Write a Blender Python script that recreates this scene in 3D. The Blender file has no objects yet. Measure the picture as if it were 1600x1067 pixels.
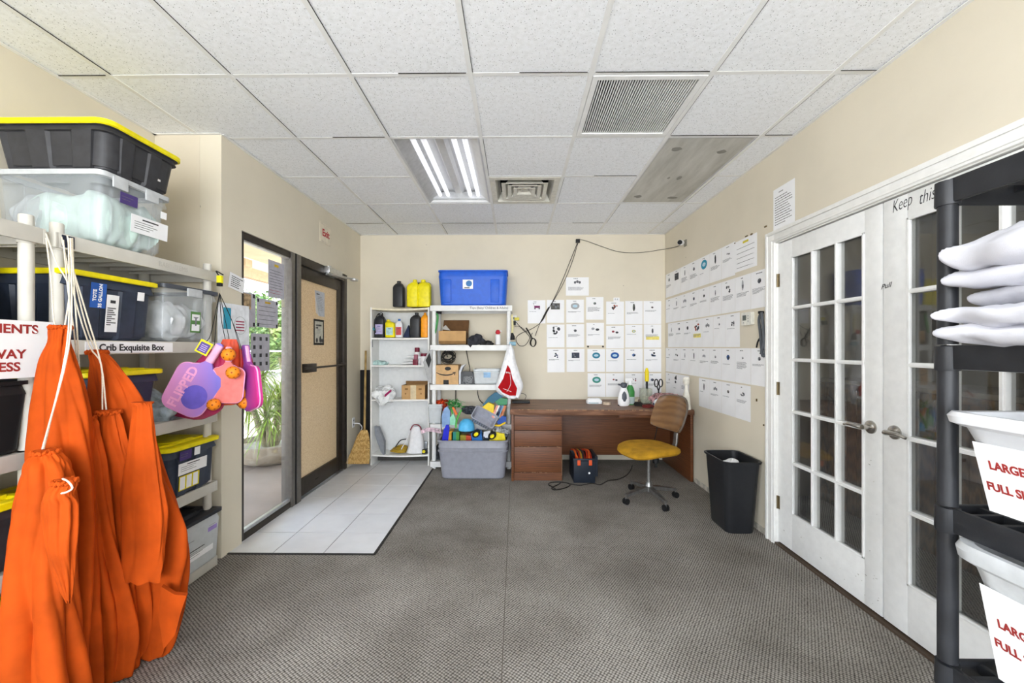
import bpy, bmesh, math, random
from mathutils import Vector, Matrix, noise
PI = math.pi
SC = bpy.context.scene
COL = SC.collection
rnd = random.Random(7)

# ---------------------------------------------------------------- camera
F_PX = 624.0; CZ = 1.364; YAW = 0.0095; PY0 = 543.0
cam_d = bpy.data.cameras.new('camera'); cam = bpy.data.objects.new('camera', cam_d); COL.objects.link(cam)
cam.location = (0, 0, CZ); cam.rotation_euler = (PI/2, 0, YAW)
cam_d.sensor_fit = 'HORIZONTAL'; cam_d.sensor_width = 36.0
cam_d.lens = F_PX/1600*36; cam_d.shift_x = 0.0; cam_d.shift_y = (PY0-533.5)/1600
cam_d.clip_start = 0.02; cam_d.clip_end = 200
SC.camera = cam
# ---------------------------------------------------------------- view and light
SC.view_settings.view_transform = 'Standard'; SC.view_settings.look = 'None'
SC.view_settings.exposure = -0.12; SC.view_settings.gamma = 1.0
SC.view_settings.use_curve_mapping = False
W = bpy.data.worlds.new('sky'); SC.world = W; W.use_nodes = True
wn = W.node_tree.nodes; wl = W.node_tree.links; wn.clear()
wo = wn.new('ShaderNodeOutputWorld'); wb = wn.new('ShaderNodeBackground')
tc = wn.new('ShaderNodeTexCoord'); sx = wn.new('ShaderNodeSeparateXYZ'); cr = wn.new('ShaderNodeValToRGB')
cr.color_ramp.elements[0].position = 0.0; cr.color_ramp.elements[0].color = (0.95, 0.97, 1.0, 1)
cr.color_ramp.elements[1].position = 0.6; cr.color_ramp.elements[1].color = (0.50, 0.70, 1.0, 1)
wl.new(tc.outputs['Generated'], sx.inputs[0]); wl.new(sx.outputs['Z'], cr.inputs[0])
wl.new(cr.outputs[0], wb.inputs[0]); wl.new(wb.outputs[0], wo.inputs[0])
wb.inputs[1].default_value = 8.0

def lamp(name, kind, loc, direction, energy, color=(1, 1, 1), size=(1, 1), angle=None):
    d = bpy.data.lights.new(name, kind); o = bpy.data.objects.new(name, d); COL.objects.link(o)
    d.energy = energy; d.color = color; o.location = loc
    o.rotation_euler = Vector(direction).to_track_quat('-Z', 'Y').to_euler()
    if kind == 'AREA':
        d.shape = 'RECTANGLE'; d.size, d.size_y = size
    if angle is not None: d.angle = angle
    return o
lamp('sun', 'SUN', (-8, 4, 9), (1.7, -0.35, -2.75), 16.0, (1, 0.96, 0.88), angle=0.009)
# added fill light, set in an added window behind the camera
lamp('rear_fill_light', 'AREA', (0.0, -2.70, 1.45), (0, 1, 0.14), 165, (0.90, 0.95, 1.0), (3.4, 1.9))
# added fill for the right wall, from an added side window out of view
lamp('side_fill_light', 'AREA', (-2.30, -1.45, 1.50), (1, 0.25, 0.06), 60, (0.90, 0.95, 1.0), (1.5, 1.6))
# added fill lamps near the unseen rear ceiling, without fixtures
lamp('ceiling_fill_light', 'AREA', (-0.54, -1.6, 2.70), (0, 0, -1), 18, (0.98, 0.99, 1.0), (0.55, 1.15))
lamp('ceiling_fill_light', 'AREA', (1.3, -1.6, 2.70), (0, 0, -1), 12, (0.98, 0.99, 1.0), (0.55, 1.15))

# ---------------------------------------------------------------- pixel helpers (measured points of the photograph)
def ray(px, py):
    x = (px-800)/F_PX; y = (PY0-py)/F_PX
    c, s = math.cos(YAW), math.sin(YAW)
    return Vector((-s + x*c, c + x*s, y))
def atY(px, py, Y): d = ray(px, py); return Vector((0, 0, CZ)) + d*(Y/d.y)
def atX(px, py, X): d = ray(px, py); return Vector((0, 0, CZ)) + d*(X/d.x)
def atZ(px, py, Z): d = ray(px, py); return Vector((0, 0, CZ)) + d*((Z-CZ)/d.z)

# ---------------------------------------------------------------- materials
def lin(h):
    if not isinstance(h, str): return tuple(h)
    h = h.lstrip('#'); v = [int(h[i:i+2], 16)/255 for i in (0, 2, 4)]
    return tuple(c/12.92 if c <= .04045 else ((c+.055)/1.055)**2.4 for c in v)
MATS = {}
def new_mat(name):
    m = bpy.data.materials.new(name); m.use_nodes = True
    n = m.node_tree.nodes; n.clear()
    out = n.new('ShaderNodeOutputMaterial'); p = n.new('ShaderNodeBsdfPrincipled')
    m.node_tree.links.new(p.outputs[0], out.inputs[0])
    return m, n, m.node_tree.links, p, out
def coords(n, l, scale=(1, 1, 1), kind='Object', rot=(0, 0, 0)):
    t = n.new('ShaderNodeTexCoord'); mp = n.new('ShaderNodeMapping')
    mp.inputs['Scale'].default_value = scale; mp.inputs['Rotation'].default_value = rot
    l.new(t.outputs[kind], mp.inputs[0]); return mp.outputs[0]
def nz(n, l, vec, scale, detail=3, rough=.5):
    t = n.new('ShaderNodeTexNoise'); t.inputs['Scale'].default_value = scale
    t.inputs['Detail'].default_value = detail; t.inputs['Roughness'].default_value = rough
    l.new(vec, t.inputs['Vector']); return t.outputs['Fac']
def ramp(n, l, fac, stops):
    r = n.new('ShaderNodeValToRGB'); e = r.color_ramp.elements
    while len(e) < len(stops): e.new(0.5)
    for el, (p, c) in zip(e, stops): el.position = p; el.color = (*lin(c), 1)
    l.new(fac, r.inputs[0]); return r.outputs[0]
def bump(n, l, p, h, strength=.3, dist=.002):
    b = n.new('ShaderNodeBump'); b.inputs['Strength'].default_value = strength; b.inputs['Distance'].default_value = dist
    l.new(h, b.inputs['Height']); l.new(b.outputs[0], p.inputs['Normal'])
def M(name, col, rough=.5, metal=0.0, var=.06, vs=25, bmp=0, bs=300, alpha=1, spec=.32, coat=0, emit=0, stretch=(1, 1, 1)):
    if name in MATS: return MATS[name]
    m, n, l, p, out = new_mat(name)
    c = lin(col); v = coords(n, l, stretch)
    lo = tuple(max(0, k*(1-var*2.2)) for k in c); hi = tuple(min(1, k*(1+var)) for k in c)
    l.new(ramp(n, l, nz(n, l, v, vs, 4), [(.3, lo), (.65, hi)]), p.inputs['Base Color'])
    p.inputs['Roughness'].default_value = rough; p.inputs['Metallic'].default_value = metal
    p.inputs['Specular IOR Level'].default_value = spec; p.inputs['Alpha'].default_value = alpha
    p.inputs['Coat Weight'].default_value = coat
    if bmp: bump(n, l, p, nz(n, l, v, bs, 3), bmp)
    if emit:
        p.inputs['Emission Color'].default_value = (*c, 1); p.inputs['Emission Strength'].default_value = emit
    MATS[name] = m; return m
def wood(name, dark, light, rough=.45, scale=(1, 1, 1), ws=9, bmp=.1):
    m, n, l, p, out = new_mat(name); v = coords(n, l, scale)
    a = nz(n, l, v, ws, 6, .6)
    w = n.new('ShaderNodeTexWave'); w.inputs['Scale'].default_value = ws*.7; w.inputs['Distortion'].default_value = 9
    w.inputs['Detail'].default_value = 3; w.bands_direction = 'Z'; l.new(v, w.inputs['Vector'])
    mx = n.new('ShaderNodeMath'); mx.operation = 'MULTIPLY_ADD'; mx.inputs[1].default_value = .45
    l.new(w.outputs['Fac'], mx.inputs[0]); 
    m2 = n.new('ShaderNodeMath'); m2.operation = 'MULTIPLY'; m2.inputs[1].default_value = .6; l.new(a, m2.inputs[0]); l.new(m2.outputs[0], mx.inputs[2])
    l.new(ramp(n, l, mx.outputs[0], [(.2, dark), (.75, light)]), p.inputs['Base Color'])
    p.inputs['Roughness'].default_value = rough
    if bmp: bump(n, l, p, a, bmp, .001)
    return m
def glass(name, tint=(1, 1, 1), refl=1.0, haze=0.0):
    m = bpy.data.materials.new(name); m.use_nodes = True; n = m.node_tree.nodes; l = m.node_tree.links; n.clear()
    out = n.new('ShaderNodeOutputMaterial'); t = n.new('ShaderNodeBsdfTransparent'); g = n.new('ShaderNodeBsdfGlossy')
    g.inputs['Roughness'].default_value = .02; t.inputs[0].default_value = (*tint, 1)
    f = n.new('ShaderNodeLayerWeight'); f.inputs[0].default_value = .5
    pw = n.new('ShaderNodeMath'); pw.operation = 'POWER'; pw.inputs[1].default_value = 5; l.new(f.outputs['Facing'], pw.inputs[0])
    k = n.new('ShaderNodeMath'); k.operation = 'MULTIPLY_ADD'; k.inputs[1].default_value = .9; k.inputs[2].default_value = .045*refl; k.use_clamp = True; l.new(pw.outputs[0], k.inputs[0])
    mx = n.new('ShaderNodeMixShader'); l.new(k.outputs[0], mx.inputs[0]); l.new(t.outputs[0], mx.inputs[1]); l.new(g.outputs[0], mx.inputs[2])
    if haze:
        d = n.new('ShaderNodeBsdfDiffuse'); d.inputs[0].default_value = (.75, .75, .72, 1)
        sm = nz(n, l, coords(n, l, (1, 1, 1)), 6, 4); h = n.new('ShaderNodeMath'); h.operation = 'MULTIPLY'; h.inputs[1].default_value = haze*2; l.new(sm, h.inputs[0])
        m3 = n.new('ShaderNodeMixShader'); l.new(h.outputs[0], m3.inputs[0]); l.new(mx.outputs[0], m3.inputs[1]); l.new(d.outputs[0], m3.inputs[2]); l.new(m3.outputs[0], out.inputs[0])
    else: l.new(mx.outputs[0], out.inputs[0])
    return m

WALLC = '#e0d7c3'
def wall_mat(name, base, spots=.5):
    m, n, l, p, out = new_mat(name); v = coords(n, l)
    c = lin(base); lo = tuple(k*.94 for k in c)
    base_c = ramp(n, l, nz(n, l, v, 1.6, 5, .6), [(.35, lo), (.6, c)])
    vo = n.new('ShaderNodeTexVoronoi'); vo.inputs['Scale'].default_value = 3.1; l.new(v, vo.inputs['Vector'])
    lt = n.new('ShaderNodeMath'); lt.operation = 'LESS_THAN'; lt.inputs[1].default_value = .024; l.new(vo.outputs['Distance'], lt.inputs[0])
    mx = n.new('ShaderNodeMix'); mx.data_type = 'RGBA'; l.new(base_c, mx.inputs[6]); mx.inputs[7].default_value = (*lin('#8a8072'), 1)
    k = n.new('ShaderNodeMath'); k.operation = 'MULTIPLY'; k.inputs[1].default_value = spots; l.new(lt.outputs[0], k.inputs[0]); l.new(k.outputs[0], mx.inputs[0])
    l.new(mx.outputs[2], p.inputs['Base Color']); p.inputs['Roughness'].default_value = .75
    bump(n, l, p, nz(n, l, v, 120, 3), .12, .002)
    return m
m_wall = wall_mat('beige_wall_paint', WALLC)
m_wall2 = wall_mat('beige_column_paint', '#ddd2bd')
def ceil_mat():
    m, n, l, p, out = new_mat('pinhole_ceiling_tile'); v = coords(n, l)
    a = nz(n, l, v, 95, 2, .5); b = nz(n, l, v, 40, 3, .6)
    vo = n.new('ShaderNodeTexVoronoi'); vo.inputs['Scale'].default_value = 75; l.new(v, vo.inputs['Vector'])
    r1 = ramp(n, l, vo.outputs['Distance'], [(.10, '#a0a0a0'), (.2, '#ffffff')])
    vo2 = n.new('ShaderNodeTexVoronoi'); vo2.inputs['Scale'].default_value = 180; l.new(v, vo2.inputs['Vector'])
    r2 = ramp(n, l, vo2.outputs['Distance'], [(.08, '#cccccc'), (.22, '#ffffff')])
    r3 = ramp(n, l, b, [(.35, '#f0f2f4'), (.6, '#fafcff')])
    # each grid cell a slightly different white
    m1 = n.new('ShaderNodeMix'); m1.data_type = 'RGBA'; m1.blend_type = 'MULTIPLY'; m1.inputs[0].default_value = 1; l.new(r1, m1.inputs[6]); l.new(r2, m1.inputs[7])
    m2 = n.new('ShaderNodeMix'); m2.data_type = 'RGBA'; m2.blend_type = 'MULTIPLY'; m2.inputs[0].default_value = 1; l.new(m1.outputs[2], m2.inputs[6]); l.new(r3, m2.inputs[7])
    l.new(m2.outputs[2], p.inputs['Base Color']); p.inputs['Roughness'].default_value = .9
    bump(n, l, p, vo.outputs['Distance'], .10, .002); return m
m_ceil = ceil_mat()
def carpet_mat():
    m, n, l, p, out = new_mat('grey_brown_loop_carpet'); v = coords(n, l, (1, 1, 1), rot=(0, 0, .62))
    vo = n.new('ShaderNodeTexVoronoi'); vo.inputs['Scale'].default_value = 78; vo.inputs['Randomness'].default_value = .18
    mp = n.new('ShaderNodeMapping'); mp.inputs['Scale'].default_value = (1, 1.0, .02); l.new(v, mp.inputs[0]); l.new(mp.outputs[0], vo.inputs['Vector'])
    loop = ramp(n, l, vo.outputs['Distance'], [(.14, '#e4e1da'), (.38, '#bcb8b1'), (.62, '#605c57')])
    big = ramp(n, l, nz(n, l, v, 1.3, 6, .65), [(.3, '#a8a39d'), (.5, '#cdc9c5'), (.72, '#efece9')])
    fib = ramp(n, l, nz(n, l, v, 260, 2), [(.3, '#b8b8b8'), (.7, '#ffffff')])
    a = n.new('ShaderNodeMix'); a.data_type = 'RGBA'; a.blend_type = 'MULTIPLY'; a.inputs[0].default_value = 1; l.new(loop, a.inputs[6]); l.new(big, a.inputs[7])
    b = n.new('ShaderNodeMix'); b.data_type = 'RGBA'; b.blend_type = 'MULTIPLY'; b.inputs[0].default_value = .7; l.new(a.outputs[2], b.inputs[6]); l.new(fib, b.inputs[7])
    l.new(b.outputs[2], p.inputs['Base Color']); p.inputs['Roughness'].default_value = .95; p.inputs['Specular IOR Level'].default_value = .15
    inv = n.new('ShaderNodeMath'); inv.operation = 'SUBTRACT'; inv.inputs[0].default_value = 1; l.new(vo.outputs['Distance'], inv.inputs[1])
    bump(n, l, p, inv.outputs[0], .6, .006); return m
m_carpet = carpet_mat()

m_white = M('white_gloss_paint', '#eeeeec', .35, var=.02, bmp=.03, bs=60)
m_casing = M('white_trim_paint', '#efeeea', .4, var=.02)
m_tbar = M('white_grid_metal', '#efefed', .5, var=.03, vs=8)
m_dark = M('dark_gap', '#26221d', .8)
m_bronze = M('dark_bronze_frame', '#453f39', .38, .55, var=.08)
m_bronzeL = M('worn_bronze_edge', '#77736e', .4, .6)
m_alu = M('brushed_aluminium', '#c9cacb', .32, .9)
m_chrome = M('satin_nickel', '#b5b1aa', .25, .95)
m_brass = M('old_brass', '#84765a', .4, .8)
m_grey_pl = M('warm_grey_shelf_plastic', '#cdc9bf', .5, var=.03, vs=12, bmp=.05, bs=90)
m_white_pl = M('white_shelf_plastic', '#e9e9e7', .45, var=.03, vs=12)
m_lam = M('white_laminate', '#f1f0ec', .4, var=.02)
m_black_pl = M('black_shelf_plastic', '#2a2b2e', .42, var=.15, vs=14, bmp=.12, bs=160)
m_black = M('matte_black', '#1b1b1c', .55)
m_tote_blk = M('charcoal_tote_plastic', '#38383b', .45, var=.1, bmp=.05)
m_tote_navy = M('slate_navy_tote_plastic', '#343c4c', .42, var=.08)
m_yellow = M('yellow_lid_plastic', '#f2e00c', .42, var=.05)
m_clear = M('clear_tote_plastic', '#dfe6ea', .22, var=.03, alpha=.2, spec=.7)
m_clear2 = M('milky_tote_plastic', '#dfe4e6', .3, var=.03, alpha=.72, spec=.6)
m_clearrim = M('frosted_rim_plastic', '#d5d8da', .3, alpha=.8)
m_orange = M('orange_nylon', '#b5480f', .8, var=.10, vs=9, bmp=.12, bs=900, spec=.12)
m_cord = M('off_white_cord', '#e3d8c4', .8, var=.08, vs=300)
m_paper = M('white_paper', '#f5f5f6', .6, var=.012, vs=9)
m_ink = M('black_ink', '#3a3a3d', .7)
m_inkG = M('grey_ink', '#85868a', .7)
m_redink = M('dark_red_ink', '#9c2f2c', .7)
m_tile = M('white_floor_tile', '#e2e2e3', .28, var=.03, vs=6)
m_grout = M('grey_grout', '#737270', .9)
m_linen = M('white_cotton', '#ececee', .85, var=.03, bmp=.2, bs=700)
m_card = M('brown_cardboard', '#c29a68', .85, var=.06, vs=12, bmp=.05)
m_card2 = M('darker_cardboard', '#8a6840', .85, var=.08)
m_cable = M('black_cable_rubber', '#272522', .5)

# ---------------------------------------------------------------- mesh builder
def tag(o, label=None, cat=None, group=None, kind=None):
    if label: o['label'] = label
    if cat: o['category'] = cat
    if group: o['group'] = group
    if kind: o['kind'] = kind
    return o
def thing(name, label, cat, loc, group=None):
    o = bpy.data.objects.new(name, None); o.empty_display_size = .05; COL.objects.link(o); o.location = loc
    return tag(o, label, cat, group)
def wpos(o):
    v = Vector(o.location)
    while o.parent: o = o.parent; v += o.location
    return v
def frame(origin, right, up):
    r = Vector(right).normalized(); u = Vector(up).normalized(); nn = r.cross(u)
    m = Matrix((r, u, nn)).transposed().to_4x4(); m.translation = Vector(origin); return m
def rrect(w, d, r, n=4, sub=1):
    pts = []; r = min(r, w/2-1e-4, d/2-1e-4)
    for cx, cy, a0 in ((w/2-r, d/2-r, 0), (-w/2+r, d/2-r, PI/2), (-w/2+r, -d/2+r, PI), (w/2-r, -d/2+r, 1.5*PI)):
        for i in range(n+1):
            a = a0 + PI/2*i/n; pts.append((cx+r*math.cos(a), cy+r*math.sin(a)))
    if sub > 1:
        out = []; N = len(pts)
        for i in range(N):
            out.append(pts[i])
            if i % (n+1) == n:
                q = pts[(i+1) % N]
                for k in range(1, sub): out.append((pts[i][0]+(q[0]-pts[i][0])*k/sub, pts[i][1]+(q[1]-pts[i][1])*k/sub))
        pts = out
    return pts
class MB:
    def __init__(s, mat=None, T=None):
        s.bm = bmesh.new(); s.mats = []; s.T = T or Matrix.Identity(4); s.cur = mat
    def mi(s, m):
        m = m or s.cur
        if m not in s.mats: s.mats.append(m)
        return s.mats.index(m)
    def V(s, p): return s.bm.verts.new(s.T @ Vector(p))
    def face(s, vs, m=None):
        try: f = s.bm.faces.new(vs)
        except ValueError: return None
        f.material_index = s.mi(m); f.smooth = True; return f
    def quad(s, pts, m=None): return s.face([s.V(p) for p in pts], m)
    def box(s, x0, x1, y0, y1, z0, z1, m=None, bev=0.0):
        if x0 > x1: x0, x1 = x1, x0
        if y0 > y1: y0, y1 = y1, y0
        if z0 > z1: z0, z1 = z1, z0
        v = [s.V((x, y, z)) for z in (z0, z1) for y in (y0, y1) for x in (x0, x1)]
        fs = [s.face([v[i] for i in q], m) for q in ((0, 2, 3, 1), (4, 5, 7, 6), (0, 1, 5, 4), (2, 6, 7, 3), (0, 4, 6, 2), (1, 3, 7, 5))]
        if bev > 0:
            es = list({e for f in fs for e in f.edges})
            r = bmesh.ops.bevel(s.bm, geom=es, offset=bev, segments=2, affect='EDGES', profile=.6)
            for f in r['faces']: f.smooth = True; f.material_index = s.mi(m)
        return s
    def cbox(s, c, size, m=None, bev=0.0, rot=None):
        T0 = s.T
        L = Matrix.Translation(Vector(c))
        if rot is not None:
            from mathutils import Euler
            L = L @ Euler(rot).to_matrix().to_4x4()
        s.T = T0 @ L; a, b, c2 = size
        s.box(-a/2, a/2, -b/2, b/2, -c2/2, c2/2, m, bev); s.T = T0; return s
    def loft(s, rings, m=None, cap0=True, cap1=True, closed=True):
        R = [[s.V(p) for p in r] for r in rings]
        for a, b in zip(R, R[1:]):
            N = len(a)
            for i in range(N if closed else N-1):
                j = (i+1) % N; s.face([a[i], a[j], b[j], b[i]], m)
        if cap0: s.face(list(reversed(R[0])), m)
        if cap1: s.face(R[-1], m)
        return s
    def lathe(s, prof, c=(0, 0, 0), seg=20, m=None, sx=1, sy=1, cap=True):
        c = Vector(c)
        rings = [[(c.x+sx*r*math.cos(2*PI*i/seg), c.y+sy*r*math.sin(2*PI*i/seg), c.z+z) for i in range(seg)] for r, z in prof]
        return s.loft(rings, m, cap, cap)
    def tube(s, pts, r, seg=8, m=None, cap=True, smooth=0):
        pts = [Vector(p) for p in pts]
        if smooth: pts = spline(pts, smooth)
        rs = r if isinstance(r, (list, tuple)) else [r]*len(pts)
        if len(rs) != len(pts): rs = [rs[min(len(rs)-1, int(i/len(pts)*len(rs)))] for i in range(len(pts))]
        rings = []; up = Vector((0, 0, 1)); prev = None
        for i, p in enumerate(pts):
            t = (pts[min(i+1, len(pts)-1)] - pts[max(i-1, 0)])
            if t.length < 1e-9: t = Vector((0, 0, 1))
            t.normalize()
            if prev is None:
                a = up if abs(t.z) < .9 else Vector((1, 0, 0)); u = t.cross(a).normalized()
            else:
                u = (prev - t*prev.dot(t))
                u = u.normalized() if u.length > 1e-6 else t.orthogonal().normalized()
            prev = u; w = t.cross(u)
            rings.append([p + (u*math.cos(2*PI*k/seg) + w*math.sin(2*PI*k/seg))*rs[i] for k in range(seg)])
        return s.loft(rings, m, cap, cap)
    def prism(s, pts, h0, h1, m=None, F=None, bev=0):
        T0 = s.T
        if F is not None: s.T = s.T @ F
        a = [(x, y, h0) for x, y in pts]; b = [(x, y, h1) for x, y in pts]
        s.loft([a, b], m); s.T = T0; return s
    def flat(s, pts, h, m=None, F=None):
        T0 = s.T
        if F is not None: s.T = s.T @ F
        s.face([s.V((x, y, h)) for x, y in pts], m); s.T = T0; return s
    def text(s, body, size, F, m=None, ext=.0004, shear=0, bold=0, align='CENTER', sx=1.0, space=1.0):
        cu = bpy.data.curves.new('t', 'FONT'); cu.body = body; cu.size = size; cu.align_x = align; cu.align_y = 'CENTER'
        cu.shear = shear; cu.offset = bold; cu.extrude = ext; cu.resolution_u = 3; cu.space_character = space
        o = bpy.data.objects.new('t', cu); COL.objects.link(o)
        dg = bpy.context.evaluated_depsgraph_get(); me = bpy.data.meshes.new_from_object(o.evaluated_get(dg))
        vs = [s.V(F @ Vector((v.co.x*sx, v.co.y, v.co.z+ext))) for v in me.vertices]
        for p in me.polygons: s.face([vs[i] for i in p.vertices], m)
        bpy.data.objects.remove(o); bpy.data.curves.remove(cu); bpy.data.meshes.remove(me); return s
    def build(s, name, parent=None, label=None, cat=None, group=None, kind=None, sharp=32, flat=False, origin=None):
        bm = s.bm
        bmesh.ops.recalc_face_normals(bm, faces=bm.faces)
        for e in bm.edges:
            if len(e.link_faces) == 2:
                if e.calc_face_angle(0) > math.radians(sharp): e.smooth = False
            
        if flat:
            for f in bm.faces: f.smooth = False
        if parent is not None: off = wpos(parent)
        elif origin is not None: off = Vector(origin)
        else:
            xs = [v.co for v in bm.verts]
            off = Vector(((min(v.x for v in xs)+max(v.x for v in xs))/2, (min(v.y for v in xs)+max(v.y for v in xs))/2, min(v.z for v in xs)))
        for v in bm.verts: v.co -= off
        me = bpy.data.meshes.new(name); bm.to_mesh(me); bm.free()
        for m in s.mats: me.materials.append(m)
        o = bpy.data.objects.new(name, me); COL.objects.link(o)
        if parent is not None: o.parent = parent
        else: o.location = off
        return tag(o, label, cat, group, kind)
def spline(pts, n):
    pts = [Vector(p) for p in pts]; out = []
    P = [pts[0]*2-pts[1]] + pts + [pts[-1]*2-pts[-2]]
    for i in range(1, len(P)-2):
        for k in range(n):
            t = k/n; a, b, c, d = P[i-1:i+3]
            out.append(.5*((2*b) + (c-a)*t + (2*a-5*b+4*c-d)*t*t + (3*b-a-3*c+d)*t**3))
    out.append(pts[-1]); return out
def dup_tree(o, parent=None):
    c = o.copy(); COL.objects.link(c); c.parent = parent
    for ch in list(o.children): dup_tree(ch, c)
    return c
# ================================================================ THE SETTING
XR = 1.815; XL = -1.905; XRec = -2.34; YB = 4.875; YC = 2.565; HC = 2.743; YR = -2.8
def S(name, mb, parent=None, **k):
    return mb.build(name, parent, kind='structure' if parent is None else None, **k)
# floor: carpet with tile inset
b = MB(m_carpet)
TX1 = -0.935; TY0 = 2.63
b.box(XRec-.1, XR+2.2, YR, TY0, -.05, 0); b.box(TX1, XR+2.2, TY0, YB, -.05, 0)
b.box(XRec-.1, XL, TY0, TY0+.001, -.05, 0)
S('floor', b)
m_seam = M('carpet_seam_line', '#5f5850', .95)
b = MB(m_seam); b.box(-.060, -.056, .6, 4.0, 0, .0012); b.box(TX1-.004, TX1+.012, TY0-.012, YB-.02, 0, .006, M('black_edge_strip', '#2b2927', .6)); b.box(XL, TX1+.012, TY0-.016, TY0, 0, .005, MATS['black_edge_strip'])
S('trim_1', b)
b = MB(m_grout); b.box(XL-.1, TX1-.004, TY0, YB, -.05, -.001)
ts = .337; y = TY0+.002; 
x_edges = [TX1-.004]
while x_edges[-1] > XL: x_edges.append(x_edges[-1]-ts)
yy = [TY0+.002]; yy.append(TY0+.30)
while yy[-1] < YB: yy.append(yy[-1]+ts)
for i in range(len(x_edges)-1):
    for j in range(len(yy)-1):
        b.box(max(XL-.02, x_edges[i+1]+.003), x_edges[i]-.003, yy[j]+.003, min(YB, yy[j+1]-.003), -.02, .002, m_tile)
S('floor_tiles', b)
bpy.context.view_layer.update()

# ceiling in panels, leaving out the fixture cells
GX = [-.230+.61*k for k in range(-4, 5)]; GY = [2.018+.605*k for k in range(-8, 5)]
gx = [XRec-.05] + [g for g in GX if XRec < g < XR] + [XR+.05]; gy = [YR] + [g for g in GY if YR < g < YB-.05] + [YB+.05]
def ci(x, y): 
    cells = [(-.84, -.23, 2.623, 3.833), (-.23, .38, 3.228, 3.833), (.38, .99, 2.018, 2.623), (.99, 1.60, 2.623, 3.833)]
    return any(a-.01 < x < b_+.01 and c-.01 < y < d+.01 for a, b_, c, d in cells)
b = MB(m_ceil)
for i in range(len(gx)-1):
    for j in range(len(gy)-1):
        if ci((gx[i]+gx[i+1])/2, (gy[j]+gy[j+1])/2): continue
        dz = rnd.uniform(0, .0025)
        b.box(gx[i]+.001, gx[i+1]-.001, gy[j]+.001, gy[j+1]-.001, HC+.002+dz, HC+.02)
S('ceiling', b)
b = MB(m_tbar)
def seg_free(lo, hi, test):
    return [(lo, hi)]
for g in gx[1:-1]: b.box(g-.012, g+.012, YR, YB, HC-.001, HC+.003)
for g in gy[1:-1]:
    for i in range(len(gx)-1):
        if abs(g-3.228) < .01 and (-.84 < (gx[i]+gx[i+1])/2 < -.23 or .99 < (gx[i]+gx[i+1])/2 < 1.6): continue
        b.box(gx[i]+.012, gx[i+1]-.012, g-.012, g+.012, HC+.0014, HC+.003)
b.box(XR-.02, XR, YR, YB, HC-.004, HC); b.box(XL, XR, YB-.02, YB, HC-.004, HC); b.box(XRec, XRec+.02, YR, YC, HC-.004, HC)
b.box(XRec, XL, YC-.02, YC, HC-.004, HC); b.box(XL, XL+.02, YC, YB, HC-.004, HC)
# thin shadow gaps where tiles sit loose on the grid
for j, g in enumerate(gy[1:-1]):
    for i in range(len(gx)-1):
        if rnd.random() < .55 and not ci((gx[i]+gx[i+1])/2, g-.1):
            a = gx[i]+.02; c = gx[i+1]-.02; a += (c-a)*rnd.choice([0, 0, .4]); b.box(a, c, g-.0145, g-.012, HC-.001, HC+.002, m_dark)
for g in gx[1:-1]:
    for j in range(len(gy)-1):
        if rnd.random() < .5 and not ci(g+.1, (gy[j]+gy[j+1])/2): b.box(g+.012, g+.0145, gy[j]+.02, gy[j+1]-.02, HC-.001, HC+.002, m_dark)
S('trim_2', b)
b = MB(m_tbar); b.box(XRec-.3, XR+2.3, YR-.1, YB+.2, HC+.25, HC+.3); S('ceiling_deck', b)

# walls
b = MB(m_wall); b.box(XL-.1, XR+2.2, YB, YB+.12, -.05, HC+.1); S('wall_back', b)
DY0, DY1, DH = 1.19, 2.805, 2.095
b = MB(m_wall)
b.box(XR, XR+.12, DY1, YB, -.05, HC+.1); b.box(XR, XR+.12, YR, DY0, -.05, HC+.1); b.box(XR, XR+.12, DY0, DY1, DH, HC+.1)
S('wall_right', b)
EY0, EY1, EH = 2.758, 4.50, 2.18
b = MB(m_wall)
b.box(XL-.14, XL, YC+.001, EY0, -.05, HC+.1); b.box(XL-.14, XL, EY1, YB, -.05, HC+.1); b.box(XL-.14, XL, EY0, EY1, EH, HC+.1)
S('wall_left', b)
b = MB(m_wall2); b.box(XRec, XL-.141, YC+.001, YC+.12, -.05, HC+.1); S('wall_column', b)
b = MB(m_wall); b.box(XRec-.12, XRec, -.65, YC+.12, -.05, HC+.1); b.box(XRec-.12, XRec, YR, -2.25, -.05, HC+.1); b.box(XRec-.12, XRec, -2.25, -.65, -.05, .65); b.box(XRec-.12, XRec, -2.25, -.65, 2.35, HC+.1); S('wall_recess', b)
b = MB(m_bronze); b.box(XRec-.08, XRec-.04, -2.25, -2.20, .65, 2.35); b.box(XRec-.08, XRec-.04, -.70, -.65, .65, 2.35); b.box(XRec-.08, XRec-.04, -2.25, -.65, .65, .70); b.box(XRec-.08, XRec-.04, -2.25, -.65, 2.30, 2.35); S('added_side_window', b)  # added window frame out of view, made for the side fill light
b = MB(m_wall); b.box(XRec-.1, -1.8, YR-.12, YR, -.05, HC+.1); b.box(1.75, XR+.1, YR-.12, YR, -.05, HC+.1); b.box(-1.8, 1.75, YR-.12, YR, -.05, .5); b.box(-1.8, 1.75, YR-.12, YR, 2.55, HC+.1)
S('wall_rear', b)
b = MB(m_bronze)
for x in (-1.8, -.6, .55, 1.70): b.box(x, x+.05, YR-.09, YR-.03, .5, 2.55)
b.box(-1.8, 1.75, YR-.09, YR-.03, .5, .55); b.box(-1.8, 1.75, YR-.09, YR-.03, 2.5, 2.55)
S('added_rear_window', b)  # unseen window added to let the rear fill light in
# cove base strip along right wall, scuffed
b = MB(M('scuffed_base_paint', '#c9c2b4', .7, var=.2, vs=14)); b.box(XR-.004, XR, DY1+.085, YB-.82, 0, .045); S('baseboard_right', b)

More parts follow.
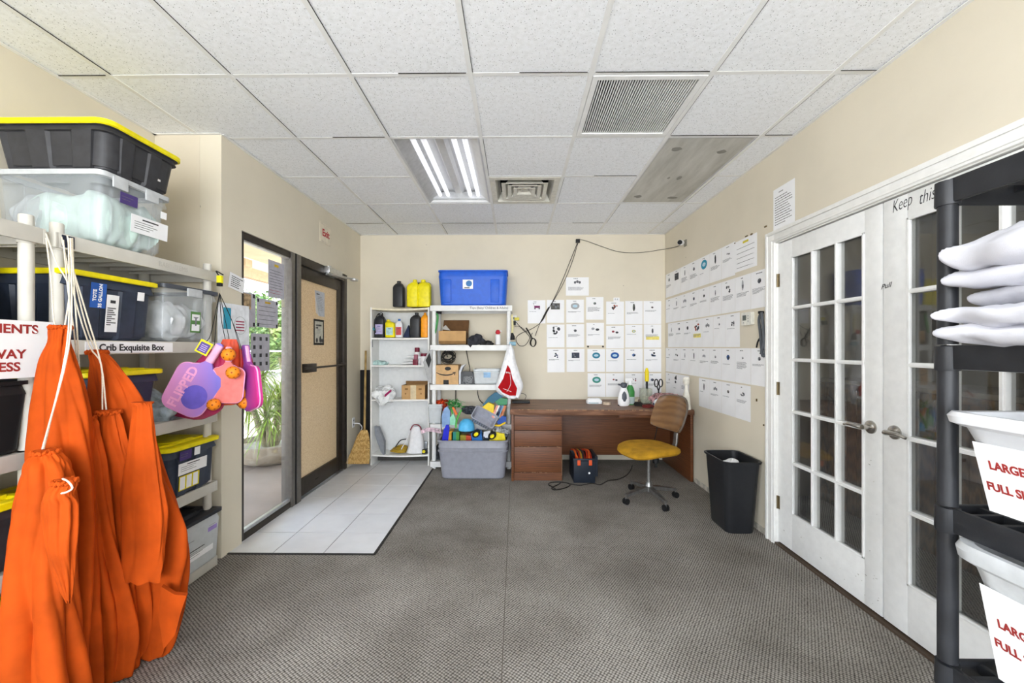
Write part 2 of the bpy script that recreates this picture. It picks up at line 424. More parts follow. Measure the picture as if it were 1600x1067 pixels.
# dark room behind the french doors
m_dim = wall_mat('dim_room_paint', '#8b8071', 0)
m_panel = wood('brown_wood_panelling', '#3a2415', '#6e4a2c', .5, (6, 6, .7), 5)
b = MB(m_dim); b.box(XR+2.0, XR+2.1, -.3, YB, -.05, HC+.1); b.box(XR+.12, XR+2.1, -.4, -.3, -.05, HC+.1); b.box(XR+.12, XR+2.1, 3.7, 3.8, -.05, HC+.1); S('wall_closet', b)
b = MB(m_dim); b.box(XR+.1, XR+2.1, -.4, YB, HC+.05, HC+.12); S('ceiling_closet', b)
b = MB(m_panel)
yv = -.25
while yv < 3.6:
    b.box(XR+.93, XR+.95, yv, yv+.092, .0, 1.02, None, .002); yv += .1
b.box(XR+.90, XR+.97, -.3, 3.65, 1.02, 1.06)
t = thing('counter_panelling', 'brown plank fronted counter seen dimly through the french door glass', 'counter', (XR+1, 1.6, 0))
b.build('plank_front', t)
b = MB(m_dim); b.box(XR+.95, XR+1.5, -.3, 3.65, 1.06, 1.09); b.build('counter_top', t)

# french door casing
b = MB(m_casing)
def casing_v(y0, y1, z0, z1):
    b.box(XR-.018, XR, y0, y1, z0, z1, None, .003)
casing_v(DY1-.005, DY1+.08, 0, DH+.08); casing_v(DY0-.08, DY0, 0, DH+.08); b.box(XR-.018, XR, DY0, DY1-.005, DH, DH+.08, None, .003)
b.box(XR-.027, XR-.018, DY1+.058, DY1+.08, 0, DH+.08, None, .003); b.box(XR-.027, XR-.018, DY0-.08, DY1+.058, DH+.055, DH+.08, None, .003)
b.box(XR-.023, XR-.018, DY1+.012, DY1+.022, 0, DH+.02, None, .002); b.box(XR-.023, XR-.018, DY0-.08, DY1+.02, DH+.012, DH+.022, None, .002)
b.box(XR, XR+.12, DY1-.006, DY1, 0, DH); b.box(XR, XR+.12, DY0, DY0+.006, 0, DH); b.box(XR, XR+.12, DY0, DY1, DH-.006, DH)
S('trim_3', b)
b = MB(M('dark_threshold', '#4d3f33', .6)); b.box(XR-.012, XR+.10, DY0, DY1, 0, .012); S('trim_4', b)
g_door = glass('door_pane_glass', (.96, .96, .95), 1.6, .03)

def handle(parent, y, z, dirn):
    p = MB(m_chrome)
    X0 = XR+.012
    T0 = frame((X0, y, z), (0, 1, 0), (0, 0, 1)); 
    # local: right = +Y, up=+Z, normal=+X ; go into room with -normal
    p.T = T0
    p.lathe([(.0, -.012), (.022, -.012), (.033, -.006), (.034, 0)], seg=24)
    p.lathe([(.012, -.045), (.012, -.01)], seg=14)
    p.tube([(0, 0, -.048), (dirn*.03, .003, -.056), (dirn*.07, .004, -.056), (dirn*.105, -.004, -.050)], [.013, .011, .010, .008], 12, smooth=5)
    return p.build('handle', parent, label='satin nickel lever handle')
def french_door(name, y0, y1, hdir, hy, hinge_y, g0, g1):
    x0, x1 = XR+.012, XR+.050; zb, zt = .02, DH-.012; gz0, gz1 = .256, 1.968
    p = MB(m_white)
    p.box(x0, x1, y0, g0, zb, zt, None, .002); p.box(x0, x1, g1, y1, zb, zt, None, .002)
    p.box(x0, x1, g0, g1, zb, gz0, None, .002); p.box(x0, x1, g0, g1, gz1, zt, None, .002)
    root = p.build(name, kind='structure')
    q = MB(m_white)
    cw = (g1-g0)/3; rh = (gz1-gz0)/5
    for i in (1, 2):
        yy_ = g0+cw*i; q.box(x0-.002, x1, yy_-.011, yy_+.011, gz0, gz1, None, .003); q.box(x0-.007, x0, yy_-.005, yy_+.005, gz0, gz1)
    for j in range(1, 5):
        zz = gz0+rh*j; q.box(x0-.0025, x1, g0, g1, zz-.011, zz+.011, None, .003); q.box(x0-.0075, x0, g0, g1, zz-.005, zz+.005)
    # sticking around the glass
    for a, c in ((g0, g0+.012), (g1-.012, g1)): q.box(x0-.006, x0+.01, a, c, gz0, gz1, None, .003)
    for a, c in ((gz0, gz0+.012), (gz1-.012, gz1)): q.box(x0-.006, x0+.01, g0, g1, a, c, None, .003)
    q.build('muntin_grid', root)
    r = MB(g_door); r.box(x0+.018, x0+.021, g0, g1, gz0, gz1); r.build('glass_panes', root)
    handle(root, hy, .955, hdir)
    for hz in (.29, 1.08, 1.83):
        h = MB(m_brass); h.tube([(x0-.006, hinge_y, hz-.045), (x0-.006, hinge_y, hz+.045)], .006, 10); h.box(x0-.003, x0, hinge_y-.016, hinge_y+.016, hz-.045, hz+.045)
        h.build('hinge', root, label='tarnished brass hinge')
    return root
ymid = 2.005
# real gap between leaves; dark strips behind the door gaps paint their shade
b = MB(m_dark); b.box(XR+.03, XR+.034, ymid-.02, ymid+.02, .01, DH-.006); b.box(XR+.055, XR+.06, DY0+.006, DY1-.006, DH-.02, DH-.006); b.box(XR+.055, XR+.06, DY1-.014, DY1-.006, .01, DH-.006)
S('gap_shade_strip', b)
d1 = french_door('door_1', ymid+.0035, DY1-.009, 1, ymid+.067, DY1-.008, 2.110, 2.660)
d2 = french_door('door_2', DY0+.009, ymid-.0035, -1, ymid-.063, DY0+.008, 1.335, 1.880)
def Fr(y, z, off=0): return frame((XR-off, y, z), (0, -1, 0), (0, 0, 1))   # facing into the room from the right wall
p = MB(m_ink)
pt = atX(1409, 318, XR+.011); p.text('Keep', .085, frame((XR+.0115, pt.y, pt.z), (0, -1, .10), (0, .0, 1)), m_ink, .0003, shear=.2, sx=.55, bold=-.0012)
pt = atX(1448, 306, XR+.011); p.text('this', .085, frame((XR+.0115, pt.y, pt.z), (0, -1, .06), (0, .0, 1)), m_ink, .0003, shear=.25, sx=.6, bold=-.001)
pt = atX(1384, 447, XR+.011); p.text('Pull', .035, frame((XR+.0115, pt.y, pt.z), (0, -1, .12), (0, .0, 1)), m_ink, .0003, shear=.3, sx=1.1)
p.build('handwriting', d2, label='black marker handwriting')
# scuffs on the doors
m_scuff = M('grey_scuff', '#a9a39b', .8)
p = MB(m_scuff)
for k in range(34):
    y = rnd.gauss(2.04, .06) if rnd.random() < .6 else rnd.uniform(2.05, 2.75); z = rnd.uniform(.05, .9) if k % 3 else rnd.uniform(.05, .25)
    if 2.108 < y < 2.66 and z > .25: continue
    if abs(y-ymid) < .004 or y < ymid: continue
    w = rnd.uniform(.002, .012); p.cbox((XR+.0118, y, z), (.0006, w, rnd.uniform(.001, .004)), rot=(rnd.uniform(-.6, .6), 0, 0))
p.build('scuff_marks', d1, kind='stuff')

# ---------------- storefront entrance in the left wall
XF0, XF1 = XL-.085, XL-.015
ym0, ym1 = 3.387, 3.540
g_store = glass('storefront_glass', (.97, .98, .98), 1.0, .012)
b = MB(m_bronze)
b.box(XF0, XF1, EY0, EY0+.045, 0, EH, None, .003); b.box(XF0, XF1, EY0+.045, ym1, EH-.05, EH, None, .003); b.box(XF0, XF1, EY0+.045, ym0, .0, .05, None, .003)
b.box(XF0-.01, XF1+.01, ym0, ym0+.055, 0, EH, m_bronzeL, .003); b.box(XF0, XF1+.012, ym0+.06, ym0+.075, 0, EH, m_black); b.box(XF0, XF1+.014, ym0+.075, ym1-.01, 0, EH, m_bronzeL, .003)
root = b.build('window_1', kind='structure')
b = MB(m_alu); b.box(XF1-.05, XF1-.005, EY0+.045, ym0, .05, .062); b.box(XF1-.03, XF1-.005, EY0+.045, ym0, .062, .075); b.box(XF1-.05, XF1-.01, EY0+.045, ym0, EH-.062, EH-.05); b.build('glazing_stop_light', root, label='bright aluminium glazing stop with painted light strip under the header')  # upper strip puts light on the header's underside into bright colour
b = MB(g_store); b.box(XF0+.045, XF0+.051, EY0+.045, ym0, .05, EH-.05); b.build('glass', root)
# door leaf
b = MB(m_bronze)
yd0, yd1 = ym1-.008, 4.43
b.box(XF0, XF1+.012, yd1, EY1, 0, EH, m_bronze, .003); b.box(XF0, XF1+.01, ym1-.01, EY1, EH-.075, EH, m_bronze, .003)
b.box(XF0-.02, XF1+.012, ym1-.01, EY1, 0, .012, m_alu)
S('trim_5', b)
b = MB(m_bronze); xd0, xd1 = XL-.075, XL-.028
b.box(xd0, xd1, yd0, yd0+.05, .02, EH-.08, None, .003); b.box(xd0, xd1, yd1-.10, yd1-.004, .02, EH-.08, None, .003)
b.box(xd0, xd1, yd0+.05, yd1-.10, .02, .175, None, .003); b.box(xd0, xd1, yd0+.05, yd1-.10, EH-.19, EH-.08, None, .003)
d3 = b.build('door_3', kind='structure')
def film_mat():
    m, n, l, p, out = new_mat('tan_frosted_film'); v = coords(n, l)
    c = ramp(n, l, nz(n, l, v, 130, 3, .7), [(.32, '#bda98c'), (.5, '#d8c8ac'), (.68, '#e6dac2')])
    l.new(c, p.inputs['Base Color']); p.inputs['Roughness'].default_value = .35
    tr = n.new('ShaderNodeBsdfTranslucent'); l.new(c, tr.inputs[0]); mx = n.new('ShaderNodeMixShader'); mx.inputs[0].default_value = .42
    l.new(p.outputs[0], mx.inputs[1]); l.new(tr.outputs[0], mx.inputs[2]); l.new(mx.outputs[0], out.inputs[0]); return m
m_film = film_mat()
b = MB(m_film); b.box(xd0+.02, xd0+.026, yd0+.05, yd1-.10, .175, EH-.19); b.build('frosted_pane', d3)
b = MB(m_bronze); zb = atX(490, 573, xd1).z
b.tube([(xd1+.045, yd0+.02, zb-.005), (xd1+.045, yd1-.03, zb-.005)], .010, 10); b.box(xd1, xd1+.05, yd0+.06, yd0+.23, zb-.045, zb+.035, None, .003); b.box(xd1, xd1+.05, yd1-.06, yd1-.02, zb-.03, zb+.02, None, .003)
b.build('push_bar', d3, label='dark bronze push bar with latch plate')
b = MB(m_dark); b.box(xd1, xd1+.002, yd0+.3, yd0+.36, .09, .10); b.build('keyhole_plate', d3)
t = thing('door_closer', 'silver hydraulic door closer above the frosted entrance door', 'door closer', (XL, 4.3, EH-.06))
cp = atX(522, 425, XL+.03)
b = MB(m_alu); b.box(XL-.012, XL+.05, cp.y-.14, cp.y+.16, cp.z-.03, cp.z+.03, None, .006); b.lathe([(.028, -.05), (.028, .04)], (XL+.02, cp.y-.1, cp.z)); b.build('closer_body', t)
b = MB(m_alu); b.tube([(XL+.02, cp.y-.1, cp.z-.045), (XL+.12, cp.y+.05, cp.z-.052), (XL+.18, cp.y+.16, cp.z-.05)], .009, 8); b.tube([(XL+.18, cp.y+.16, cp.z-.05), (XL+.06, cp.y-.2, cp.z-.055)], .009, 8); b.box(XL+.14, XL+.20, cp.y+.12, cp.y+.20, cp.z-.065, cp.z-.04, None, .003); b.build('closer_arm', t)

# ================================================================ OUTSIDE
m_conc = M('porch_concrete', '#8a7b6e', .8, var=.08, vs=3, bmp=.1)
b = MB(m_conc); b.box(-30, XL-.14, -8, 40, -.12, -.02); S('ground_outside', b)
b = MB(M('tan_soffit', '#d2b998', .8, var=.05, vs=4)); b.box(-3.75, XL-.14, YC+.13, 12, 2.62, 2.72); S('ceiling_porch', b)
b = MB(M('porch_plaster', '#e9e2d6', .8)); b.box(-4.75, -3.75, -2, 12, 2.78, 2.86); b.box(-3.8, -3.75, -2, 12, 2.62, 2.86); S('ceiling_porch_edge', b)
b = MB(M('tan_fascia', '#b9a27e', .7)); b.box(-4.85, -4.70, -2, 12, 2.60, 2.90, None, .01); S('trim_6', b)
b = MB(M('tan_fascia', '#b9a27e')); pp = atX(383, 409, -4.2); b.box(-4.26, -4.14, pp.y-.08, pp.y+.08, 2.62, 2.80); S('trim_7', b)
m_leafA = M('bright_frond_green', '#8fae3f', .5, var=.25, vs=20)
m_leafB = M('tree_leaf_green', '#5d7d38', .6, var=.35, vs=6)
m_leafC = M('pale_leaf_green', '#9db36a', .6, var=.3, vs=6)
m_bark = M('palm_bark', '#8d8466', .85, var=.2)
t = thing('potted_yucca', 'spiky green yucca with several trunks in a low round planter outside the entrance', 'plant', (-3.0, 4.85, -.02))
pc = Vector((-3.0, 4.85, -.02))
b = MB(M('planter_stone', '#a99d8b', .8, var=.1, vs=12, bmp=.2)); b.lathe([(.24, 0), (.36, .06), (.44, .17), (.45, .25), (.40, .25), (.39, .19), (.0, .19)], pc, 36); b.build('planter', t)
stems = []
b = MB(m_bark)
for k in range(9):
    a = 2*PI*k/9+.3; sp = rnd.uniform(.12, .42); h = rnd.uniform(.55, 1.05)
    p0 = pc+Vector((.05*math.cos(a), .05*math.sin(a), .18)); p1 = pc+Vector((sp*math.cos(a), sp*math.sin(a), h)); stems.append((p0, p1))
    b.tube([p0, p0.lerp(p1, .5)+Vector((0, 0, .05)), p1], [.035, .028, .022], 8, m_bark, smooth=4)
b.build('trunk', t)
b = MB(m_leafA)
def blade(b, p, d, L, w, droop, m):
    d = d.normalized(); side = d.cross(Vector((0, 0, 1)))
    side = side.normalized() if side.length > 1e-3 else Vector((1, 0, 0))
    pts = []; q = Vector(p); N = 5
    for i in range(N+1):
        f = i/N; ww = w*(1-f**2)*(.6+.4*min(1, f*4)); pts.append((q-side*ww, q+Vector((0, 0, ww*.4)), q+side*ww)); q = q+d*(L/N); d = (d+Vector((0, 0, -droop/N))).normalized()
    V = [[b.V(x) for x in r] for r in pts]
    for a, c in zip(V, V[1:]):
        b.face([a[0], a[1], c[1], c[0]], m); b.face([a[1], a[2], c[2], c[1]], m)
for p0, p1 in stems:
    ax = (p1-p0).normalized()
    for k in range(70):
        v = Vector((rnd.gauss(0, 1), rnd.gauss(0, 1), rnd.gauss(0, 1))).normalized()
        d = (ax*rnd.uniform(-.2, 1.3)+v).normalized()
        blade(b, p1+ax*rnd.uniform(-.12, .12), d, rnd.uniform(.35, .6), .009, rnd.uniform(.5, 1.6), m_leafA if rnd.random() < .7 else m_leafC)
b.build('fronds', t)
def tree(name, label, c, R, h, n, mats, seed):
    r = random.Random(seed); t = thing(name, label, 'tree', c, 'trees beyond the porch'); c = Vector(c)
    b = MB(m_bark)
    for k in range(5):
        a = k*1.3; b.tube([c, c+Vector((R*.2*math.cos(a), R*.2*math.sin(a), h*.35)), c+Vector((R*.5*math.cos(a), R*.5*math.sin(a), h*.7))], [.09, .06, .03], 7, smooth=3)
    b.build('trunk', t)
    b = MB(mats[0]); blobs = [(c+Vector((r.uniform(-R, R)*.7, r.uniform(-R, R)*.7, h*r.uniform(.35, .85))), r.uniform(.35, .6)*R) for _ in range(12)]
    for k in range(n):
        bc, br = r.choice(blobs); v = Vector((r.gauss(0, 1), r.gauss(0, 1), r.gauss(0, 1))).normalized()
        p = bc+v*br*r.uniform(.6, 1); s = r.uniform(.05, .11)
        u = v.cross(Vector((r.uniform(-1, 1), r.uniform(-1, 1), 1))).normalized(); w = v.cross(u)
        b.quad([p-u*s, p-w*s*.5, p+u*s, p+w*s*.5], r.choice(mats))
    b.build('crown', t)
tree('bushy_tree', 'leafy green tree seen at the right edge of the entrance glass', (-7.2, 12.6, -.02), 1.3, 3.3, 4200, [m_leafB, m_leafC], 1)
tree('bushy_tree', 'paler green bush behind the lined notice on the glass', (-9.9, 13.2, -.02), 1.6, 2.6, 3800, [m_leafC, m_leafB], 2)
tree('bushy_tree', 'tall dark green tree farthest beyond the porch', (-13.4, 21.5, -.02), 2.6, 3.9, 4200, [m_leafB], 3)
t = thing('porch_railing', 'white metal railing beyond the yucca outside', 'railing', (-6.4, 9.6, -.02))
b = MB(M('white_rail_paint', '#f2f2f0', .5))
for z in (.75, 1.27): b.tube([(-8.2, 8.2, z), (-5.0, 12.0, z)], .022, 8)
b.build('rail', t)
for k in range(5):
    b = MB(MATS['white_rail_paint']); f = k/4; b.tube([(-8.2+3.2*f, 8.2+3.8*f, -.02), (-8.2+3.2*f, 8.2+3.8*f, 1.27)], .022, 8); b.build('post', t)

# ================================================================ CEILING FIXTURES
def tub(b, x0, x1, y0, y1, z0, z1, m, th=.012):
    b.box(x0, x1, y0, y1, z1, z1+th, m); b.box(x0, x0+th, y0, y1, z0, z1, m); b.box(x1-th, x1, y0, y1, z0, z1, m)
    b.box(x0+th, x1-th, y0, y0+th, z0, z1, m); b.box(x0+th, x1-th, y1-th, y1, z0, z1, m)
m_refl = M('white_reflector_enamel', '#dcdcdc', .35, var=.02)
t = thing('fluorescent_fixture', 'open fluorescent ceiling troffer with bare white tubes and no cover', 'ceiling light', (-.535, 3.228, HC))
x0, x1, y0, y1 = -.826, -.244, 2.637, 3.819
b = MB(m_refl); tub(b, x0, x1, y0, y1, HC+.006, HC+.11, m_refl)
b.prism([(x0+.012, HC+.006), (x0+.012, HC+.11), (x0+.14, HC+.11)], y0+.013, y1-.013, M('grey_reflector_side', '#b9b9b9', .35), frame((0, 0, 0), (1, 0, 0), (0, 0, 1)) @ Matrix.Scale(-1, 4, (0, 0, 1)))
b.prism([(x1-.012, HC+.006), (x1-.012, HC+.11), (x1-.14, HC+.11)], y0+.013, y1-.013, m_refl, frame((0, 0, 0), (1, 0, 0), (0, 0, 1)) @ Matrix.Scale(-1, 4, (0, 0, 1)))
b.build('housing', t)
b = MB(m_refl); b.prism([(-.05, HC+.108), (.05, HC+.108), (.028, HC+.075), (-.028, HC+.075)], y0+.03, y1-.03, m_refl, Matrix.Translation((-.535, 0, 0)) @ frame((0, 0, 0), (1, 0, 0), (0, 0, 1)) @ Matrix.Scale(-1, 4, (0, 0, 1))); b.build('ballast_cover', t)
m_tube = M('fluorescent_tube_glass', '#f7f9ff', .25, var=.01, emit=.75)
for xx in (-.715, -.640, -.43, -.355):
    b = MB(m_tube); b.tube([(xx, y0+.05, HC+.066), (xx, y1-.05, HC+.066)], .0185, 14)
    b.tube([(xx, y1-.05, HC+.066), (xx, y1-.02, HC+.066)], .016, 12, m_alu); b.tube([(xx, y0+.02, HC+.066), (xx, y0+.05, HC+.066)], .016, 12, m_alu); b.build('fluorescent_tube', t)
b = MB(m_alu); b.box(x0+.02, x1-.02, y1-.05, y1-.013, HC+.03, HC+.09); b.build('end_plate', t)
t = thing('covered_light_fixture', 'unlit ceiling light panel with stained frosted cover near the right wall', 'ceiling light', (1.295, 3.228, HC))
x0, x1 = 1.004, 1.586
b = MB(m_refl); tub(b, x0, x1, y0, y1, HC+.004, HC+.1, m_refl); b.build('housing', t)
def lens_mat():
    m, n, l, p, out = new_mat('stained_frosted_cover'); v = coords(n, l, (2.5, .5, 1))
    l.new(ramp(n, l, nz(n, l, v, 3.5, 5, .6), [(.3, '#a6a49b'), (.55, '#c2c0b8'), (.75, '#d3d1ca')]), p.inputs['Base Color']); p.inputs['Roughness'].default_value = .4; return m
b = MB(lens_mat()); b.box(x0+.01, x1-.01, y0+.01, y1-.01, HC+.004, HC+.009)
mdk = M('lens_stain', '#8f8c84', .7)
for (px, py, w, h) in ((1057, 233, .07, .03), (1128, 237, .06, .03), (997, 307, .07, .035), (1050, 309, .09, .035), (1061, 278, .035, .04), (1045, 278, .02, .02)):
    q = atZ(px, py, HC+.0038); b.flat([(q.x+w*math.cos(a)*.6*rnd.uniform(.7, 1.1), q.y+h*math.sin(a)*rnd.uniform(.7, 1.1)) for a in [2*PI*k/12 for k in range(12)]], HC+.0036, mdk)
b.build('frosted_cover', t)
# return air grille
t = thing('return_air_grille', 'square ceiling return air grille of thin white parallel blades', 'air vent', (.685, 2.32, HC))
x0, x1, y0, y1 = .394, .976, 2.032, 2.609
b = MB(m_tbar)
b.box(x0, x1, y0, y0+.03, HC-.002, HC+.012); b.box(x0, x1, y1-.03, y1, HC-.002, HC+.012); b.box(x0, x0+.03, y0+.03, y1-.03, HC-.002, HC+.012); b.box(x1-.03, x1, y0+.03, y1-.03, HC-.002, HC+.012); b.build('grille_frame', t)
n_s = 38
for k in range(n_s):
    b = MB(m_tbar); xx = x0+.034+(x1-x0-.068)*(k+.5)/n_s; b.cbox((xx, (y0+y1)/2, HC+.008), (.0062, y1-y0-.06, .012), rot=(0, .2, 0)); b.build('blade', t)
b = MB(M('duct_darkness', '#1d1d1d', .9)); b.box(x0, x1, y0, y1, HC+.1, HC+.12); tub(b, x0+.001, x1-.001, y0+.001, y1-.001, HC+.014, HC+.1, MATS['duct_darkness'], .004); b.build('duct_box', t)
# square diffuser
t = thing('square_air_diffuser', 'square stepped ceiling air diffuser beside the fluorescent fixture', 'air vent', (.075, 3.53, HC))
x0, x1, y0, y1 = -.216, .366, 3.242, 3.819; cx, cy = (x0+x1)/2, (y0+y1)/2
m_diff = M('cream_vent_enamel', '#dcd9cd', .5)
def sqring(b, ho, hi, z0, z1, m):
    # sloped square collar
    o = [(cx+sx_*ho, cy+sy_*ho*(y1-y0)/(x1-x0), z0) for sx_, sy_ in ((-1, -1), (1, -1), (1, 1), (-1, 1))]
    i_ = [(cx+sx_*hi, cy+sy_*hi*(y1-y0)/(x1-x0), z1) for sx_, sy_ in ((-1, -1), (1, -1), (1, 1), (-1, 1))]
    o2 = [(a, c, d+.003) for a, c, d in o]; i2 = [(a, c, d+.003) for a, c, d in i_]
    b.loft([o, i_, i2, o2, o], m, False, False)
b = MB(m_diff); sqring(b, .291, .245, HC-.001, HC-.001, m_diff); sqring(b, .245, .21, HC-.001, HC+.07, m_diff); b.build('outer_cone', t)
for k, (ho, hi) in enumerate(((.195, .165), (.145, .115), (.095, .065))):
    b = MB(m_diff); sqring(b, ho, hi, HC-.006, HC-.006+.004, m_diff); sqring(b, hi, hi-.03, HC-.002, HC+.045, m_diff); b.build('cone', t)
b = MB(m_diff); b.box(cx-.03, cx+.03, cy-.03, cy+.03, HC+.01, HC+.014); b.build('centre_plate', t)
b = MB(MATS['duct_darkness']); tub(b, x0+.07, x1-.07, y0+.07, y1-.07, HC+.08, HC+.16, MATS['duct_darkness'], .004); b.build('duct_box', t)
# ================================================================ SHELVING UNITS
def shelf_unit(name, label, cat, x0, x1, y0, y1, zs, th, mat, pr, ptop=.0, along='Y', group=None, grid=False, rr=.03, rim_label=None, ribs=True):
    t = thing(name, label, cat, ((x0+x1)/2, (y0+y1)/2, 0), group)
    ins = rr+pr*.3
    for cx, cy in ((x0+ins, y0+ins), (x1-ins, y0+ins), (x0+ins, y1-ins), (x1-ins, y1-ins)):
        b = MB(mat); lv = zs + [zs[-1]+ptop]
        for a, c in zip(zs, zs[1:]): b.lathe([(pr, a+.002), (pr, c-th)], (cx, cy, 0), 20)
        if zs[0]-th > .02: b.lathe([(pr, 0), (pr, zs[0]-th)], (cx, cy, 0), 20)
        if ptop: b.lathe([(pr*.98, zs[-1]), (pr*.98, zs[-1]+ptop-.004), (pr*.9, zs[-1]+ptop)], (cx, cy, 0), 20)
        b.build('post', t)
    for z in zs:
        b = MB(mat)
        for a, c, d, e in ((x0, x1, y0, y0+.012), (x0, x1, y1-.012, y1), (x0, x0+.012, y0+.012, y1-.012), (x1-.012, x1, y0+.012, y1-.012)):
            b.box(a, c, d, e, z-th, z, None, .003)
        for cx, cy in ((x0+ins, y0+ins), (x1-ins, y0+ins), (x0+ins, y1-ins), (x1-ins, y1-ins)):
            b.lathe([(pr+.004, z-th-.004), (pr+.005, z-th), (pr+.004, z-.003)], (cx, cy, 0), 20)
        if grid:
            n = int((y1-y0)/.055)
            for k in range(1, n): yy_ = y0+(y1-y0)*k/n; b.box(x0+.012, x1-.012, yy_-.006, yy_+.006, z-.028, z-.004)
            n = int((x1-x0)/.075)
            for k in range(1, n): xx = x0+(x1-x0)*k/n; b.box(xx-.006, xx+.006, y0+.012, y1-.012, z-.03, z-.005)
        else:
            b.box(x0+.011, x1-.011, y0+.011, y1-.011, z-.010, z-.003)
            n = int((y1-y0)/.1)
            for k in range(1, n): yy_ = y0+(y1-y0)*k/n; b.box(x0+.012, x1-.012, yy_-.002, yy_+.002, z-.03, z-.010)
        b.build('shelf', t)
    return t
GZ = [.070, .535, .966, 1.396, 1.834]
uA = shelf_unit('shelving_unit', 'grey plastic shelving unit nearest the left edge, with the replacements sign', 'shelving unit', XRec+.01, -1.865, .60, 1.570, GZ, .062, m_grey_pl, .022, .045, group='grey plastic shelving units')
uB = shelf_unit('shelving_unit', 'grey plastic shelving unit beside the wall column, orange bags and paddles hang on it', 'shelving unit', XRec+.01, -1.865, 1.600, 2.480, GZ, .062, m_grey_pl, .022, .045, group='grey plastic shelving units')
def Fl(y, z, off=0, X=XL): return frame((X+off, y, z), (0, 1, 0), (0, 0, 1))    # faces into the room from the left
b = MB(m_paper); b.cbox((-1.863, 1.93, 1.365), (.002, .44, .05)); b.text('Crib Exquisite Box', .043, Fl(1.93, 1.363, 0, -1.8615), m_ink, bold=.0012); b.build('shelf_label', uB, label='white shelf label reading Crib Exquisite Box')
b = MB(M('dark_navy_tape', '#23283a', .5)); b.cbox((-1.863, 1.645, 1.803), (.003, .045, .05)); b.build('tape_patch', uB, label='dark tape patch')
b = MB(m_inkG); b.text('BABY-ITEMS', .035, Fl(2.16, 1.802, 0, -1.8645), M('faint_pencil', '#bdb9b0', .8)); b.build('faint_writing', uB)

uW = shelf_unit('shelving_unit', 'white plastic shelving unit against the back wall between bookcase and desk', 'shelving unit', -.962, -.042, 4.47, 4.845, [.085, .505, .949, 1.393, 1.837], .062, m_white_pl, .024, 0)
b = MB(m_ink); b.text('Toys (Baby/ Children & Adults)', .034, frame((-.30, 4.4693, 1.808), (1, 0, 0), (0, 0, 1)), M('worn_ink', '#77767a', .7), bold=.0004); b.build('rim_writing', uW, label='small worn lettering on the top rim')
KX0, KX1, KY0, KY1 = 1.082, 1.53, .10, 1.03
uK = shelf_unit('shelving_unit', 'black plastic shelving rack in the right foreground holding pillows and laundry baskets', 'shelving unit', KX0, KX1, KY0, KY1, [.17, .572, .965, 1.370, 1.785], .060, m_black_pl, .0195, 0, grid=True, rr=.004)
# bookcase
BX0, BX1, BY0, BY1 = -1.682, -1.000, 4.60, 4.865
t = thing('bookcase', 'tall white laminate bookcase standing in the back left corner', 'bookcase', ((BX0+BX1)/2, 4.73, 0))
for xx in (BX0, BX1-.016):
    b = MB(m_lam); b.box(xx, xx+.016, BY0, BY1, 0, 1.83, None, .001); b.build('side_panel', t)
b = MB(M('beadboard_back', '#e4e6e6', .5, var=.02)); b.box(BX0+.016, BX1-.016, BY1-.008, BY1-.002, .06, 1.82); b.build('back_panel', t)
def bowed(z, sag, m=m_lam, th=.018, up=0):
    b = MB(m); N = 12; top = []; bot = []
    for k in range(N+1):
        f = k/N; x = BX0+.016+(BX1-BX0-.032)*f; dz = -sag*4*f*(1-f); top.append((x, z+dz)); bot.append((x, z+dz-th))
    b.prism(top+bot[::-1], BY0+.002, BY1-.008, m, frame((0, 0, 0), (1, 0, 0), (0, 0, 1)) @ Matrix.Scale(-1, 4, (0, 0, 1)))
    return b.build('shelf', t)
b = MB(M('yellowed_laminate', '#ece2c8', .5)); N = 12; top = []; bot = []
for k in range(N+1):
    f = k/N; x = BX0+.016+(BX1-BX0-.032)*f; dz = -.014*4*f*(1-f); top.append((x, 1.826+dz)); bot.append((x, 1.804+dz))
b.prism(top+bot[::-1], BY0+.002, BY1-.008, None, frame((0, 0, 0), (1, 0, 0), (0, 0, 1)) @ Matrix.Scale(-1, 4, (0, 0, 1))); b.build('top_panel', t)
for z, sg in ((1.478, .004), (1.160, 0), (.766, .002), (.128, .012)): bowed(z, sg)
b = MB(M('shadow_kick', '#4a4742', .8)); b.box(BX0+.016, BX1-.016, BY1-.06, BY1-.045, 0, .105); b.build('kick_board', t)
b = MB(m_inkG); b.box(BX0+.017, BX0+.022, BY0+.01, BY0+.02, 1.37, 1.455); b.box(BX0+.017, BX0+.09, BY0+.006, BY0+.012, 1.452, 1.458); b.build('shelf_clip', t)

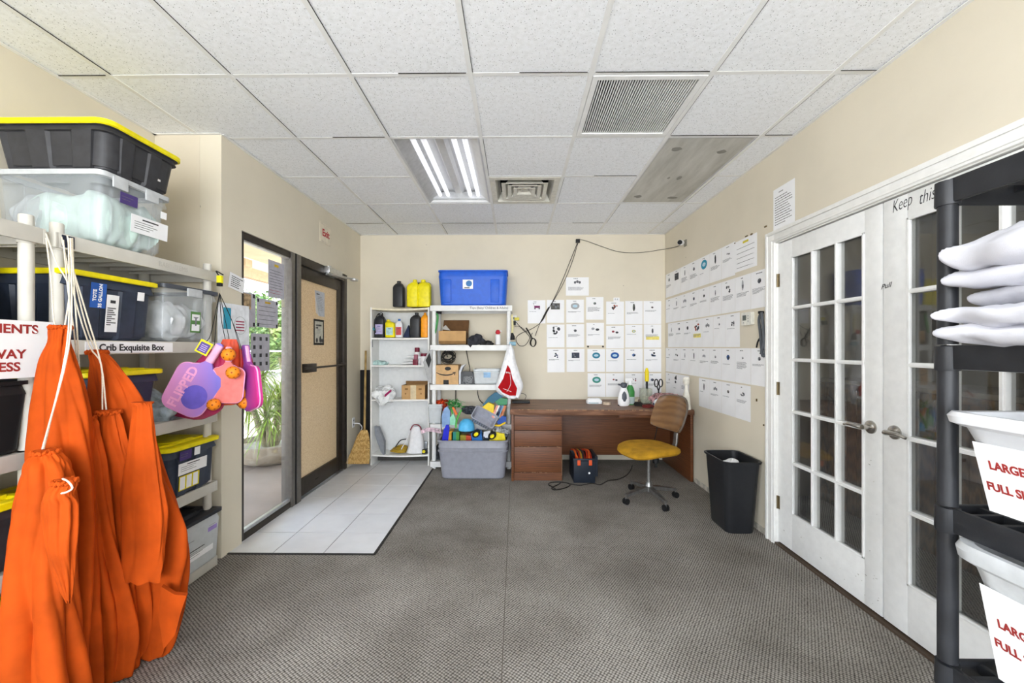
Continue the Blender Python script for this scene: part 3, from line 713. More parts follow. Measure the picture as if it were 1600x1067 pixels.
# ================================================================ TOTES
def tote(name, label, cx, cy, z, w, d, h, mat, lid=None, taper=.86, ribs=8, cat='storage bin', group=None, rim=.012, lidh=.03, r=.04, rot=0, open_=False, contents=None, lidmat=None, latches=False, rimmat=None):
    t = thing(name, label, cat, (cx, cy, z), group)
    R = Matrix.Translation((cx, cy, z)) @ Matrix.Rotation(rot, 4, 'Z')
    b = MB(mat, R); th = .004
    def ring(ws, ds, zz, ins=0, rib=0):
        base = rrect(ws-2*ins, ds-2*ins, r, 4, 24)
        out = []; N = len(base)
        for i, (x, y) in enumerate(base):
            if rib:
                ph = (i % 24)/24; s = 1 if (i//6) % 2 == 0 else 0
                k = 1-rib*s/max(abs(x), abs(y), .05); x *= k; y *= k
            out.append((x, y, zz))
        return out
    rr_ = .014 if ribs else 0
    w0, d0 = w*taper, d*taper if d < .6 else d*(1-(1-taper)*w/d)
    L = [ring(w0-.02, d0-.02, 0, 0, rr_), ring(w0, d0, .012, 0, rr_)]
    k1 = .80
    L += [ring(w0+(w-w0)*k1*.9, d0+(d-d0)*k1*.9, h*k1, 0, rr_), ring(w0+(w-w0)*k1*1.02, d0+(d-d0)*k1*1.02, h*(k1+.015)), ring(w-2*rim, d-2*rim, h-.016)]
    L += [ring(w, d, h-.014), ring(w, d, h), ring(w-2*rim-.004, d-2*rim-.004, h)]
    inner = [ring(w-2*rim-.006, d-2*rim-.006, h-.02), ring(w0, d0, .02, .006), ]
    b.loft(L+inner, None, True, True)
    b.build('body', t)
    if rimmat:
        b = MB(rimmat, R); b.loft([ring(w+.004, d+.004, h-.02), ring(w+.006, d+.006, h+.002), ring(w-2*rim-.01, d-2*rim-.01, h+.002), ring(w-2*rim-.01, d-2*rim-.01, h-.02), ring(w+.004, d+.004, h-.02)], None, False, False); b.build('rim', t)
    if lid:
        b = MB(lid, R)
        b.loft([ring(w+.004, d+.004, h-.014), ring(w+.014, d+.014, h-.010), ring(w+.014, d+.014, h+lidh*.4), ring(w+.0, d+.0, h+lidh*.55), ring(w-.05, d-.05, h+lidh*.55), ring(w-.07, d-.07, h+lidh*.2), ring(w-.14, d-.14, h+lidh*.2), ring(w-.17, d-.17, h+lidh), ring(w-.22, d-.22, h+lidh)], None, True, True)
        for k in (-1, 0, 1): b.box(-.03+k*w*.28, .03+k*w*.28, -d/2+.03, d/2-.03, h+lidh*.2, h+lidh*.8, None, .003)
        b.build('lid', t)
        if latches:
            for sy_ in (-.25, .25):
                b = MB(mat, R); b.cbox((w/2+.004, sy_*d, h-.02), (.016, .07, .05), None, .004); b.build('latch', t)
    return t, R
def sticker(parent, F, w, h, lines=0, m=m_paper, title=True, name='label_sticker', label=None, ink=m_ink, off=.0012):
    b = MB(m); b.prism([(-w/2, -h/2), (w/2, -h/2), (w/2, h/2), (-w/2, h/2)], 0, off, m, F)
    if title: b.flat([(-w*.22, h*.36), (w*.22, h*.36), (w*.22, h*.28), (-w*.22, h*.28)], off+.0006, ink, F)
    for k in range(lines):
        yy_ = h*(.16-.5*k/max(1, lines)); L = rnd.uniform(.35, .8)
        b.flat([(-w*.42, yy_), (-w*.42+w*L, yy_), (-w*.42+w*L, yy_-h*.035), (-w*.42, yy_-h*.035)], off+.0006, M('label_grey_ink', '#777777', .7), F)
    return b.build(name, parent, label=label)
def side_frame(cx_face, y, z, lean):      # face looking +X, leaning outwards at the top
    return frame((cx_face, y, z), (0, 1, 0), (lean, 0, 1))

# contents: soft pillow shape
def pillow(name, label, c, size, rot=(0, 0, 0), mat=None, pinch=.12, seed=0, cat='pillow', group=None, parent=None, wr=.01, N=36, sag=0, pw=3.2):
    from mathutils import Euler
    T = Matrix.Translation(Vector(c)) @ Euler(rot).to_matrix().to_4x4()
    b = MB(mat or m_linen, T); lx, ly, h = size
    def pt(u, v, s):
        e = pinch*(1-abs(u)**2)*abs(v)**2; e2 = pinch*(1-abs(v)**2)*abs(u)**2
        x = u*lx/2*(1-e2); y = v*ly/2*(1-e)
        tk = (max(0, 1-abs(u)**pw)*max(0, 1-abs(v)**pw))**.5 if pw < 5 else (max(0, 1-max(abs(u), abs(v))**pw))**.5
        w_ = noise.noise(Vector((x*7+seed*3.1, y*7, seed)))*wr + noise.noise(Vector((x*22+seed, y*18, seed*2)))*wr*.6 - abs(noise.noise(Vector((x*11+seed*1.7, y*9+x*6, seed*.5))))*wr*1.3
        ex = noise.noise(Vector((u*1.5+seed*5, v*4, 3.3)))*wr*1.2; ey = noise.noise(Vector((u*4, v*1.5+seed*4, 7.3)))*wr*1.2; x += ex; y += ey
        return (x, y, s*(h/2*tk+.002)+w_*(.3+tk)-sag*(u*u))
    sn = lambda k: math.sin(PI/2*(-1+2*k/N))
    g = [[b.V(pt(sn(i), sn(j), 1)) for j in range(N+1)] for i in range(N+1)]
    q = [[b.V(pt(sn(i), sn(j), -1)) for j in range(N+1)] for i in range(N+1)]
    for G, fl in ((g, 0), (q, 1)):
        for i in range(N):
            for j in range(N):
                v = [G[i][j], G[i+1][j], G[i+1][j+1], G[i][j+1]]; b.face(v[::-1] if fl else v)
    edge = [(i, 0) for i in range(N)] + [(N, j) for j in range(N)] + [(i, N) for i in range(N, 0, -1)] + [(0, j) for j in range(N, 0, -1)]
    for (a, c_), (d, e) in zip(edge, edge[1:]+edge[:1]): b.face([g[a][c_], q[a][c_], q[d][e], g[d][e]])
    return b.build(name, parent, label, cat, group, sharp=60)

sx0 = -2.085
# unit B
t, R = tote('storage_tote', 'large clear storage tote with milky bedding inside on the top grey shelf', -2.08, 1.925, 1.836, .50, .36, .315, m_clear, None, .90, 8, r=.03, rimmat=m_clearrim)
Fs = side_frame(-1.843, 1.965, 1.965, .055)
sticker(t, Fs @ Matrix.Translation((.03, .0, 0)), .20, .085, 4)
sticker(t, Fs @ Matrix.Translation((-.085, .10, 0)), .085, .052, 2, M('purple_sticker', '#4b3a78', .5), False, label='purple sticker', ink=m_redink)
sticker(t, Fs @ Matrix.Translation((.095, .085, .006)), .035, .035, 0, title=False)
for yy_ in (-.1, .06):
    b = MB(m_clearrim); b.cbox((-1.828, 1.93+yy_, 2.12), (.008, .07, .05), None, .003); b.build('latch', t)
pillow('folded_bedding', 'pale green bedding squashed inside the large clear tote', (-2.03, 1.92, 1.965), (.34, .28, .235), (0, 0, 0), M('pale_mint_fabric', '#c3d8d0', .9, bmp=.2, bs=300), -.03, 5, 'bedding', pw=6, wr=.02)
pillow('plastic_bag', 'crinkled clear bag beside the bedding inside the large clear tote', (-2.20, 1.86, 1.96), (.14, .20, .22), (0, .3, 0), M('crinkled_film', '#c9cdd0', .25, alpha=.6), .1, 9, 'bag')
t, R = tote('storage_tote', 'black ribbed tote with yellow lid stacked on the clear tote', -2.05, 1.925, 2.153, .53, .40, .205, m_tote_blk, m_yellow, .88, 8, r=.05, lidh=.022)
sticker(t, side_frame(-1.818, 2.0, 2.235, .10) @ Matrix.Translation((-.0, 0, .002)), .05, .05, 0, title=True)
# shelf 2
t, R = tote('storage_tote', 'navy tote with yellow lid and blue label on the second grey shelf', -2.08, 1.835, 1.398, .47, .42, .285, m_tote_navy, m_yellow, .9, 8, r=.03, lidh=.02)
Fs = side_frame(-1.858, 1.85, 1.53, .08)
sticker(t, Fs @ Matrix.Translation((-.03, -.01, 0)), .055, .17, 9, label='tall white list label')
bl = MB(M('blue_sticker', '#2c5fb4', .5)); Fb = Fs @ Matrix.Translation((-.095, .065, 0)); bl.prism([(-.033, -.055), (.033, -.055), (.033, .055), (-.033, .055)], 0, .0012, None, Fb)
bl.text('35 GALLON', .02, Fb @ Matrix.Translation((.008, 0, .0014)) @ Matrix.Rotation(PI/2, 4, 'Z'), m_paper, bold=.0008); bl.text('TOTE', .02, Fb @ Matrix.Translation((-.016, 0, .0014)) @ Matrix.Rotation(PI/2, 4, 'Z'), m_paper, bold=.0008); bl.build('blue_label', t, label='blue sticker with white lettering')
sticker(t, Fs @ Matrix.Translation((.10, .085, .004)), .035, .042, 0, title=False)
t, R = tote('storage_tote', 'clear latched tote with green label holding a plastic bag, second grey shelf', -2.09, 2.275, 1.398, .49, .385, .305, m_clear, None, .92, 6, r=.025, rimmat=M('dark_smoke_rim', '#4b4f57', .3, alpha=.85))
Fs = side_frame(-1.851, 2.29, 1.51, .04)
b = MB(m_paper); b.prism([(-.035, -.06), (.035, -.06), (.035, .06), (-.035, .06)], 0, .0012, M('green_sticker', '#5b8a4a', .5), Fs); b.flat([(-.028, .01), (.028, .01), (.028, .045), (-.028, .045)], .002, m_paper, Fs); b.flat([(-.028, -.05), (.028, -.05), (.028, -.012), (-.028, -.012)], .002, m_paper, Fs)
b.flat([(-.006, -.02), (.006, -.02), (.006, .02), (.02, .03), (-.02, .03), (-.006, .02)], .0026, m_inkG, Fs); b.build('green_label', t, label='green and white product sticker')
b = MB(m_clearrim); b.cbox((-1.838, 2.27, 1.675), (.012, .10, .045), None, .004); b.build('latch', t)
b = MB(m_clearrim); b.cbox((-2.02, 2.077, 1.68), (.05, .012, .04), None, .004); b.build('latch', t)
pillow('plastic_bag', 'white bag bundle inside the clear latched tote', (-2.06, 2.26, 1.52), (.38, .28, .20), (0, 0, .2), M('white_film', '#e6e8ea', .4), .12, 4, 'bag', wr=.03)
# shelf 3
t, R = tote('storage_tote', 'navy tote with yellow lid half hidden behind the orange bags, third grey shelf', -2.09, 1.90, .968, .46, .38, .275, m_tote_navy, m_yellow, .86, 8, r=.03, lidh=.022)
sticker(t, side_frame(-1.884, 1.88, 1.14, .09), .05, .05, 1, M('blue_sticker', '#2c5fb4'), False)
pillow('plastic_wrapped_bedding', 'bedding in bluish clear wrap lying on the third grey shelf under the paddles', (-2.03, 2.26, 1.035), (.34, .34, .135), (0, 0, .1), M('bluish_film', '#b9c7d0', .25, var=.2, bmp=.3, bs=60), .1, 8, 'bedding', wr=.03)
# shelf 4
t, R = tote('storage_tote', 'navy tote with yellow lid and white list label on the fourth grey shelf', -2.08, 2.285, .537, .48, .355, .275, m_tote_navy, m_yellow, .92, 6, r=.03, lidh=.022)
Fs = side_frame(-1.852, 2.27, .655, .05)
sticker(t, Fs @ Matrix.Translation((0.0, .035, .002)), .20, .065, 3)
b = MB(m_yellow); b.prism([(-.09, -.085), (.05, -.085), (.05, -.005), (-.09, -.005)], 0, .001, None, Fs); 
for k in range(3): b.flat([(-.085+.045*k, -.08), (-.05+.045*k, -.08), (-.05+.045*k, -.01), (-.085+.045*k, -.01)], .0016, m_paper, Fs)
b.build('yellow_label', t, label='yellow and white picture label')
sticker(t, Fs @ Matrix.Translation((.02, .115, .006)), .04, .045, 0, title=False); sticker(t, Fs @ Matrix.Translation((-.06, .11, .006)), .08, .05, 2, M('purple_sticker', '#4b3a78'), False, label='purple sticker')
t, R = tote('storage_tote', 'small dark tote with yellow lid beside the orange bags on the fourth grey shelf', -2.07, 1.87, .537, .44, .40, .185, m_tote_navy, m_yellow, .9, 6, r=.03, lidh=.02)
# bottom shelf
t, R = tote('storage_tote', 'clear tote with black lid on the bottom grey shelf near the column', -2.08, 2.29, .072, .50, .36, .295, m_clear2, M('black_lid_plastic', '#25262c', .4), .94, 0, r=.025, lidh=.018)
Fs = side_frame(-1.842, 2.29, .20, .03)
sticker(t, Fs @ Matrix.Translation((0.0, -.02, .001)), .24, .07, 3); sticker(t, Fs @ Matrix.Translation((.11, .09, .003)), .07, .055, 2, M('lilac_sticker', '#9a83c8', .5), False, label='lilac sticker'); sticker(t, Fs @ Matrix.Translation((-.03, .07, .002)), .10, .075, 2, M('greyish_card', '#cfd1d4', .6))
# unit A contents
b = MB(M('grey_hex_carton', '#55534f', .6)); pc = Vector((-2.0, 1.36, 1.50))
t = thing('carton_roll', 'grey hexagonal carton holding an orange roll on the left rack', 'carton', pc+Vector((0, 0, -.10)))
hexo = [(.10*math.cos(a), .10*math.sin(a)) for a in [PI/6+2*PI*k/6 for k in range(6)]]; hexi = [(x*.93, y*.93) for x, y in hexo]
Fh = frame(pc, (0, 1, 0), (0, 0, 1))
b.T = Fh; b.loft([[(x, y, -.20) for x, y in hexo], [(x, y, .10) for x, y in hexo], [(x, y, .10) for x, y in hexi], [(x, y, -.18) for x, y in hexi]], None, True, True); b.build('carton', t)
b = MB(M('orange_foil', '#e0a040', .35, bmp=.3, bs=40)); b.T = Fh; b.lathe([(.07, -.15), (.078, .0), (.074, .09), (.05, .092)], seg=20); b.build('orange_roll', t)
pillow('plastic_bag', 'crumpled white plastic under the grey carton on the left rack', (-1.98, 1.43, 1.425), (.24, .20, .05), (0, 0, 0), M('white_film', '#e6e8ea'), .2, 3, 'bag', wr=.02)
t, R = tote('storage_tote', 'dark tote with yellow lid behind the grey carton on the left rack', -2.17, 1.25, 1.398, .28, .52, .30, m_tote_blk, m_yellow, .9, 8, r=.03, lidh=.02)
t, R = tote('storage_tote', 'black tote behind the replacements sign on the left rack', -2.07, 1.25, .968, .40, .56, .27, m_black, None, .92, 0, r=.03)
t, R = tote('storage_tote', 'dark tote with yellow lid at the left edge below the replacements sign', -2.08, 1.27, .537, .46, .50, .25, m_tote_blk, m_yellow, .9, 8, r=.03, lidh=.03)
t, R = tote('storage_tote', 'dark tote with yellow lid at the lower left edge of the frame', -2.08, 1.28, .072, .46, .50, .31, m_tote_blk, m_yellow, .9, 8, r=.03, lidh=.03)
# replacements sign on the front edge of unit A
A = atX(40, 541, -1.855)
b = MB(m_paper); sw = .42; b.cbox((-1.856, 1.585-sw/2, 1.358), (.0024, sw, .215)); Fg = lambda z: frame((-1.8545, 1.585-sw/2-.005, z), (0, 1, 0), (0, 0, 1))
for k, s_ in enumerate(('REPLACEMENTS', 'FOR', 'ROLLAWAY', 'MATTRESS')): b.text(s_, .046, Fg(1.432-.047*k), m_redink, bold=.0012, sx=1.0)
b.build('shelf_sign', None, 'laminated white sign reading REPLACEMENTS FOR ROLLAWAY MATTRESS on the left rack', 'sign')

# ================================================================ ORANGE BAGS
def bag(label, levels, seed, n=9, amp=0.125, depth=.55, cords=(), tieY=None, ruf=True, tilt=0):
    """levels: (px_py, px_left, px_right, Y) measured from the photo, turned into metres at that distance"""
    r = random.Random(seed); L = []
    for py, a, c, Y in levels:
        p0 = atY(a, py, Y); p1 = atY(c, py, Y)
        L.append(Vector(((p0.x+p1.x)/2, Y, max(.004, p0.z))).to_tuple() + (abs(p1.x-p0.x)/2,))
    C = spline([Vector(l[:3]) for l in L], 9); Rr = spline([Vector((l[3], 0, 0)) for l in L], 9)
    root = thing('drawstring_bag', label, 'bag', (C[-1].x, C[-1].y, max(0, C[-1].z)), 'orange drawstring bags')
    N = 110; rings = []; M_ = len(C)
    for i, (c, q) in enumerate(zip(C, Rr)):
        v = i/(M_-1); a = max(.004, q.x); top = max(0, 1-v*9)
        bd = a*(depth+ .25*top); row = []
        for k in range(N):
            th = 2*PI*k/N
            drift = noise.noise(Vector((v*3, seed*7.7, 0)))*1.6
            f = 1 + amp*(.35+.9*v)*(2.2*abs(math.sin(n*.5*th*2/2+drift+seed+v*1.5))-1.3) + amp*.7*(1.6*abs(math.sin((n+2)*th*.5*2/2+drift*2-v*4+seed*2))-1)
            f += .10*top*math.sin(26*th+seed) + (1-min(1, v*3))*.06*math.sin(19*th+seed*3)
            f += .12*noise.noise(Vector((math.cos(th)*1.3, math.sin(th)*1.3, v*5+seed*2.2))) + .035*noise.noise(Vector((math.cos(th)*5, math.sin(th)*5, v*16+seed)))
            if i == M_-1: f *= .8
            z = c.z + .006*math.sin(5*th+seed)*v
            row.append((c.x+a*math.cos(th)*f, c.y+bd*math.sin(th)*f, max(.003, z)))
        rings.append(row)
    b = MB(m_orange); b.loft(rings, None, True, True); b.build('bag_body', root, sharp=70)
    if ruf:    # gathered casing around the neck
        k = 5; c = C[k]; a = Rr[k].x*1.12; b = MB(m_orange); T0 = []
        for j in range(61):
            th = 2*PI*j/60; w_ = 1+.08*math.sin(20*th); T0.append((c.x+a*math.cos(th)*w_, c.y+a*.8*math.sin(th)*w_, c.z+.006*math.sin(13*th)))
        b.tube(T0, .0055, 8); b.build('gathered_hem', root)
    b = MB(m_cord)
    for path in cords:
        b.tube([atY(px, py, Y) for px, py, Y in path], .0026, 6, smooth=4)
    if cords: b.build('drawstring', root, label='off white cord drawstring')
    return root
hp = 1.56
bag('tall orange drawstring bag hanging behind the front ones at the far left', [(508, 88, 102, 1.50), (516, 80, 108, 1.49), (535, 78, 107, 1.48), (560, 70, 112, 1.47), (610, 62, 124, 1.47), (680, 52, 134, 1.47), (760, 50, 140, 1.47), (860, 48, 140, 1.47), (960, 44, 140, 1.47), (1040, 44, 140, 1.47), (1095, 44, 140, 1.47)], 1, n=6, amp=0.163, depth=.6,
    cords=[[(72, 365, 1.52), (88, 410, 1.53), (108, 450, 1.53), (101, 512, 1.5)], [(72, 372, 1.52), (80, 440, 1.52), (84, 500, 1.51), (92, 512, 1.5)]])
bag('orange drawstring bag at the front left with its white cord pulled diagonally', [(702, 60, 78, 1.36), (712, 54, 92, 1.35), (735, 44, 104, 1.34), (790, 34, 106, 1.34), (850, 26, 102, 1.34), (920, 20, 104, 1.34), (1000, 16, 112, 1.34), (1080, 13, 116, 1.34), (1160, 12, 120, 1.34)], 2, n=5, amp=0.188, depth=.7,
    cords=[[(110, 372, 1.56), (112, 440, 1.52), (107, 545, 1.44), (66, 702, 1.35)], [(107, 372, 1.56), (108, 440, 1.52), (104, 545, 1.44), (68, 702, 1.36)]])
bag('small gathered orange bag in front, cinched into a puckered knot', [(748, 90, 108, 1.26), (757, 84, 117, 1.26), (772, 74, 112, 1.26), (790, 71, 115, 1.26), (840, 76, 116, 1.26), (880, 84, 114, 1.27), (920, 96, 112, 1.28), (940, 104, 110, 1.29)], 3, n=7, amp=0.125, depth=.6, cords=[[(98, 748, 1.20), (106, 752, 1.185), (113, 762, 1.18), (106, 768, 1.175), (96, 771, 1.175)]])
bag('orange drawstring bag in the middle reaching down to the carpet', [(648, 120, 138, 1.55), (658, 116, 148, 1.54), (678, 114, 152, 1.54), (705, 108, 157, 1.54), (760, 108, 166, 1.56), (840, 116, 178, 1.58), (930, 124, 196, 1.60), (1000, 126, 208, 1.62), (1050, 132, 206, 1.64), (1060, 136, 200, 1.65)], 4, n=6, amp=0.163, depth=.55,
    cords=[[(113, 372, 1.57), (116, 450, 1.56), (122, 540, 1.55), (128, 650, 1.545)], [(99, 375, 1.57), (106, 450, 1.56), (118, 540, 1.55), (125, 650, 1.545)]])
bag('largest orange drawstring bag spreading to the right onto the carpet', [(546, 142, 156, 1.66), (556, 140, 170, 1.65), (580, 144, 190, 1.65), (620, 146, 215, 1.66), (670, 152, 232, 1.67), (740, 160, 255, 1.69), (810, 166, 283, 1.71), (860, 170, 290, 1.72), (920, 184, 286, 1.73), (970, 196, 276, 1.73), (1015, 204, 262, 1.74), (1032, 215, 252, 1.74)], 5, n=5, amp=0.150, depth=.42,
    cords=[[(105, 368, 1.60), (120, 450, 1.62), (135, 510, 1.64), (149, 548, 1.655)], [(96, 370, 1.60), (118, 470, 1.6), (140, 540, 1.62), (158, 570, 1.6), (160, 640, 1.58)]])
bag('orange bag with flat open mouth hanging down in front of the largest one', [(628, 207, 237, 1.60), (640, 208, 238, 1.59), (680, 204, 242, 1.59), (740, 196, 250, 1.59), (800, 192, 258, 1.59), (860, 192, 256, 1.60), (900, 195, 250, 1.60), (908, 196, 248, 1.60)], 6, n=4, amp=0.088, depth=.30, ruf=False)
bag('orange drawstring bag bunched behind the middle and largest bags', [(640, 158, 178, 1.60), (652, 154, 188, 1.59), (700, 150, 200, 1.60), (780, 150, 215, 1.62), (870, 156, 225, 1.65), (960, 160, 230, 1.68), (1015, 168, 225, 1.70), (1024, 172, 220, 1.70)], 7, n=6, amp=0.150, depth=.4,
    cords=[[(114, 420, 1.6), (138, 500, 1.6), (158, 570, 1.59), (166, 640, 1.59)]])
# pointed corner of cloth lying out at the lower right
b = MB(m_orange)
P = [atY(255, 915, 1.635), atY(275, 927, 1.625), atY(294, 929, 1.62), atY(285, 955, 1.62), atY(276, 990, 1.625), atY(258, 1012, 1.635), atY(250, 960, 1.64)]
b.loft([[p+Vector((0, -.008, 0)) for p in P], [p+Vector((-.01, .012, 0)) for p in P]], None)
bags = [o for o in bpy.data.objects if o.name.startswith('drawstring_bag') and 'largest orange' in o.get('label', '') and 'spreading' in o.get('label', '')]
b.build('cloth_corner', bags[0])

# ================================================================ PADDLE BAGS
def paddle_outline(s=1.0, fw=.095, fl=.25, hw=.016, hl=.125):
    pts = []
    for cx, cy, a0 in ((fw-.05, -fl+.055, -PI/2), (fw-.035, -.055, 0)):
        for i in range(7):
            a = a0+PI/2*i/6; rr_ = .05 if cy < -.1 else .045
            pts.append((cx+rr_*math.cos(a), cy+rr_*math.sin(a)))
    pts += [(hw+.018, .004), (hw, .028), (hw, hl), (hw*.6, hl+.008)]
    return [(x*s, y*s) for x, y in pts] + [(-x*s, y*s) for x, y in reversed(pts)]
def paddle_mat(nm, c1, c2):
    m, n, l, p, out = new_mat(nm); t = n.new('ShaderNodeTexCoord'); g = n.new('ShaderNodeTexGradient')
    mp = n.new('ShaderNodeMapping'); mp.inputs['Scale'].default_value = (1, 1, 4.0); mp.inputs['Rotation'].default_value = (0, PI/2, 0)
    l.new(t.outputs['Generated'], g.inputs[0]); l.new(ramp(n, l, g.outputs['Fac'], [(.1, c1), (.9, c2)]), p.inputs['Base Color']); p.inputs['Roughness'].default_value = .35; return m
m_padA = paddle_mat('pink_violet_paddle_print', '#e08fc4', '#7d6fc9')
m_padB = M('coral_paddle', '#e8827c', .4); m_padC = paddle_mat('magenta_teal_paddle_print', '#5a4aa0', '#d0308c')
m_pink = M('pink_edge_guard', '#f0a6d0', .4); m_neon = M('neon_yellow_tag', '#efe21a', .5)
def paddle(label, px, py, Y, roll, yaw, mat, text=None, s=1.0, thick=.014):
    c = atY(px, py, Y)
    t = thing('paddle', label, 'paddle', c, 'pickleball paddles')
    T = Matrix.Translation(c) @ Matrix.Rotation(yaw, 4, 'Z') @ frame((0, 0, 0), (1, 0, 0), (0, 0, 1)) @ Matrix.Rotation(roll, 4, 'Z') @ Matrix.Scale(s, 4)
    o = paddle_outline()
    face_ = [p for p in o]
    b = MB(mat, T); b.prism(o, -thick/2, thick/2, mat)
    if text: b.text(text, .058, Matrix.Translation((-.038, -.125, thick/2+.0006)) @ Matrix.Rotation(PI/2, 4, 'Z'), m_pink, bold=.0018, sx=1.05)
    if text:
        ci_ = [(.028+.055*math.cos(a), -.15+.06*math.sin(a)) for a in [2*PI*k/30 for k in range(30)]]
        b.flat(ci_, thick/2+.0004, M('violet_disc', '#6a5cc0', .4))
    b.build('paddle_face', t)
    b = MB(m_pink, T); e = [p for p in o if p[1] < .01]; e = sorted(e, key=lambda p: math.atan2(p[1]+.12, p[0]) if False else 0) if False else [p for p in o[:15]]+[p for p in o[-15:]]
    b.tube([(x, y, 0) for x, y in o[:15]], .0042, 8); b.tube([(x, y, 0) for x, y in o[-15:]], .0042, 8); b.tube([(o[0][0], o[0][1], 0), (o[-1][0], o[-1][1], 0)], .0042, 8)
    b.build('edge_guard', t)
    b = MB(M('pink_grip_wrap', '#efb0cf', .7, bmp=.3, bs=60), T); b.loft([[(x*1.0, y, z) for x, z in rrect(.036, .028, .011)] for y in [.03+.0949*k/10 for k in range(11)]]); b.build('grip', t)
    return t
def ball(label, px, py, Y, r=.037):
    c = atY(px, py, Y); b = MB(M('orange_ball_plastic', '#f08a1c', .45)); prof = [(r*math.sin(PI*k/14), -r*math.cos(PI*k/14)) for k in range(15)]
    prof[0] = (.0005, -r); prof[-1] = (.0005, r); b.lathe(prof, c, 24)
    for k in range(22):
        z = 1-2*(k+.5)/22; a = k*2.4; v = Vector((math.sqrt(1-z*z)*math.cos(a), math.sqrt(1-z*z)*math.sin(a), z)); u = v.orthogonal().normalized(); w = v.cross(u)
        b.face([b.V(c+v*(r+.0006)+(u*math.cos(t_)+w*math.sin(t_))*.0045) for t_ in [2*PI*j/8 for j in range(8)]], M('ball_hole_dark', '#9c4a10', .8))
    return b.build('pickleball', None, label, 'ball', 'orange perforated balls', origin=(c.x, c.y, c.z-r))
def mesh_bag(label, pts, Y, dep, col, tag_=True, cords=()):
    m = M('sheer_mesh_'+col.strip('#'), col, .5, alpha=.62, bmp=.3, bs=500)
    c = atY(pts[0][1], pts[0][0], Y); root = thing('mesh_bag', label, 'bag', c, 'sheer paddle bags hanging on the rack end')
    C = spline([Vector((( a+d)/2, py, 0)) for py, a, d in pts], 5); Rr = spline([Vector((abs(d-a)/2, 0, 0)) for py, a, d in pts], 5); rings = []
    for i, (q, w) in enumerate(zip(C, Rr)):
        p = atY(q.x, q.y, Y); a = w.x*Y/F_PX; v = i/(len(C)-1); row = []
        for k in range(48):
            th = 2*PI*k/48; f = 1+.07*math.sin(5*th+v*4)+.04*math.sin(11*th+v*9)
            row.append((p.x+a*math.cos(th)*f, p.y+dep*min(1, a/.05)*math.sin(th)*f, p.z))
        rings.append(row)
    b = MB(m); b.loft(rings, None, True, True); b.build('mesh_body', root, sharp=70)
    b = MB(m_black)
    for path in cords: b.tube([atY(x, y, yy_) for x, y, yy_ in path], .0018, 6, smooth=3)
    b.build('drawstring', root, label='thin black drawstring')
    return root
YP = 2.16
top = (343, 458, 2.36)
mesh_bag('sheer magenta bag behind the FLIPPED paddle', [(545, 326, 340), (560, 312, 350), (590, 280, 352), (630, 252, 350), (645, 262, 340), (655, 300, 318)], YP+.06, .028, '#c81560', cords=[[top, (338, 500, 2.25), (335, 545, 2.2)]])
paddle('pink and violet paddle lettered FLIPPED hanging over the grey shelf edge', 322, 574, YP, -.50, .25, m_padA, 'FLIPPED', 1.10)
mesh_bag('sheer orange bag in the middle holding a coral paddle and two balls', [(530, 350, 368), (545, 346, 372), (580, 346, 374), (620, 340, 372), (632, 345, 368)], YP+.10, .045, '#ee4a10', cords=[[top, (352, 500, 2.28), (358, 530, 2.24)], [top, (346, 500, 2.28), (352, 530, 2.24)]])
paddle('coral paddle seen through the orange mesh bag', 357, 572, YP+.02, -.02, .1, m_padB, None, .82)
mesh_bag('sheer crimson bag on the right holding two balls', [(545, 368, 384), (560, 366, 392), (590, 368, 396), (625, 370, 398), (637, 376, 392)], YP+.16, .045, '#d8182c', cords=[[top, (362, 500, 2.30), (375, 545, 2.28)], [top, (366, 510, 2.30), (378, 548, 2.28)]])
paddle('magenta paddle turned edge-on at the right of the hanging paddles', 388, 574, YP+.08, .30, -.60, m_padC, None, .98, .03)
ball('orange perforated ball at the top of the orange mesh bag', 357, 554, YP-.03, .034); ball('orange perforated ball in front of the coral paddle', 364, 582, YP-.035, .034)
ball('orange perforated ball below the FLIPPED paddle', 334, 632, YP-.02, .032); ball('upper of two balls in the crimson bag', 381, 614, YP+.09, .034); ball('lower of two balls in the crimson bag', 383, 629, YP+.08, .034)
tgc = atY(319, 543, YP-.03)
b = MB(m_neon); Ft = Matrix.Translation(tgc) @ Matrix.Rotation(.2, 4, 'Z') @ frame((0, 0, 0), (1, 0, 0), (0, 0, 1)) @ Matrix.Rotation(-.5, 4, 'Z')
b.prism([(-.032, -.036), (.032, -.036), (.032, .036), (-.032, .036)], 0, .003, m_neon, Ft); b.flat([(-.025, -.028), (.025, -.028), (.025, .026), (-.025, .026)], .0036, M('purple_card', '#5b4a86', .5), Ft)
for k in range(4): b.flat([(-.016, .014-.010*k), (.016, .014-.010*k), (.016, .010-.010*k), (-.016, .010-.010*k)], .0042, M('lilac_ink', '#b9a6dd', .6), Ft)
b.tube([tgc+Vector((.01, 0, .03)), atY(330, 520, YP), atY(343, 458, 2.36)], .002, 6, m_black, smooth=3)
b.build('hang_tag', None, 'yellow rimmed purple hang tag beside the paddle grip', 'tag')
b = MB(m_neon); p = atY(336, 437, 2.44); b.cbox(p+Vector((.03, 0, -.0)), (.03, .02, .05), m_neon, .003); b.cbox(p+Vector((.032, -.004, -.03)), (.026, .02, .022), m_black, .002); b.tube([p+Vector((.02, 0, .03)), p+Vector((.0, .01, .055)), p+Vector((.05, 0, .03))], .004, 6, m_black, smooth=4)
b.build('clip_hook', None, 'small yellow and black clip at the top right end of the grey rack', 'clip')
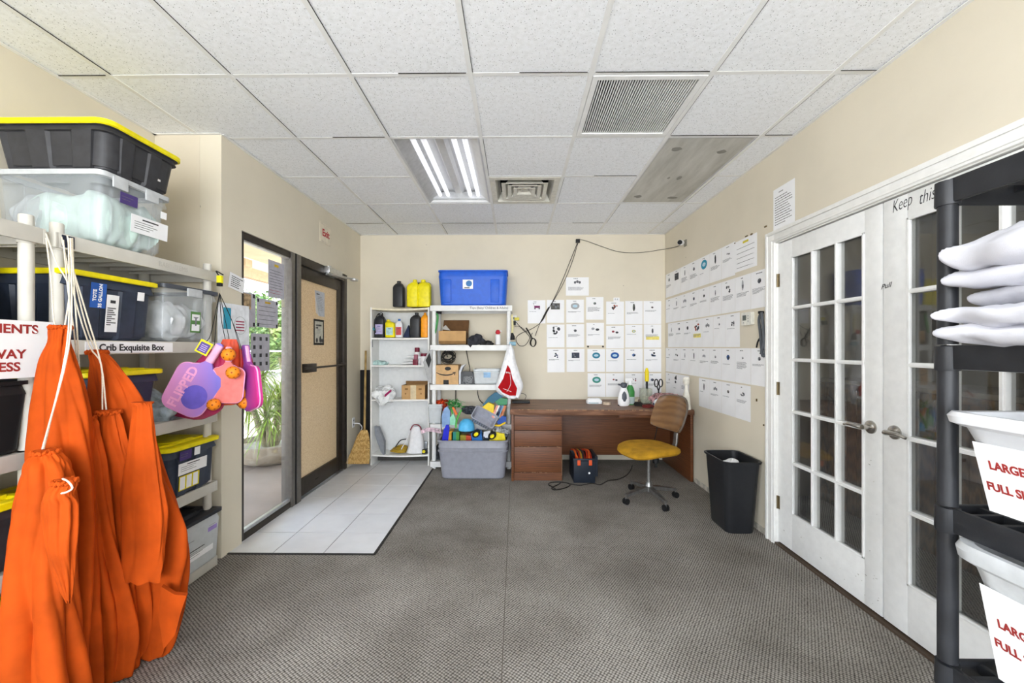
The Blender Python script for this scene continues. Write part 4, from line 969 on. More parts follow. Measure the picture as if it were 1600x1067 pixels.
# ================================================================ DESK
m_desk = wood('red_brown_desk_wood', '#4a2810', '#744320', .5, (.8, .8, 6), 5)
m_deskH = wood('red_brown_desk_top', '#5f3e2b', '#866049', .5, (.7, 6, 1), 5)
DX0, DX1, DY_0, DY_1, DZ = -.045, XR-.012, 4.07, 4.855, .735
t = thing('desk', 'long worn brown wooden desk against the back wall', 'desk', ((DX0+DX1)/2, 4.45, 0))
b = MB(m_deskH)
o = [(DX0-.012, DY_1), (DX0-.012, DY_0-.005)]
for k in range(11): f = k/10; o.append((DX0+.02+(DX1-DX0-.02)*f, DY_0-.015-.03*4*f*(1-f)))
o += [(DX1, DY_1)]
b.loft([[(x, y, DZ-.052) for x, y in o], [(x, y-.006 if y < 4.2 else y, DZ-.04) for x, y in o], [(x, y-.008 if y < 4.2 else y, DZ-.016) for x, y in o], [(x, y+.004 if y < 4.2 else y, DZ) for x, y in o]])
b.build('desktop', t)
m_wear = M('worn_edge_veneer', '#b58e6c', .7, var=.2)
b = MB(m_wear)
for k in range(46):
    f = rnd.uniform(.02, .75); x = DX0+.02+(DX1-DX0-.02)*f; y = DY_0-.015-.03*4*f*(1-f); w = rnd.uniform(.004, .03)
    b.cbox((x, y+.003, DZ-.003), (w, .006, .008), rot=(.5, 0, 0))
b.build('edge_wear', t, kind='stuff')
b = MB(m_desk); b.box(DX0, DX0+.025, DY_0+.005, DY_1, 0, DZ-.052, None, .002); b.build('side_panel', t)
b = MB(m_desk); b.box(DX1-.028, DX1, DY_0+.005, DY_1, 0, DZ-.052, None, .002); b.build('side_panel', t)
b = MB(m_desk); b.box(DX0+.026, DX1-.029, 4.60, 4.62, .13, DZ-.053, None, .002); b.build('modesty_panel', t)
PX1 = .475
b = MB(m_desk); b.box(DX0+.026, PX1, DY_0+.04, DY_1-.05, .0, DZ-.053, None, .002); b.build('pedestal', t)
zs = [.085, .350, .515, .665]
for k in range(3):
    b = MB(m_desk); b.box(DX0+.030, PX1-.006, DY_0+.018, DY_0+.04, zs[k]+.003, zs[k+1]-.003, None, .002)
    b.build('drawer', t)
b = MB(m_desk); b.box(DX0+.026, PX1, DY_0+.03, DY_0+.04, 0, .082); b.build('plinth', t)
b = MB(m_wear); 
for k in range(18): x = rnd.uniform(.02, .44); z = rnd.choice([.085, .350, .35]); b.cbox((x, DY_0+.0175, z+rnd.uniform(-.004, .004)), (rnd.uniform(.004, .03), .002, .003))
b.cbox((PX1-.003, DY_0+.03, .16), (.003, .024, .2)); b.build('chipped_veneer', t, kind='stuff')
b = MB(m_desk); b.box(1.05, 1.45, DY_0+.0, DY_0+.02, DZ-.085, DZ-.055, None, .003); b.build('pencil_drawer', t)

# ================================================================ OFFICE CHAIR
cc = Vector((1.195, 3.60, 0))
t = thing('office_chair', 'old swivel chair with mustard seat, brown shell back and four star steel base', 'chair', cc)
m_must = M('mustard_upholstery', '#b5861a', .85, var=.12, vs=14, bmp=.35, bs=420)
m_shell = wood('brown_backrest_shell', '#6b4c30', '#82603e', .25, (1, 1, 2), 4, .03)
R = Matrix.Translation(cc) @ Matrix.Rotation(.30, 4, 'Z')      # local -X is where the sitter faces
rings = []
for z, sc in ((.425, .82), (.430, .95), (.447, 1.0), (.465, .985), (.480, .90), (.487, .70), (.489, .4)):
    row = []
    for k in range(48):
        a = 2*PI*k/48; n_ = 3.2; ca, sa = math.cos(a), math.sin(a)
        r_ = 1/((abs(ca)**n_+abs(sa)**n_)**(1/n_)); x = .245*sc*r_*ca; y = .235*sc*r_*sa*(1-.08*ca)
        zz = z - .030*max(0, -x/.245)**2 + .014*(y/.235)**2*(1 if z > .45 else .5); row.append((x, y, zz))
    rings.append(row)
b = MB(m_must, R); b.loft(rings); b.build('seat', t)
b = MB(m_shell, R); G = []
def bk(u, v, off):
    w_ = .215*(1-.10*(v > 0)*v*v); n_ = 3.4
    x = .255+.045*v+.055*(-(u*u))+off; return (x, u*w_*(1-.10*abs(v)**4), .765+v*.15*(1-.16*abs(u)**4)*1.0)
for off, fl in ((0, 0), (.028, 1)):
    g = [[b.V(bk(-1+2*i/20, -1+2*j/14, off)) for j in range(15)] for i in range(21)]; G.append(g)
    for i in range(20):
        for j in range(14): v = [g[i][j], g[i+1][j], g[i+1][j+1], g[i][j+1]]; b.face(v[::-1] if fl else v, m_must if False else None)
N = 20; Mm = 14
edge = [(i, 0) for i in range(N)] + [(N, j) for j in range(Mm)] + [(i, Mm) for i in range(N, 0, -1)] + [(0, j) for j in range(Mm, 0, -1)]
for (a, c_), (d, e) in zip(edge, edge[1:]+edge[:1]): b.face([G[0][a][c_], G[1][a][c_], G[1][d][e], G[0][d][e]])
b.build('backrest', t)
m_edge = M('brown_edge_trim', '#5d5248', .4); b = MB(m_edge, R); b.tube([bk(-1+2*i/20, -1, .014) for i in range(21)], .010, 8, m_edge); b.tube([bk(-1+2*i/20, 1, .014) for i in range(21)], .010, 8, m_edge); b.tube([bk(-1, -1+2*j/14, .014) for j in range(15)], .010, 8, m_edge); b.tube([bk(1, -1+2*j/14, .014) for j in range(15)], .010, 8, m_edge); b.build('backrest_edging', t)
m_steel = M('dull_steel', '#9b9a98', .35, .85, var=.12, vs=30)
b = MB(m_steel, R); b.box(.05, .275, -.03, .03, .395, .412, None, .004)
b.loft([[(x, y, z) for x, y in rrect_] for z, rrect_ in ()] or [[(.255+dx, dy, .395) for dx, dy in rrect(.02, .05, .005)], [(.285+dx, dy, .50) for dx, dy in rrect(.018, .05, .005)], [(.30+dx, dy, .70) for dx, dy in rrect(.014, .048, .005)]])
b.build('back_bar', t, label='grey steel back support')
b = MB(m_steel, R); b.lathe([(.016, .14), (.016, .40)], seg=16); b.lathe([(.035, .075), (.037, .085), (.034, .13), (.026, .15), (.026, .16)], seg=20); b.build('column', t)
b = MB(m_black, R); b.box(-.09, .10, -.07, .07, .395, .424, None, .006); b.lathe([(.028, .33), (.03, .36), (.018, .392)], (.06, -.02, 0), 16); b.lathe([(.012, .29), (.012, .34)], (.06, -.02, 0), 12); b.build('tilt_mechanism', t)
for px, py in ((968, 790), (1051, 806), (1060, 777), (985, 764)):
    e = atZ(px, py, 0); d = Vector((e.x-cc.x, e.y-cc.y, 0)); L = .262; d = d.normalized(); 
    b = MB(m_steel); p0 = cc+Vector((0, 0, .105))+d*.02; p1 = cc+d*L+Vector((0, 0, .075)); s_ = d.cross(Vector((0, 0, 1)))
    b.loft([[p0+s_*.021+Vector((0, 0, .020)), p0-s_*.021+Vector((0, 0, .020)), p0-s_*.017-Vector((0, 0, .018)), p0+s_*.017-Vector((0, 0, .018))], [p1+s_*.014+Vector((0, 0, .012)), p1-s_*.014+Vector((0, 0, .012)), p1-s_*.012-Vector((0, 0, .012)), p1+s_*.012-Vector((0, 0, .012))]])
    b.build('base_leg', t)
    b = MB(m_black); wc = p1+Vector((0, 0, -.048)); ax = s_
    for s2 in (-1, 1):
        A_ = wc+ax*.006*s2; B_ = wc+ax*.020*s2; b.tube([A_, B_], .026, 16)
    b.tube([p1+Vector((0, 0, -.012)), wc+Vector((0, 0, .006))], .008, 8, m_steel); b.build('caster', t)

# ================================================================ WASTE BIN
wc = Vector((1.655, 3.08, 0))
t = thing('waste_basket', 'black rectangular plastic waste basket by the right wall', 'waste bin', wc)
b = MB(M('black_bin_plastic', '#232427', .38, bmp=.05, bs=200), Matrix.Translation(wc))
rg = lambda w, d, z, r=.05: [(x, y, z) for x, y in rrect(w, d, r, 6)]
b.loft([rg(.205, .275, 0), rg(.21, .28, .01), rg(.262, .345, .515), rg(.282, .365, .518), rg(.286, .369, .530), rg(.276, .359, .534), rg(.258, .34, .530), rg(.20, .27, .015)], None, True, True); b.build('bin_body', t)
pillow('crumpled_paper', 'crumpled white paper lying inside the black waste basket', wc+Vector((-.01, -.02, .44)), (.19, .24, .11), (.1, -.1, .2), m_paper, .3, 6, 'paper', wr=.03)

# ================================================================ BACK SHELF ITEMS
def jug(label, px0, px1, pt_, pb, Y, mat, cap=None, name='jug', cat='jug', handle=True, dd=.10, neck=.02, sh=.72, sticker_=None, group=None, neckx=0.0):
    A = atY(px0, pb, Y); B = atY(px1, pt_, Y); w = B.x-A.x; h = B.z-A.z; cx = (A.x+B.x)/2; yc = Y+dd/2; z = A.z
    t = thing(name, label, cat, (cx, yc, z), group); T = Matrix.Translation((cx, yc, z)); b = MB(mat, T)
    rgj = lambda k, kz, r=.02, dx=0: [(x+dx, y, kz*h) for x, y in rrect(w*k, dd*min(1, k*1.05), min(r, w*k*.4), 4)]
    b.loft([rgj(.92, 0), rgj(1, .03), rgj(1, sh), rgj(.9, sh+.08, .02, neckx*w*.2), rgj(.55, sh+.17, .02, neckx*w*.7), rgj(.38, sh+.19, .02, neckx*w)]); b.build('bottle_body', t)
    b = MB(cap or mat, T); b.lathe([(w*.17, h*(sh+.17)), (w*.18, h*(sh+.19)), (w*.18, h*.985), (w*.15, h)], (neckx*w, 0, 0), 16); b.build('cap', t)
    if handle:
        b = MB(mat, T); b.tube([(neckx*w+w*.1, 0, h*(sh+.17)), (-neckx*w*.6+w*.34, 0, h*(sh+.10)), (w*.40, 0, h*(sh-.12)), (w*.3, 0, h*(sh-.2))], min(.012, w*.12), 8, smooth=4); b.build('handle', t)
    if sticker_:
        sticker(t, frame((cx, Y-.0005, z+h*.34), (1, 0, 0), (0, 0, 1)), w*.72, h*.42, 4, sticker_, True, 'product_label', ink=M('label_navy_ink', '#3b4a7a', .6))
    return t
m_jugY = M('yellow_jug_plastic', '#f3e312', .4); m_jugK = M('black_jug_plastic', '#2c2d30', .35)
jug('black plastic jug standing alone on top of the bookcase', 613, 630, 438, 479, 4.66, m_jugK)
jug('left yellow jug on top of the bookcase', 635, 653, 436, 479, 4.63, m_jugY, neckx=.15, group=None)
jug('right yellow jug on top of the bookcase', 652, 672, 436, 479, 4.63, m_jugY, neckx=-.1)
A = atY(658, 457, 4.80); b = MB(m_black); b.cbox((A.x, 4.79, 1.99), (.22, .08, .30), None, .006); b.build('black_case', None, 'black case standing behind the yellow jugs on the bookcase', 'case')
jug('dark jug with purple label and raised pump hose, leftmost on the upper bookcase shelf', 584, 600, 490, 527, 4.66, m_jugK, sticker_=M('lavender_label', '#b7aed6', .5), neckx=0)
b = MB(m_black); b.tube([atY(587, 520, 4.655), atY(585, 505, 4.65), atY(590, 492, 4.65), atY(597, 489, 4.66), atY(598, 496, 4.66)], .006, 8, smooth=5); b.tube([atY(583, 512, 4.65), atY(585, 516, 4.65)], .012, 8, M('teal_nozzle', '#2f7f8c', .4)); b.build('sprayer_hose', None, 'black sprayer hose with teal nozzle looped over the dark jug', 'hose')
jug('yellow bottle with pale blue label on the upper bookcase shelf', 601, 616, 499, 527, 4.63, m_jugY, neckx=-.25, handle=False, sticker_=M('aqua_label', '#b9dede', .5), name='bottle', cat='bottle')
jug('white bottle with blue cap and red lettering on the upper bookcase shelf', 617, 628.5, 498, 527, 4.64, M('white_bottle', '#e9e9ee', .4), M('blue_cap', '#2468b0', .4), handle=False, name='bottle', cat='bottle', sticker_=M('red_label', '#c9474a', .5), sh=.70, dd=.06)
jug('black jug beside the orange one on the upper bookcase shelf', 640, 656, 488, 527, 4.63, m_jugK, neckx=.1)
jug('orange jug at the right end of the upper bookcase shelf', 657, 668.5, 488, 527, 4.64, M('orange_jug', '#f7a11b', .4), neckx=0, handle=False)
b = MB(M('navy_wedge', '#1f2b4e', .6)); P = [atY(629, 527, 4.7), atY(640, 527, 4.7), atY(638, 508, 4.7)]; b.loft([P, [p+Vector((0, .06, 0)) for p in P]]); b.build('dustpan', None, 'dark navy wedge shaped pan leaning between bottles on the bookcase', 'dustpan')
# second bookcase shelf
pillow('clear_clamshell', 'crushed clear clamshell with aqua stripe on the second bookcase shelf', atY(594, 567, 4.70), (.17, .12, .06), (0, 0, 0), M('aqua_clear', '#bfe0dc', .25, alpha=.7, var=.3), .15, 2, 'container', wr=.01)
def box_open(name, label, px0, px1, pt_, pb, Y, dd, mat, cat='box', flap=True, deco=None, inner=None):
    A = atY(px0, pb, Y); B = atY(px1, pt_, Y); x0, x1, z0, z1 = A.x, B.x, A.z, B.z; th = .004
    t = thing(name, label, cat, ((x0+x1)/2, Y+dd/2, z0)); b = MB(mat)
    b.box(x0, x1, Y, Y+th, z0, z1); b.box(x0, x1, Y+dd-th, Y+dd, z0, z1); b.box(x0, x0+th, Y+th, Y+dd-th, z0, z1, inner); b.box(x1-th, x1, Y+th, Y+dd-th, z0, z1, inner); b.box(x0+th, x1-th, Y+th, Y+dd-th, z0, z0+th, inner)
    b.build('carton_body', t); return t, (x0, x1, z0, z1)
def smallcart(label, px0, px1, pt_, pb, Y, dd):
    t, (x0, x1, z0, z1) = box_open('cardboard_box', label, px0, px1, pt_, pb, Y, dd, m_card, inner=m_card2); return t, x0, x1, z0, z1
for i, (a, c, tp) in enumerate(((646, 655, 543), (655, 668, 552))):
    A = atY(a, 571, 4.66); B = atY(c, tp, 4.66); cx = (A.x+B.x)/2
    b = MB(M('white_tub', '#efefef', .4)); r_ = (B.x-A.x)/2; h = B.z-A.z; cc_ = (cx, 4.70, A.z)
    t = thing('lotion_bottle', ['tall white bottle with maroon cap on the second bookcase shelf', 'shorter white bottle with wide maroon cap on the second bookcase shelf'][i], 'bottle', cc_)
    b.lathe([(r_*.9, 0), (r_, .01), (r_, h*.75)], cc_, 18); b.build('bottle_body', t); b = MB(M('maroon_cap', '#7a2138', .45)); b.lathe([(r_*.85, h*.75), (r_*.85, h*.98), (r_*.7, h)], cc_, 18); b.build('cap', t)
A = atY(650, 571, 4.64); b = MB(MATS['maroon_cap']); b.cbox(A+Vector((-.005, 0, .035)), (.055, .05, .07), None, .003); b.cbox(A+Vector((0, 0, .10)), (.04, .045, .055), M('dusty_rose', '#a36474', .6), .003); b.build('maroon_box', None, 'small stacked maroon boxes in front of the white bottles', 'box')
for k in range(3):
    b = MB(m_paper); A = atY(630+4*k, 572-3*k, 4.72); b.cbox((A.x+.10, 4.74, 1.165+.035*k+.018), (.22, .16, .012), None, .003, rot=(0, .05*k-.04, .05*k)); b.build('folded_paper', None, ['bottom folded white sheet behind the maroon boxes', 'middle folded white sheet behind the maroon boxes', 'top folded white sheet behind the maroon boxes'][k], 'paper', 'folded sheets on the bookcase')
# third
pillow('cloth_pile', 'heap of white rags with a magenta stripe hanging over the third bookcase shelf', atY(602, 617, 4.68)+Vector((0, 0, .02)), (.26, .20, .15), (0, .05, .2), M('white_rag', '#eef0f0', .9, var=.12, vs=12), .2, 12, 'cloth', wr=.05)
b = MB(MATS['white_rag']); P = [atY(x, y, 4.592) for x, y in ((588, 612), (610, 610), (607, 627), (596, 634), (592, 626))]; b.loft([P, [p+Vector((0, .012, 0)) for p in P]]); P = [atY(x, y, 4.588) for x, y in ((598, 619), (611, 608), (612, 611), (602, 620))]; b.loft([P, [p+Vector((0, .002, 0)) for p in P]], M('magenta_cloth', '#a01c5a', .8)); b.build('hanging_rag', None, 'white rag corner with magenta trim drooping over the shelf edge', 'cloth')
t, x0, x1, z0, z1 = smallcart('open brown cardboard box on the third bookcase shelf', 627.5, 664, 602, 624.5, 4.62, .20)
b = MB(M('cream_tape', '#d9c8a4', .6)); b.box(x0+(x1-x0)*.38, x0+(x1-x0)*.62, 4.618, 4.62, z0, z1)
b.build('tape_strip', t)
b = MB(m_card2); 
for sx_ in (-1, 1):
    b.cbox(((x0+x1)/2+sx_*.08, 4.6185, z0+.125), (.035, .001, .02)); b.cbox(((x0+x1)/2+sx_*.09, 4.6185, z0+.07), (.014, .001, .018))
b.build('printed_marks', t)
b = MB(m_card2); b.box(x0, x1, 4.80, 4.82, z1, z1+.035); b.build('back_flap', t)
# bottom shelf
b = MB(M('grey_plastic_plate', '#8f939a', .5)); P = [atY(*q) for q in ((585, 666, 4.66), (591, 667, 4.66), (600, 690, 4.62), (600, 712, 4.62), (595, 706, 4.63), (590, 692, 4.65), (586, 680, 4.66))]; b.loft([P, [p+Vector((.004, .05, 0)) for p in P]]); b.build('grey_bracket', None, 'grey plastic plate leaning in the bottom left of the bookcase', 'plate')
b = MB(M('gold_hose', '#b08f2a', .4)); c0 = atY(622, 706, 4.70)
for k in range(5):
    b.tube([(c0.x+(.095-.008*k)*math.cos(a)+.01*k, c0.y+.02+(.07-.005*k)*math.sin(a), .142+.012*k+.006*math.sin(a*2+k)) for a in [2*PI*j/28 for j in range(29)]], .008, 6)
b.tube([(c0.x-.02, 4.66, .2), (c0.x+.03, 4.70, .27), (c0.x+.10, 4.72, .28)], .006, 6, m_black, smooth=4); b.build('coiled_hose', None, 'flat gold and black coil on the bottom bookcase shelf', 'hose')
b = MB(m_linen); P = [(714, 634, 662), (700, 637, 661), (685, 639, 660), (672, 641, 658), (667, 644, 656)]
rings = []
for py, a, c in P:
    p, q = atY(a, py-1, 4.66), atY(c, py-1, 4.66); cx = (p.x+q.x)/2; r_ = (q.x-p.x)/2; rings.append([(cx+r_*math.cos(th)*(1+.05*math.sin(5*th)), 4.68+.045*math.sin(th), max(.13, p.z)) for th in [2*PI*k/24 for k in range(24)]])
t = thing('white_pouch', 'small white cloth pouch with maroon and white cord on the bottom bookcase shelf', 'bag', (-1.15, 4.68, .13)); b.loft(rings); b.build('pouch_body', t)
b = MB(M('maroon_cord', '#8d2c3f', .7)); b.tube([atY(641, 672, 4.64), atY(646, 664, 4.64), atY(655, 665, 4.64), atY(659, 674, 4.64)], .006, 6, smooth=4); b.tube([atY(641, 672, 4.64), atY(636, 685, 4.63), atY(627, 702, 4.62)], .005, 6, m_linen, smooth=4); b.build('cord', t)
b = MB(m_black); p = atY(665, 704, 4.68); b.cbox(p+Vector((0, 0, -.01)), (.07, .07, .06), None, .006); b.cbox(p+Vector((0, .01, .06)), (.035, .03, .09), M('grey_metal_small', '#888d92', .3, .6), .004); b.tube([p+Vector((-.012, -.037, 0)), p+Vector((-.012, -.045, 0))], .018, 14, M('yellow_ring', '#f0de1c', .4)); b.build('work_light', None, 'little black tool with a yellow ring on the bottom bookcase shelf', 'tool')
b = MB(M('pink_white_ribbon', '#e9c4cf', .7, var=.35, vs=30)); P = spline([atY(658, 675, 4.45), atY(670, 671, 4.44), atY(690, 674, 4.42)], 6); b.loft([[p+Vector((0, -.003, .022)), p+Vector((0, .003, .022)), p+Vector((0, .003, -.022)), p+Vector((0, -.003, -.022))] for p in P]); b.build('ribbon', None, 'pink and white ribbon stretched in front of the white rack post', 'ribbon')
# dark framed board hanging on the post
b = MB(M('grey_board', '#a8a8a8', .5)); P = [atY(x, y, 4.45) for x, y in ((661, 566), (669, 549), (675, 546), (674, 600), (669, 596))]; b.loft([P, [p+Vector((0, .015, 0)) for p in P]])
P = [atY(x, y, 4.447) for x, y in ((665, 563), (671, 551), (674, 562), (670, 575))]; b.loft([P, [p+Vector((0, .002, 0)) for p in P]], m_black); b.build('hanging_board', None, 'grey board with black diamond hooked between bookcase and white rack', 'board')

# white rack items
t, R = tote('storage_tote', 'open blue tote with a small white label on top of the white rack', atY(741, 470, 4.65).x, 4.655, 1.839, .79, .37, .395, M('bright_blue_tote', '#1f5fd0', .42, var=.04), None, .93, 0, r=.05)
for sx_ in (-.29, .25):
    b = MB(MATS['bright_blue_tote']); b.cbox((R.translation.x+sx_, 4.482, 2.0), (.10, .03, .26), None, .012, rot=(.06, 0, 0)); b.build('moulded_rib', t)
b = MB(m_paper); Fb = frame((atY(731, 444, 4.46).x, 4.4625, atY(731, 444, 4.46).z), (1, 0, 0), (0, 0, 1)); b.prism([(-.058, -.052), (.058, -.052), (.058, .052), (-.058, .052)], 0, .0012, None, Fb); b.flat([(.012+.034*math.cos(a), .008+.034*math.sin(a)) for a in [2*PI*k/20 for k in range(20)]], .002, M('label_blue', '#3a78b5', .5), Fb); b.flat([(-.04, -.035), (.02, -.035), (.02, -.044), (-.04, -.044)], .002, m_ink, Fb); b.build('label_sticker', t)
b = MB(MATS['bright_blue_tote']); b.text('RUBBER', .055, frame((atY(735, 460, 4.46).x, 4.472, 1.985), (1, 0, 0), (0, 0, 1)), M('deep_blue_emboss', '#1a51b8', .4), .0015, bold=.001, sx=1.6, space=1.1); b.bm.free()
t, (x0, x1, z0, z1) = box_open('cardboard_box', 'open brown cardboard box with raised dark lid on the white rack', 685.5, 728, 517, 537.5, 4.50, .25, m_card2, inner=M('deep_brown_card', '#6c4d30', .9))
b = MB(m_card); b.box(x0, x1, 4.497, 4.4995, z0+.035, z1); b.build('front_panel', t)
b = MB(MATS['deep_brown_card']); b.loft([[(x0, 4.742, z1), (x1, 4.742, z1), (x1, 4.748, z1), (x0, 4.748, z1)], [(x0+.01, 4.77, z1+.14), (x1+.005, 4.77, z1+.14), (x1+.005, 4.776, z1+.14), (x0+.01, 4.776, z1+.14)]]); b.build('raised_flap', t)
b = MB(M('dusty_glass', '#b9b4ac', .4)); P = [atY(*q) for q in ((689, 514, 4.6), (696, 508, 4.6), (703, 516, 4.6))]; b.loft([P, [p+Vector((0, .05, 0)) for p in P]]); b.build('paper_cone', None, 'grey paper cone sticking out of the open cardboard box', 'paper')
b = MB(M('green_strap_fabric', '#4d9a58', .7)); b.tube([atY(680, 489, 4.52), atY(684, 494, 4.51), (atY(682, 510, 4.5)), atY(679, 522, 4.5)], .012, 8, smooth=4); b.tube([atY(676, 491, 4.52), atY(680, 488, 4.52), atY(690, 489, 4.53)], .014, 8, m_black, smooth=3); b.build('green_strap', None, 'green strap hanging in the upper left of the white rack', 'strap')
pillow('baseball_cap', 'charcoal cloth cap slumped on the second white shelf', atY(744, 531, 4.54), (.17, .16, .11), (0, .1, .2), M('charcoal_cloth', '#35363c', .9, var=.15), .2, 15, 'cap', wr=.02)
b = MB(MATS['charcoal_cloth']); P = [atY(x, y, 4.462) for x, y in ((730, 528), (741, 534), (735, 543), (731, 538))]; b.loft([P, [p+Vector((0, .02, 0)) for p in P]]); b.build('cloth_corner', None, 'corner of charcoal cloth drooping over the second white shelf', 'cloth')
pillow('black_shoe', 'black bundle with white rim next to the charcoal cap', atY(760, 534, 4.54)+Vector((0, 0, -.01)), (.14, .12, .07), (0, .1, -.1), m_black, .2, 17, 'bundle', wr=.02)
p = atY(778, 538.5, 4.60); t = thing('spray_bottle', 'small white bottle with red top on the second white shelf', 'bottle', p)
b = MB(m_paper); b.lathe([(.028, 0), (.03, .005), (.03, .10), (.024, .115), (.012, .12)], p, 18); b.build('bottle_body', t); b = MB(M('red_top', '#c8323c', .4)); b.lathe([(.014, .12), (.026, .13), (.03, .145), (.02, .165), (.008, .172)], p, 18); b.tube([p+Vector((0, 0, .155)), p+Vector((.045, 0, .157))], .006, 6, m_paper); b.build('red_top', t)
# third white shelf
t, (x0, x1, z0, z1) = box_open('cardboard_box', 'closed cardboard box with printed smile arrow on the third white shelf', 678, 716, 571, 600.5, 4.50, .24, M('light_cardboard', '#cfa878', .8))
b = MB(MATS['light_cardboard']); b.box(x0, x1, 4.50, 4.74, z1, z1+.004); b.build('top_flaps', t)
b = MB(m_black); w = x1-x0; cxm = (x0+x1)/2
Pm = [(cxm-.40*w, z0+.62*(z1-z0)), (cxm-.2*w, z0+.52*(z1-z0)), (cxm, z0+.49*(z1-z0)), (cxm+.2*w, z0+.52*(z1-z0)), (cxm+.34*w, z0+.60*(z1-z0))]
sp = spline([Vector((x, 4.4985, z)) for x, z in Pm], 6)
b.loft([[p+Vector((0, 0, .004+.003*math.sin(PI*i/len(sp)))), p+Vector((0, .001, .004)), p+Vector((0, .001, -.004)), p+Vector((0, 0, -.004-.003*math.sin(PI*i/len(sp))))] for i, p in enumerate(sp)])
b.cbox((cxm+.33*w, 4.4985, z0+.63*(z1-z0)), (.035, .001, .008)); b.cbox((cxm+.36*w, 4.4985, z0+.57*(z1-z0)), (.008, .001, .035), rot=(0, .2, 0)); b.build('smile_print', t, label='printed black smile arrow')
b = MB(m_black); b.prism([(.035*math.cos(a), .022*math.sin(a)) for a in [2*PI*k/16 for k in range(16)]], 0, .001, m_black, frame((cxm+.02, 4.4985, z1-.035), (1, 0, 0), (0, 0, 1))); b.cbox((cxm, 4.498, z0+.025), (.06, .001, .05), m_black); b.build('tape_print', t, label='black logo patches on tape')
b = MB(m_cable); c0 = atY(700, 558, 4.64)
for k in range(9):
    r_ = rnd.uniform(.04, .075); yy_ = 4.60+.012*k; b.tube([(c0.x+r_*math.cos(a)*1.1+rnd.uniform(-.006, .006), yy_+.01*math.sin(3*a), c0.z+r_*.9*math.sin(a)+.02*math.sin(k)) for a in [2*PI*j/18 for j in range(19)]], .0045, 6)
b.tube([(c0.x-.03, 4.62, 1.33), (c0.x-.02, 4.62, 1.3), (c0.x, 4.62, c0.z)], .006, 6); b.build('cable_bundle', None, 'tangle of black cables hanging behind the smile box', 'cable')
t = thing('speaker_case', 'grey rounded device with coiled grey cable on the third white shelf', 'device', atY(730, 601, 4.6))
b = MB(M('pale_grey_shell', '#c9cbd0', .35)); P = [atY(x, y, 4.52) for x, y in ((717, 600), (717, 580), (721, 571), (727, 569.5), (723, 574), (720, 582), (720, 600))]; b.loft([P, [p+Vector((0, .14, 0)) for p in P]]); b.build('shell', t)
b = MB(M('dark_grey_shell', '#3d3f42', .4)); P = [atY(x, y, 4.54) for x, y in ((720, 600), (720, 584), (724, 580), (738, 581), (742, 600))]; b.loft([P, [p+Vector((0, .12, 0)) for p in P]]); b.build('front', t)
b = MB(M('coil_grey_cable', '#9a9c9e', .4)); c0 = atY(731, 592, 4.53)
for k in range(8): b.tube([(c0.x+(.02+.005*k)*math.cos(a), 4.532-.002*k+.004*math.sin(5*a), c0.z-.002*k+(.016+.004*k)*math.sin(a+k)) for a in [2*PI*j/16 for j in range(17)]], .003, 5)
b.build('coiled_cable', t)
t, R = tote('storage_bin', 'small clear bin with blue sticker on the third white shelf', atY(761, 600, 4.6).x, 4.63, .951, .31, .24, .165, m_clear2, None, .90, 0, r=.02, cat='storage bin')
sticker(t, frame((atY(761, 587, 4.5).x, 4.507, 1.055), (1, 0, 0), (0, 0, 1)), .08, .06, 1, M('pale_blue_sticker', '#8fb4d6', .5), False)
b = MB(m_cable); b.tube([(atY(727, 549, 4.75).x, 4.85, 1.33), atY(731, 560, 4.78), atY(734, 575, 4.74), atY(734, 583, 4.60)], .005, 6, smooth=4); b.build('hanging_cable', None, 'thin dark cable dropping behind the third white shelf', 'cable'); b = MB(m_cable)
b.tube([(atY(744, 605, 4.8).x, 4.862, .94), atY(748, 622, 4.80), atY(757, 632, 4.72)], .005, 6, smooth=4); b.build('hanging_cable', None, 'thin dark cable dropping to the toys under the third white shelf', 'cable'); b = MB(m_cable); b.tube([(atY(711, 605, 4.8).x, 4.862, .94), atY(712, 625, 4.84), atY(711, 640, 4.8)], .006, 6, smooth=4); b.build('hanging_cable', None, 'dark vertical cable behind the fourth white shelf, left of middle', 'cable')
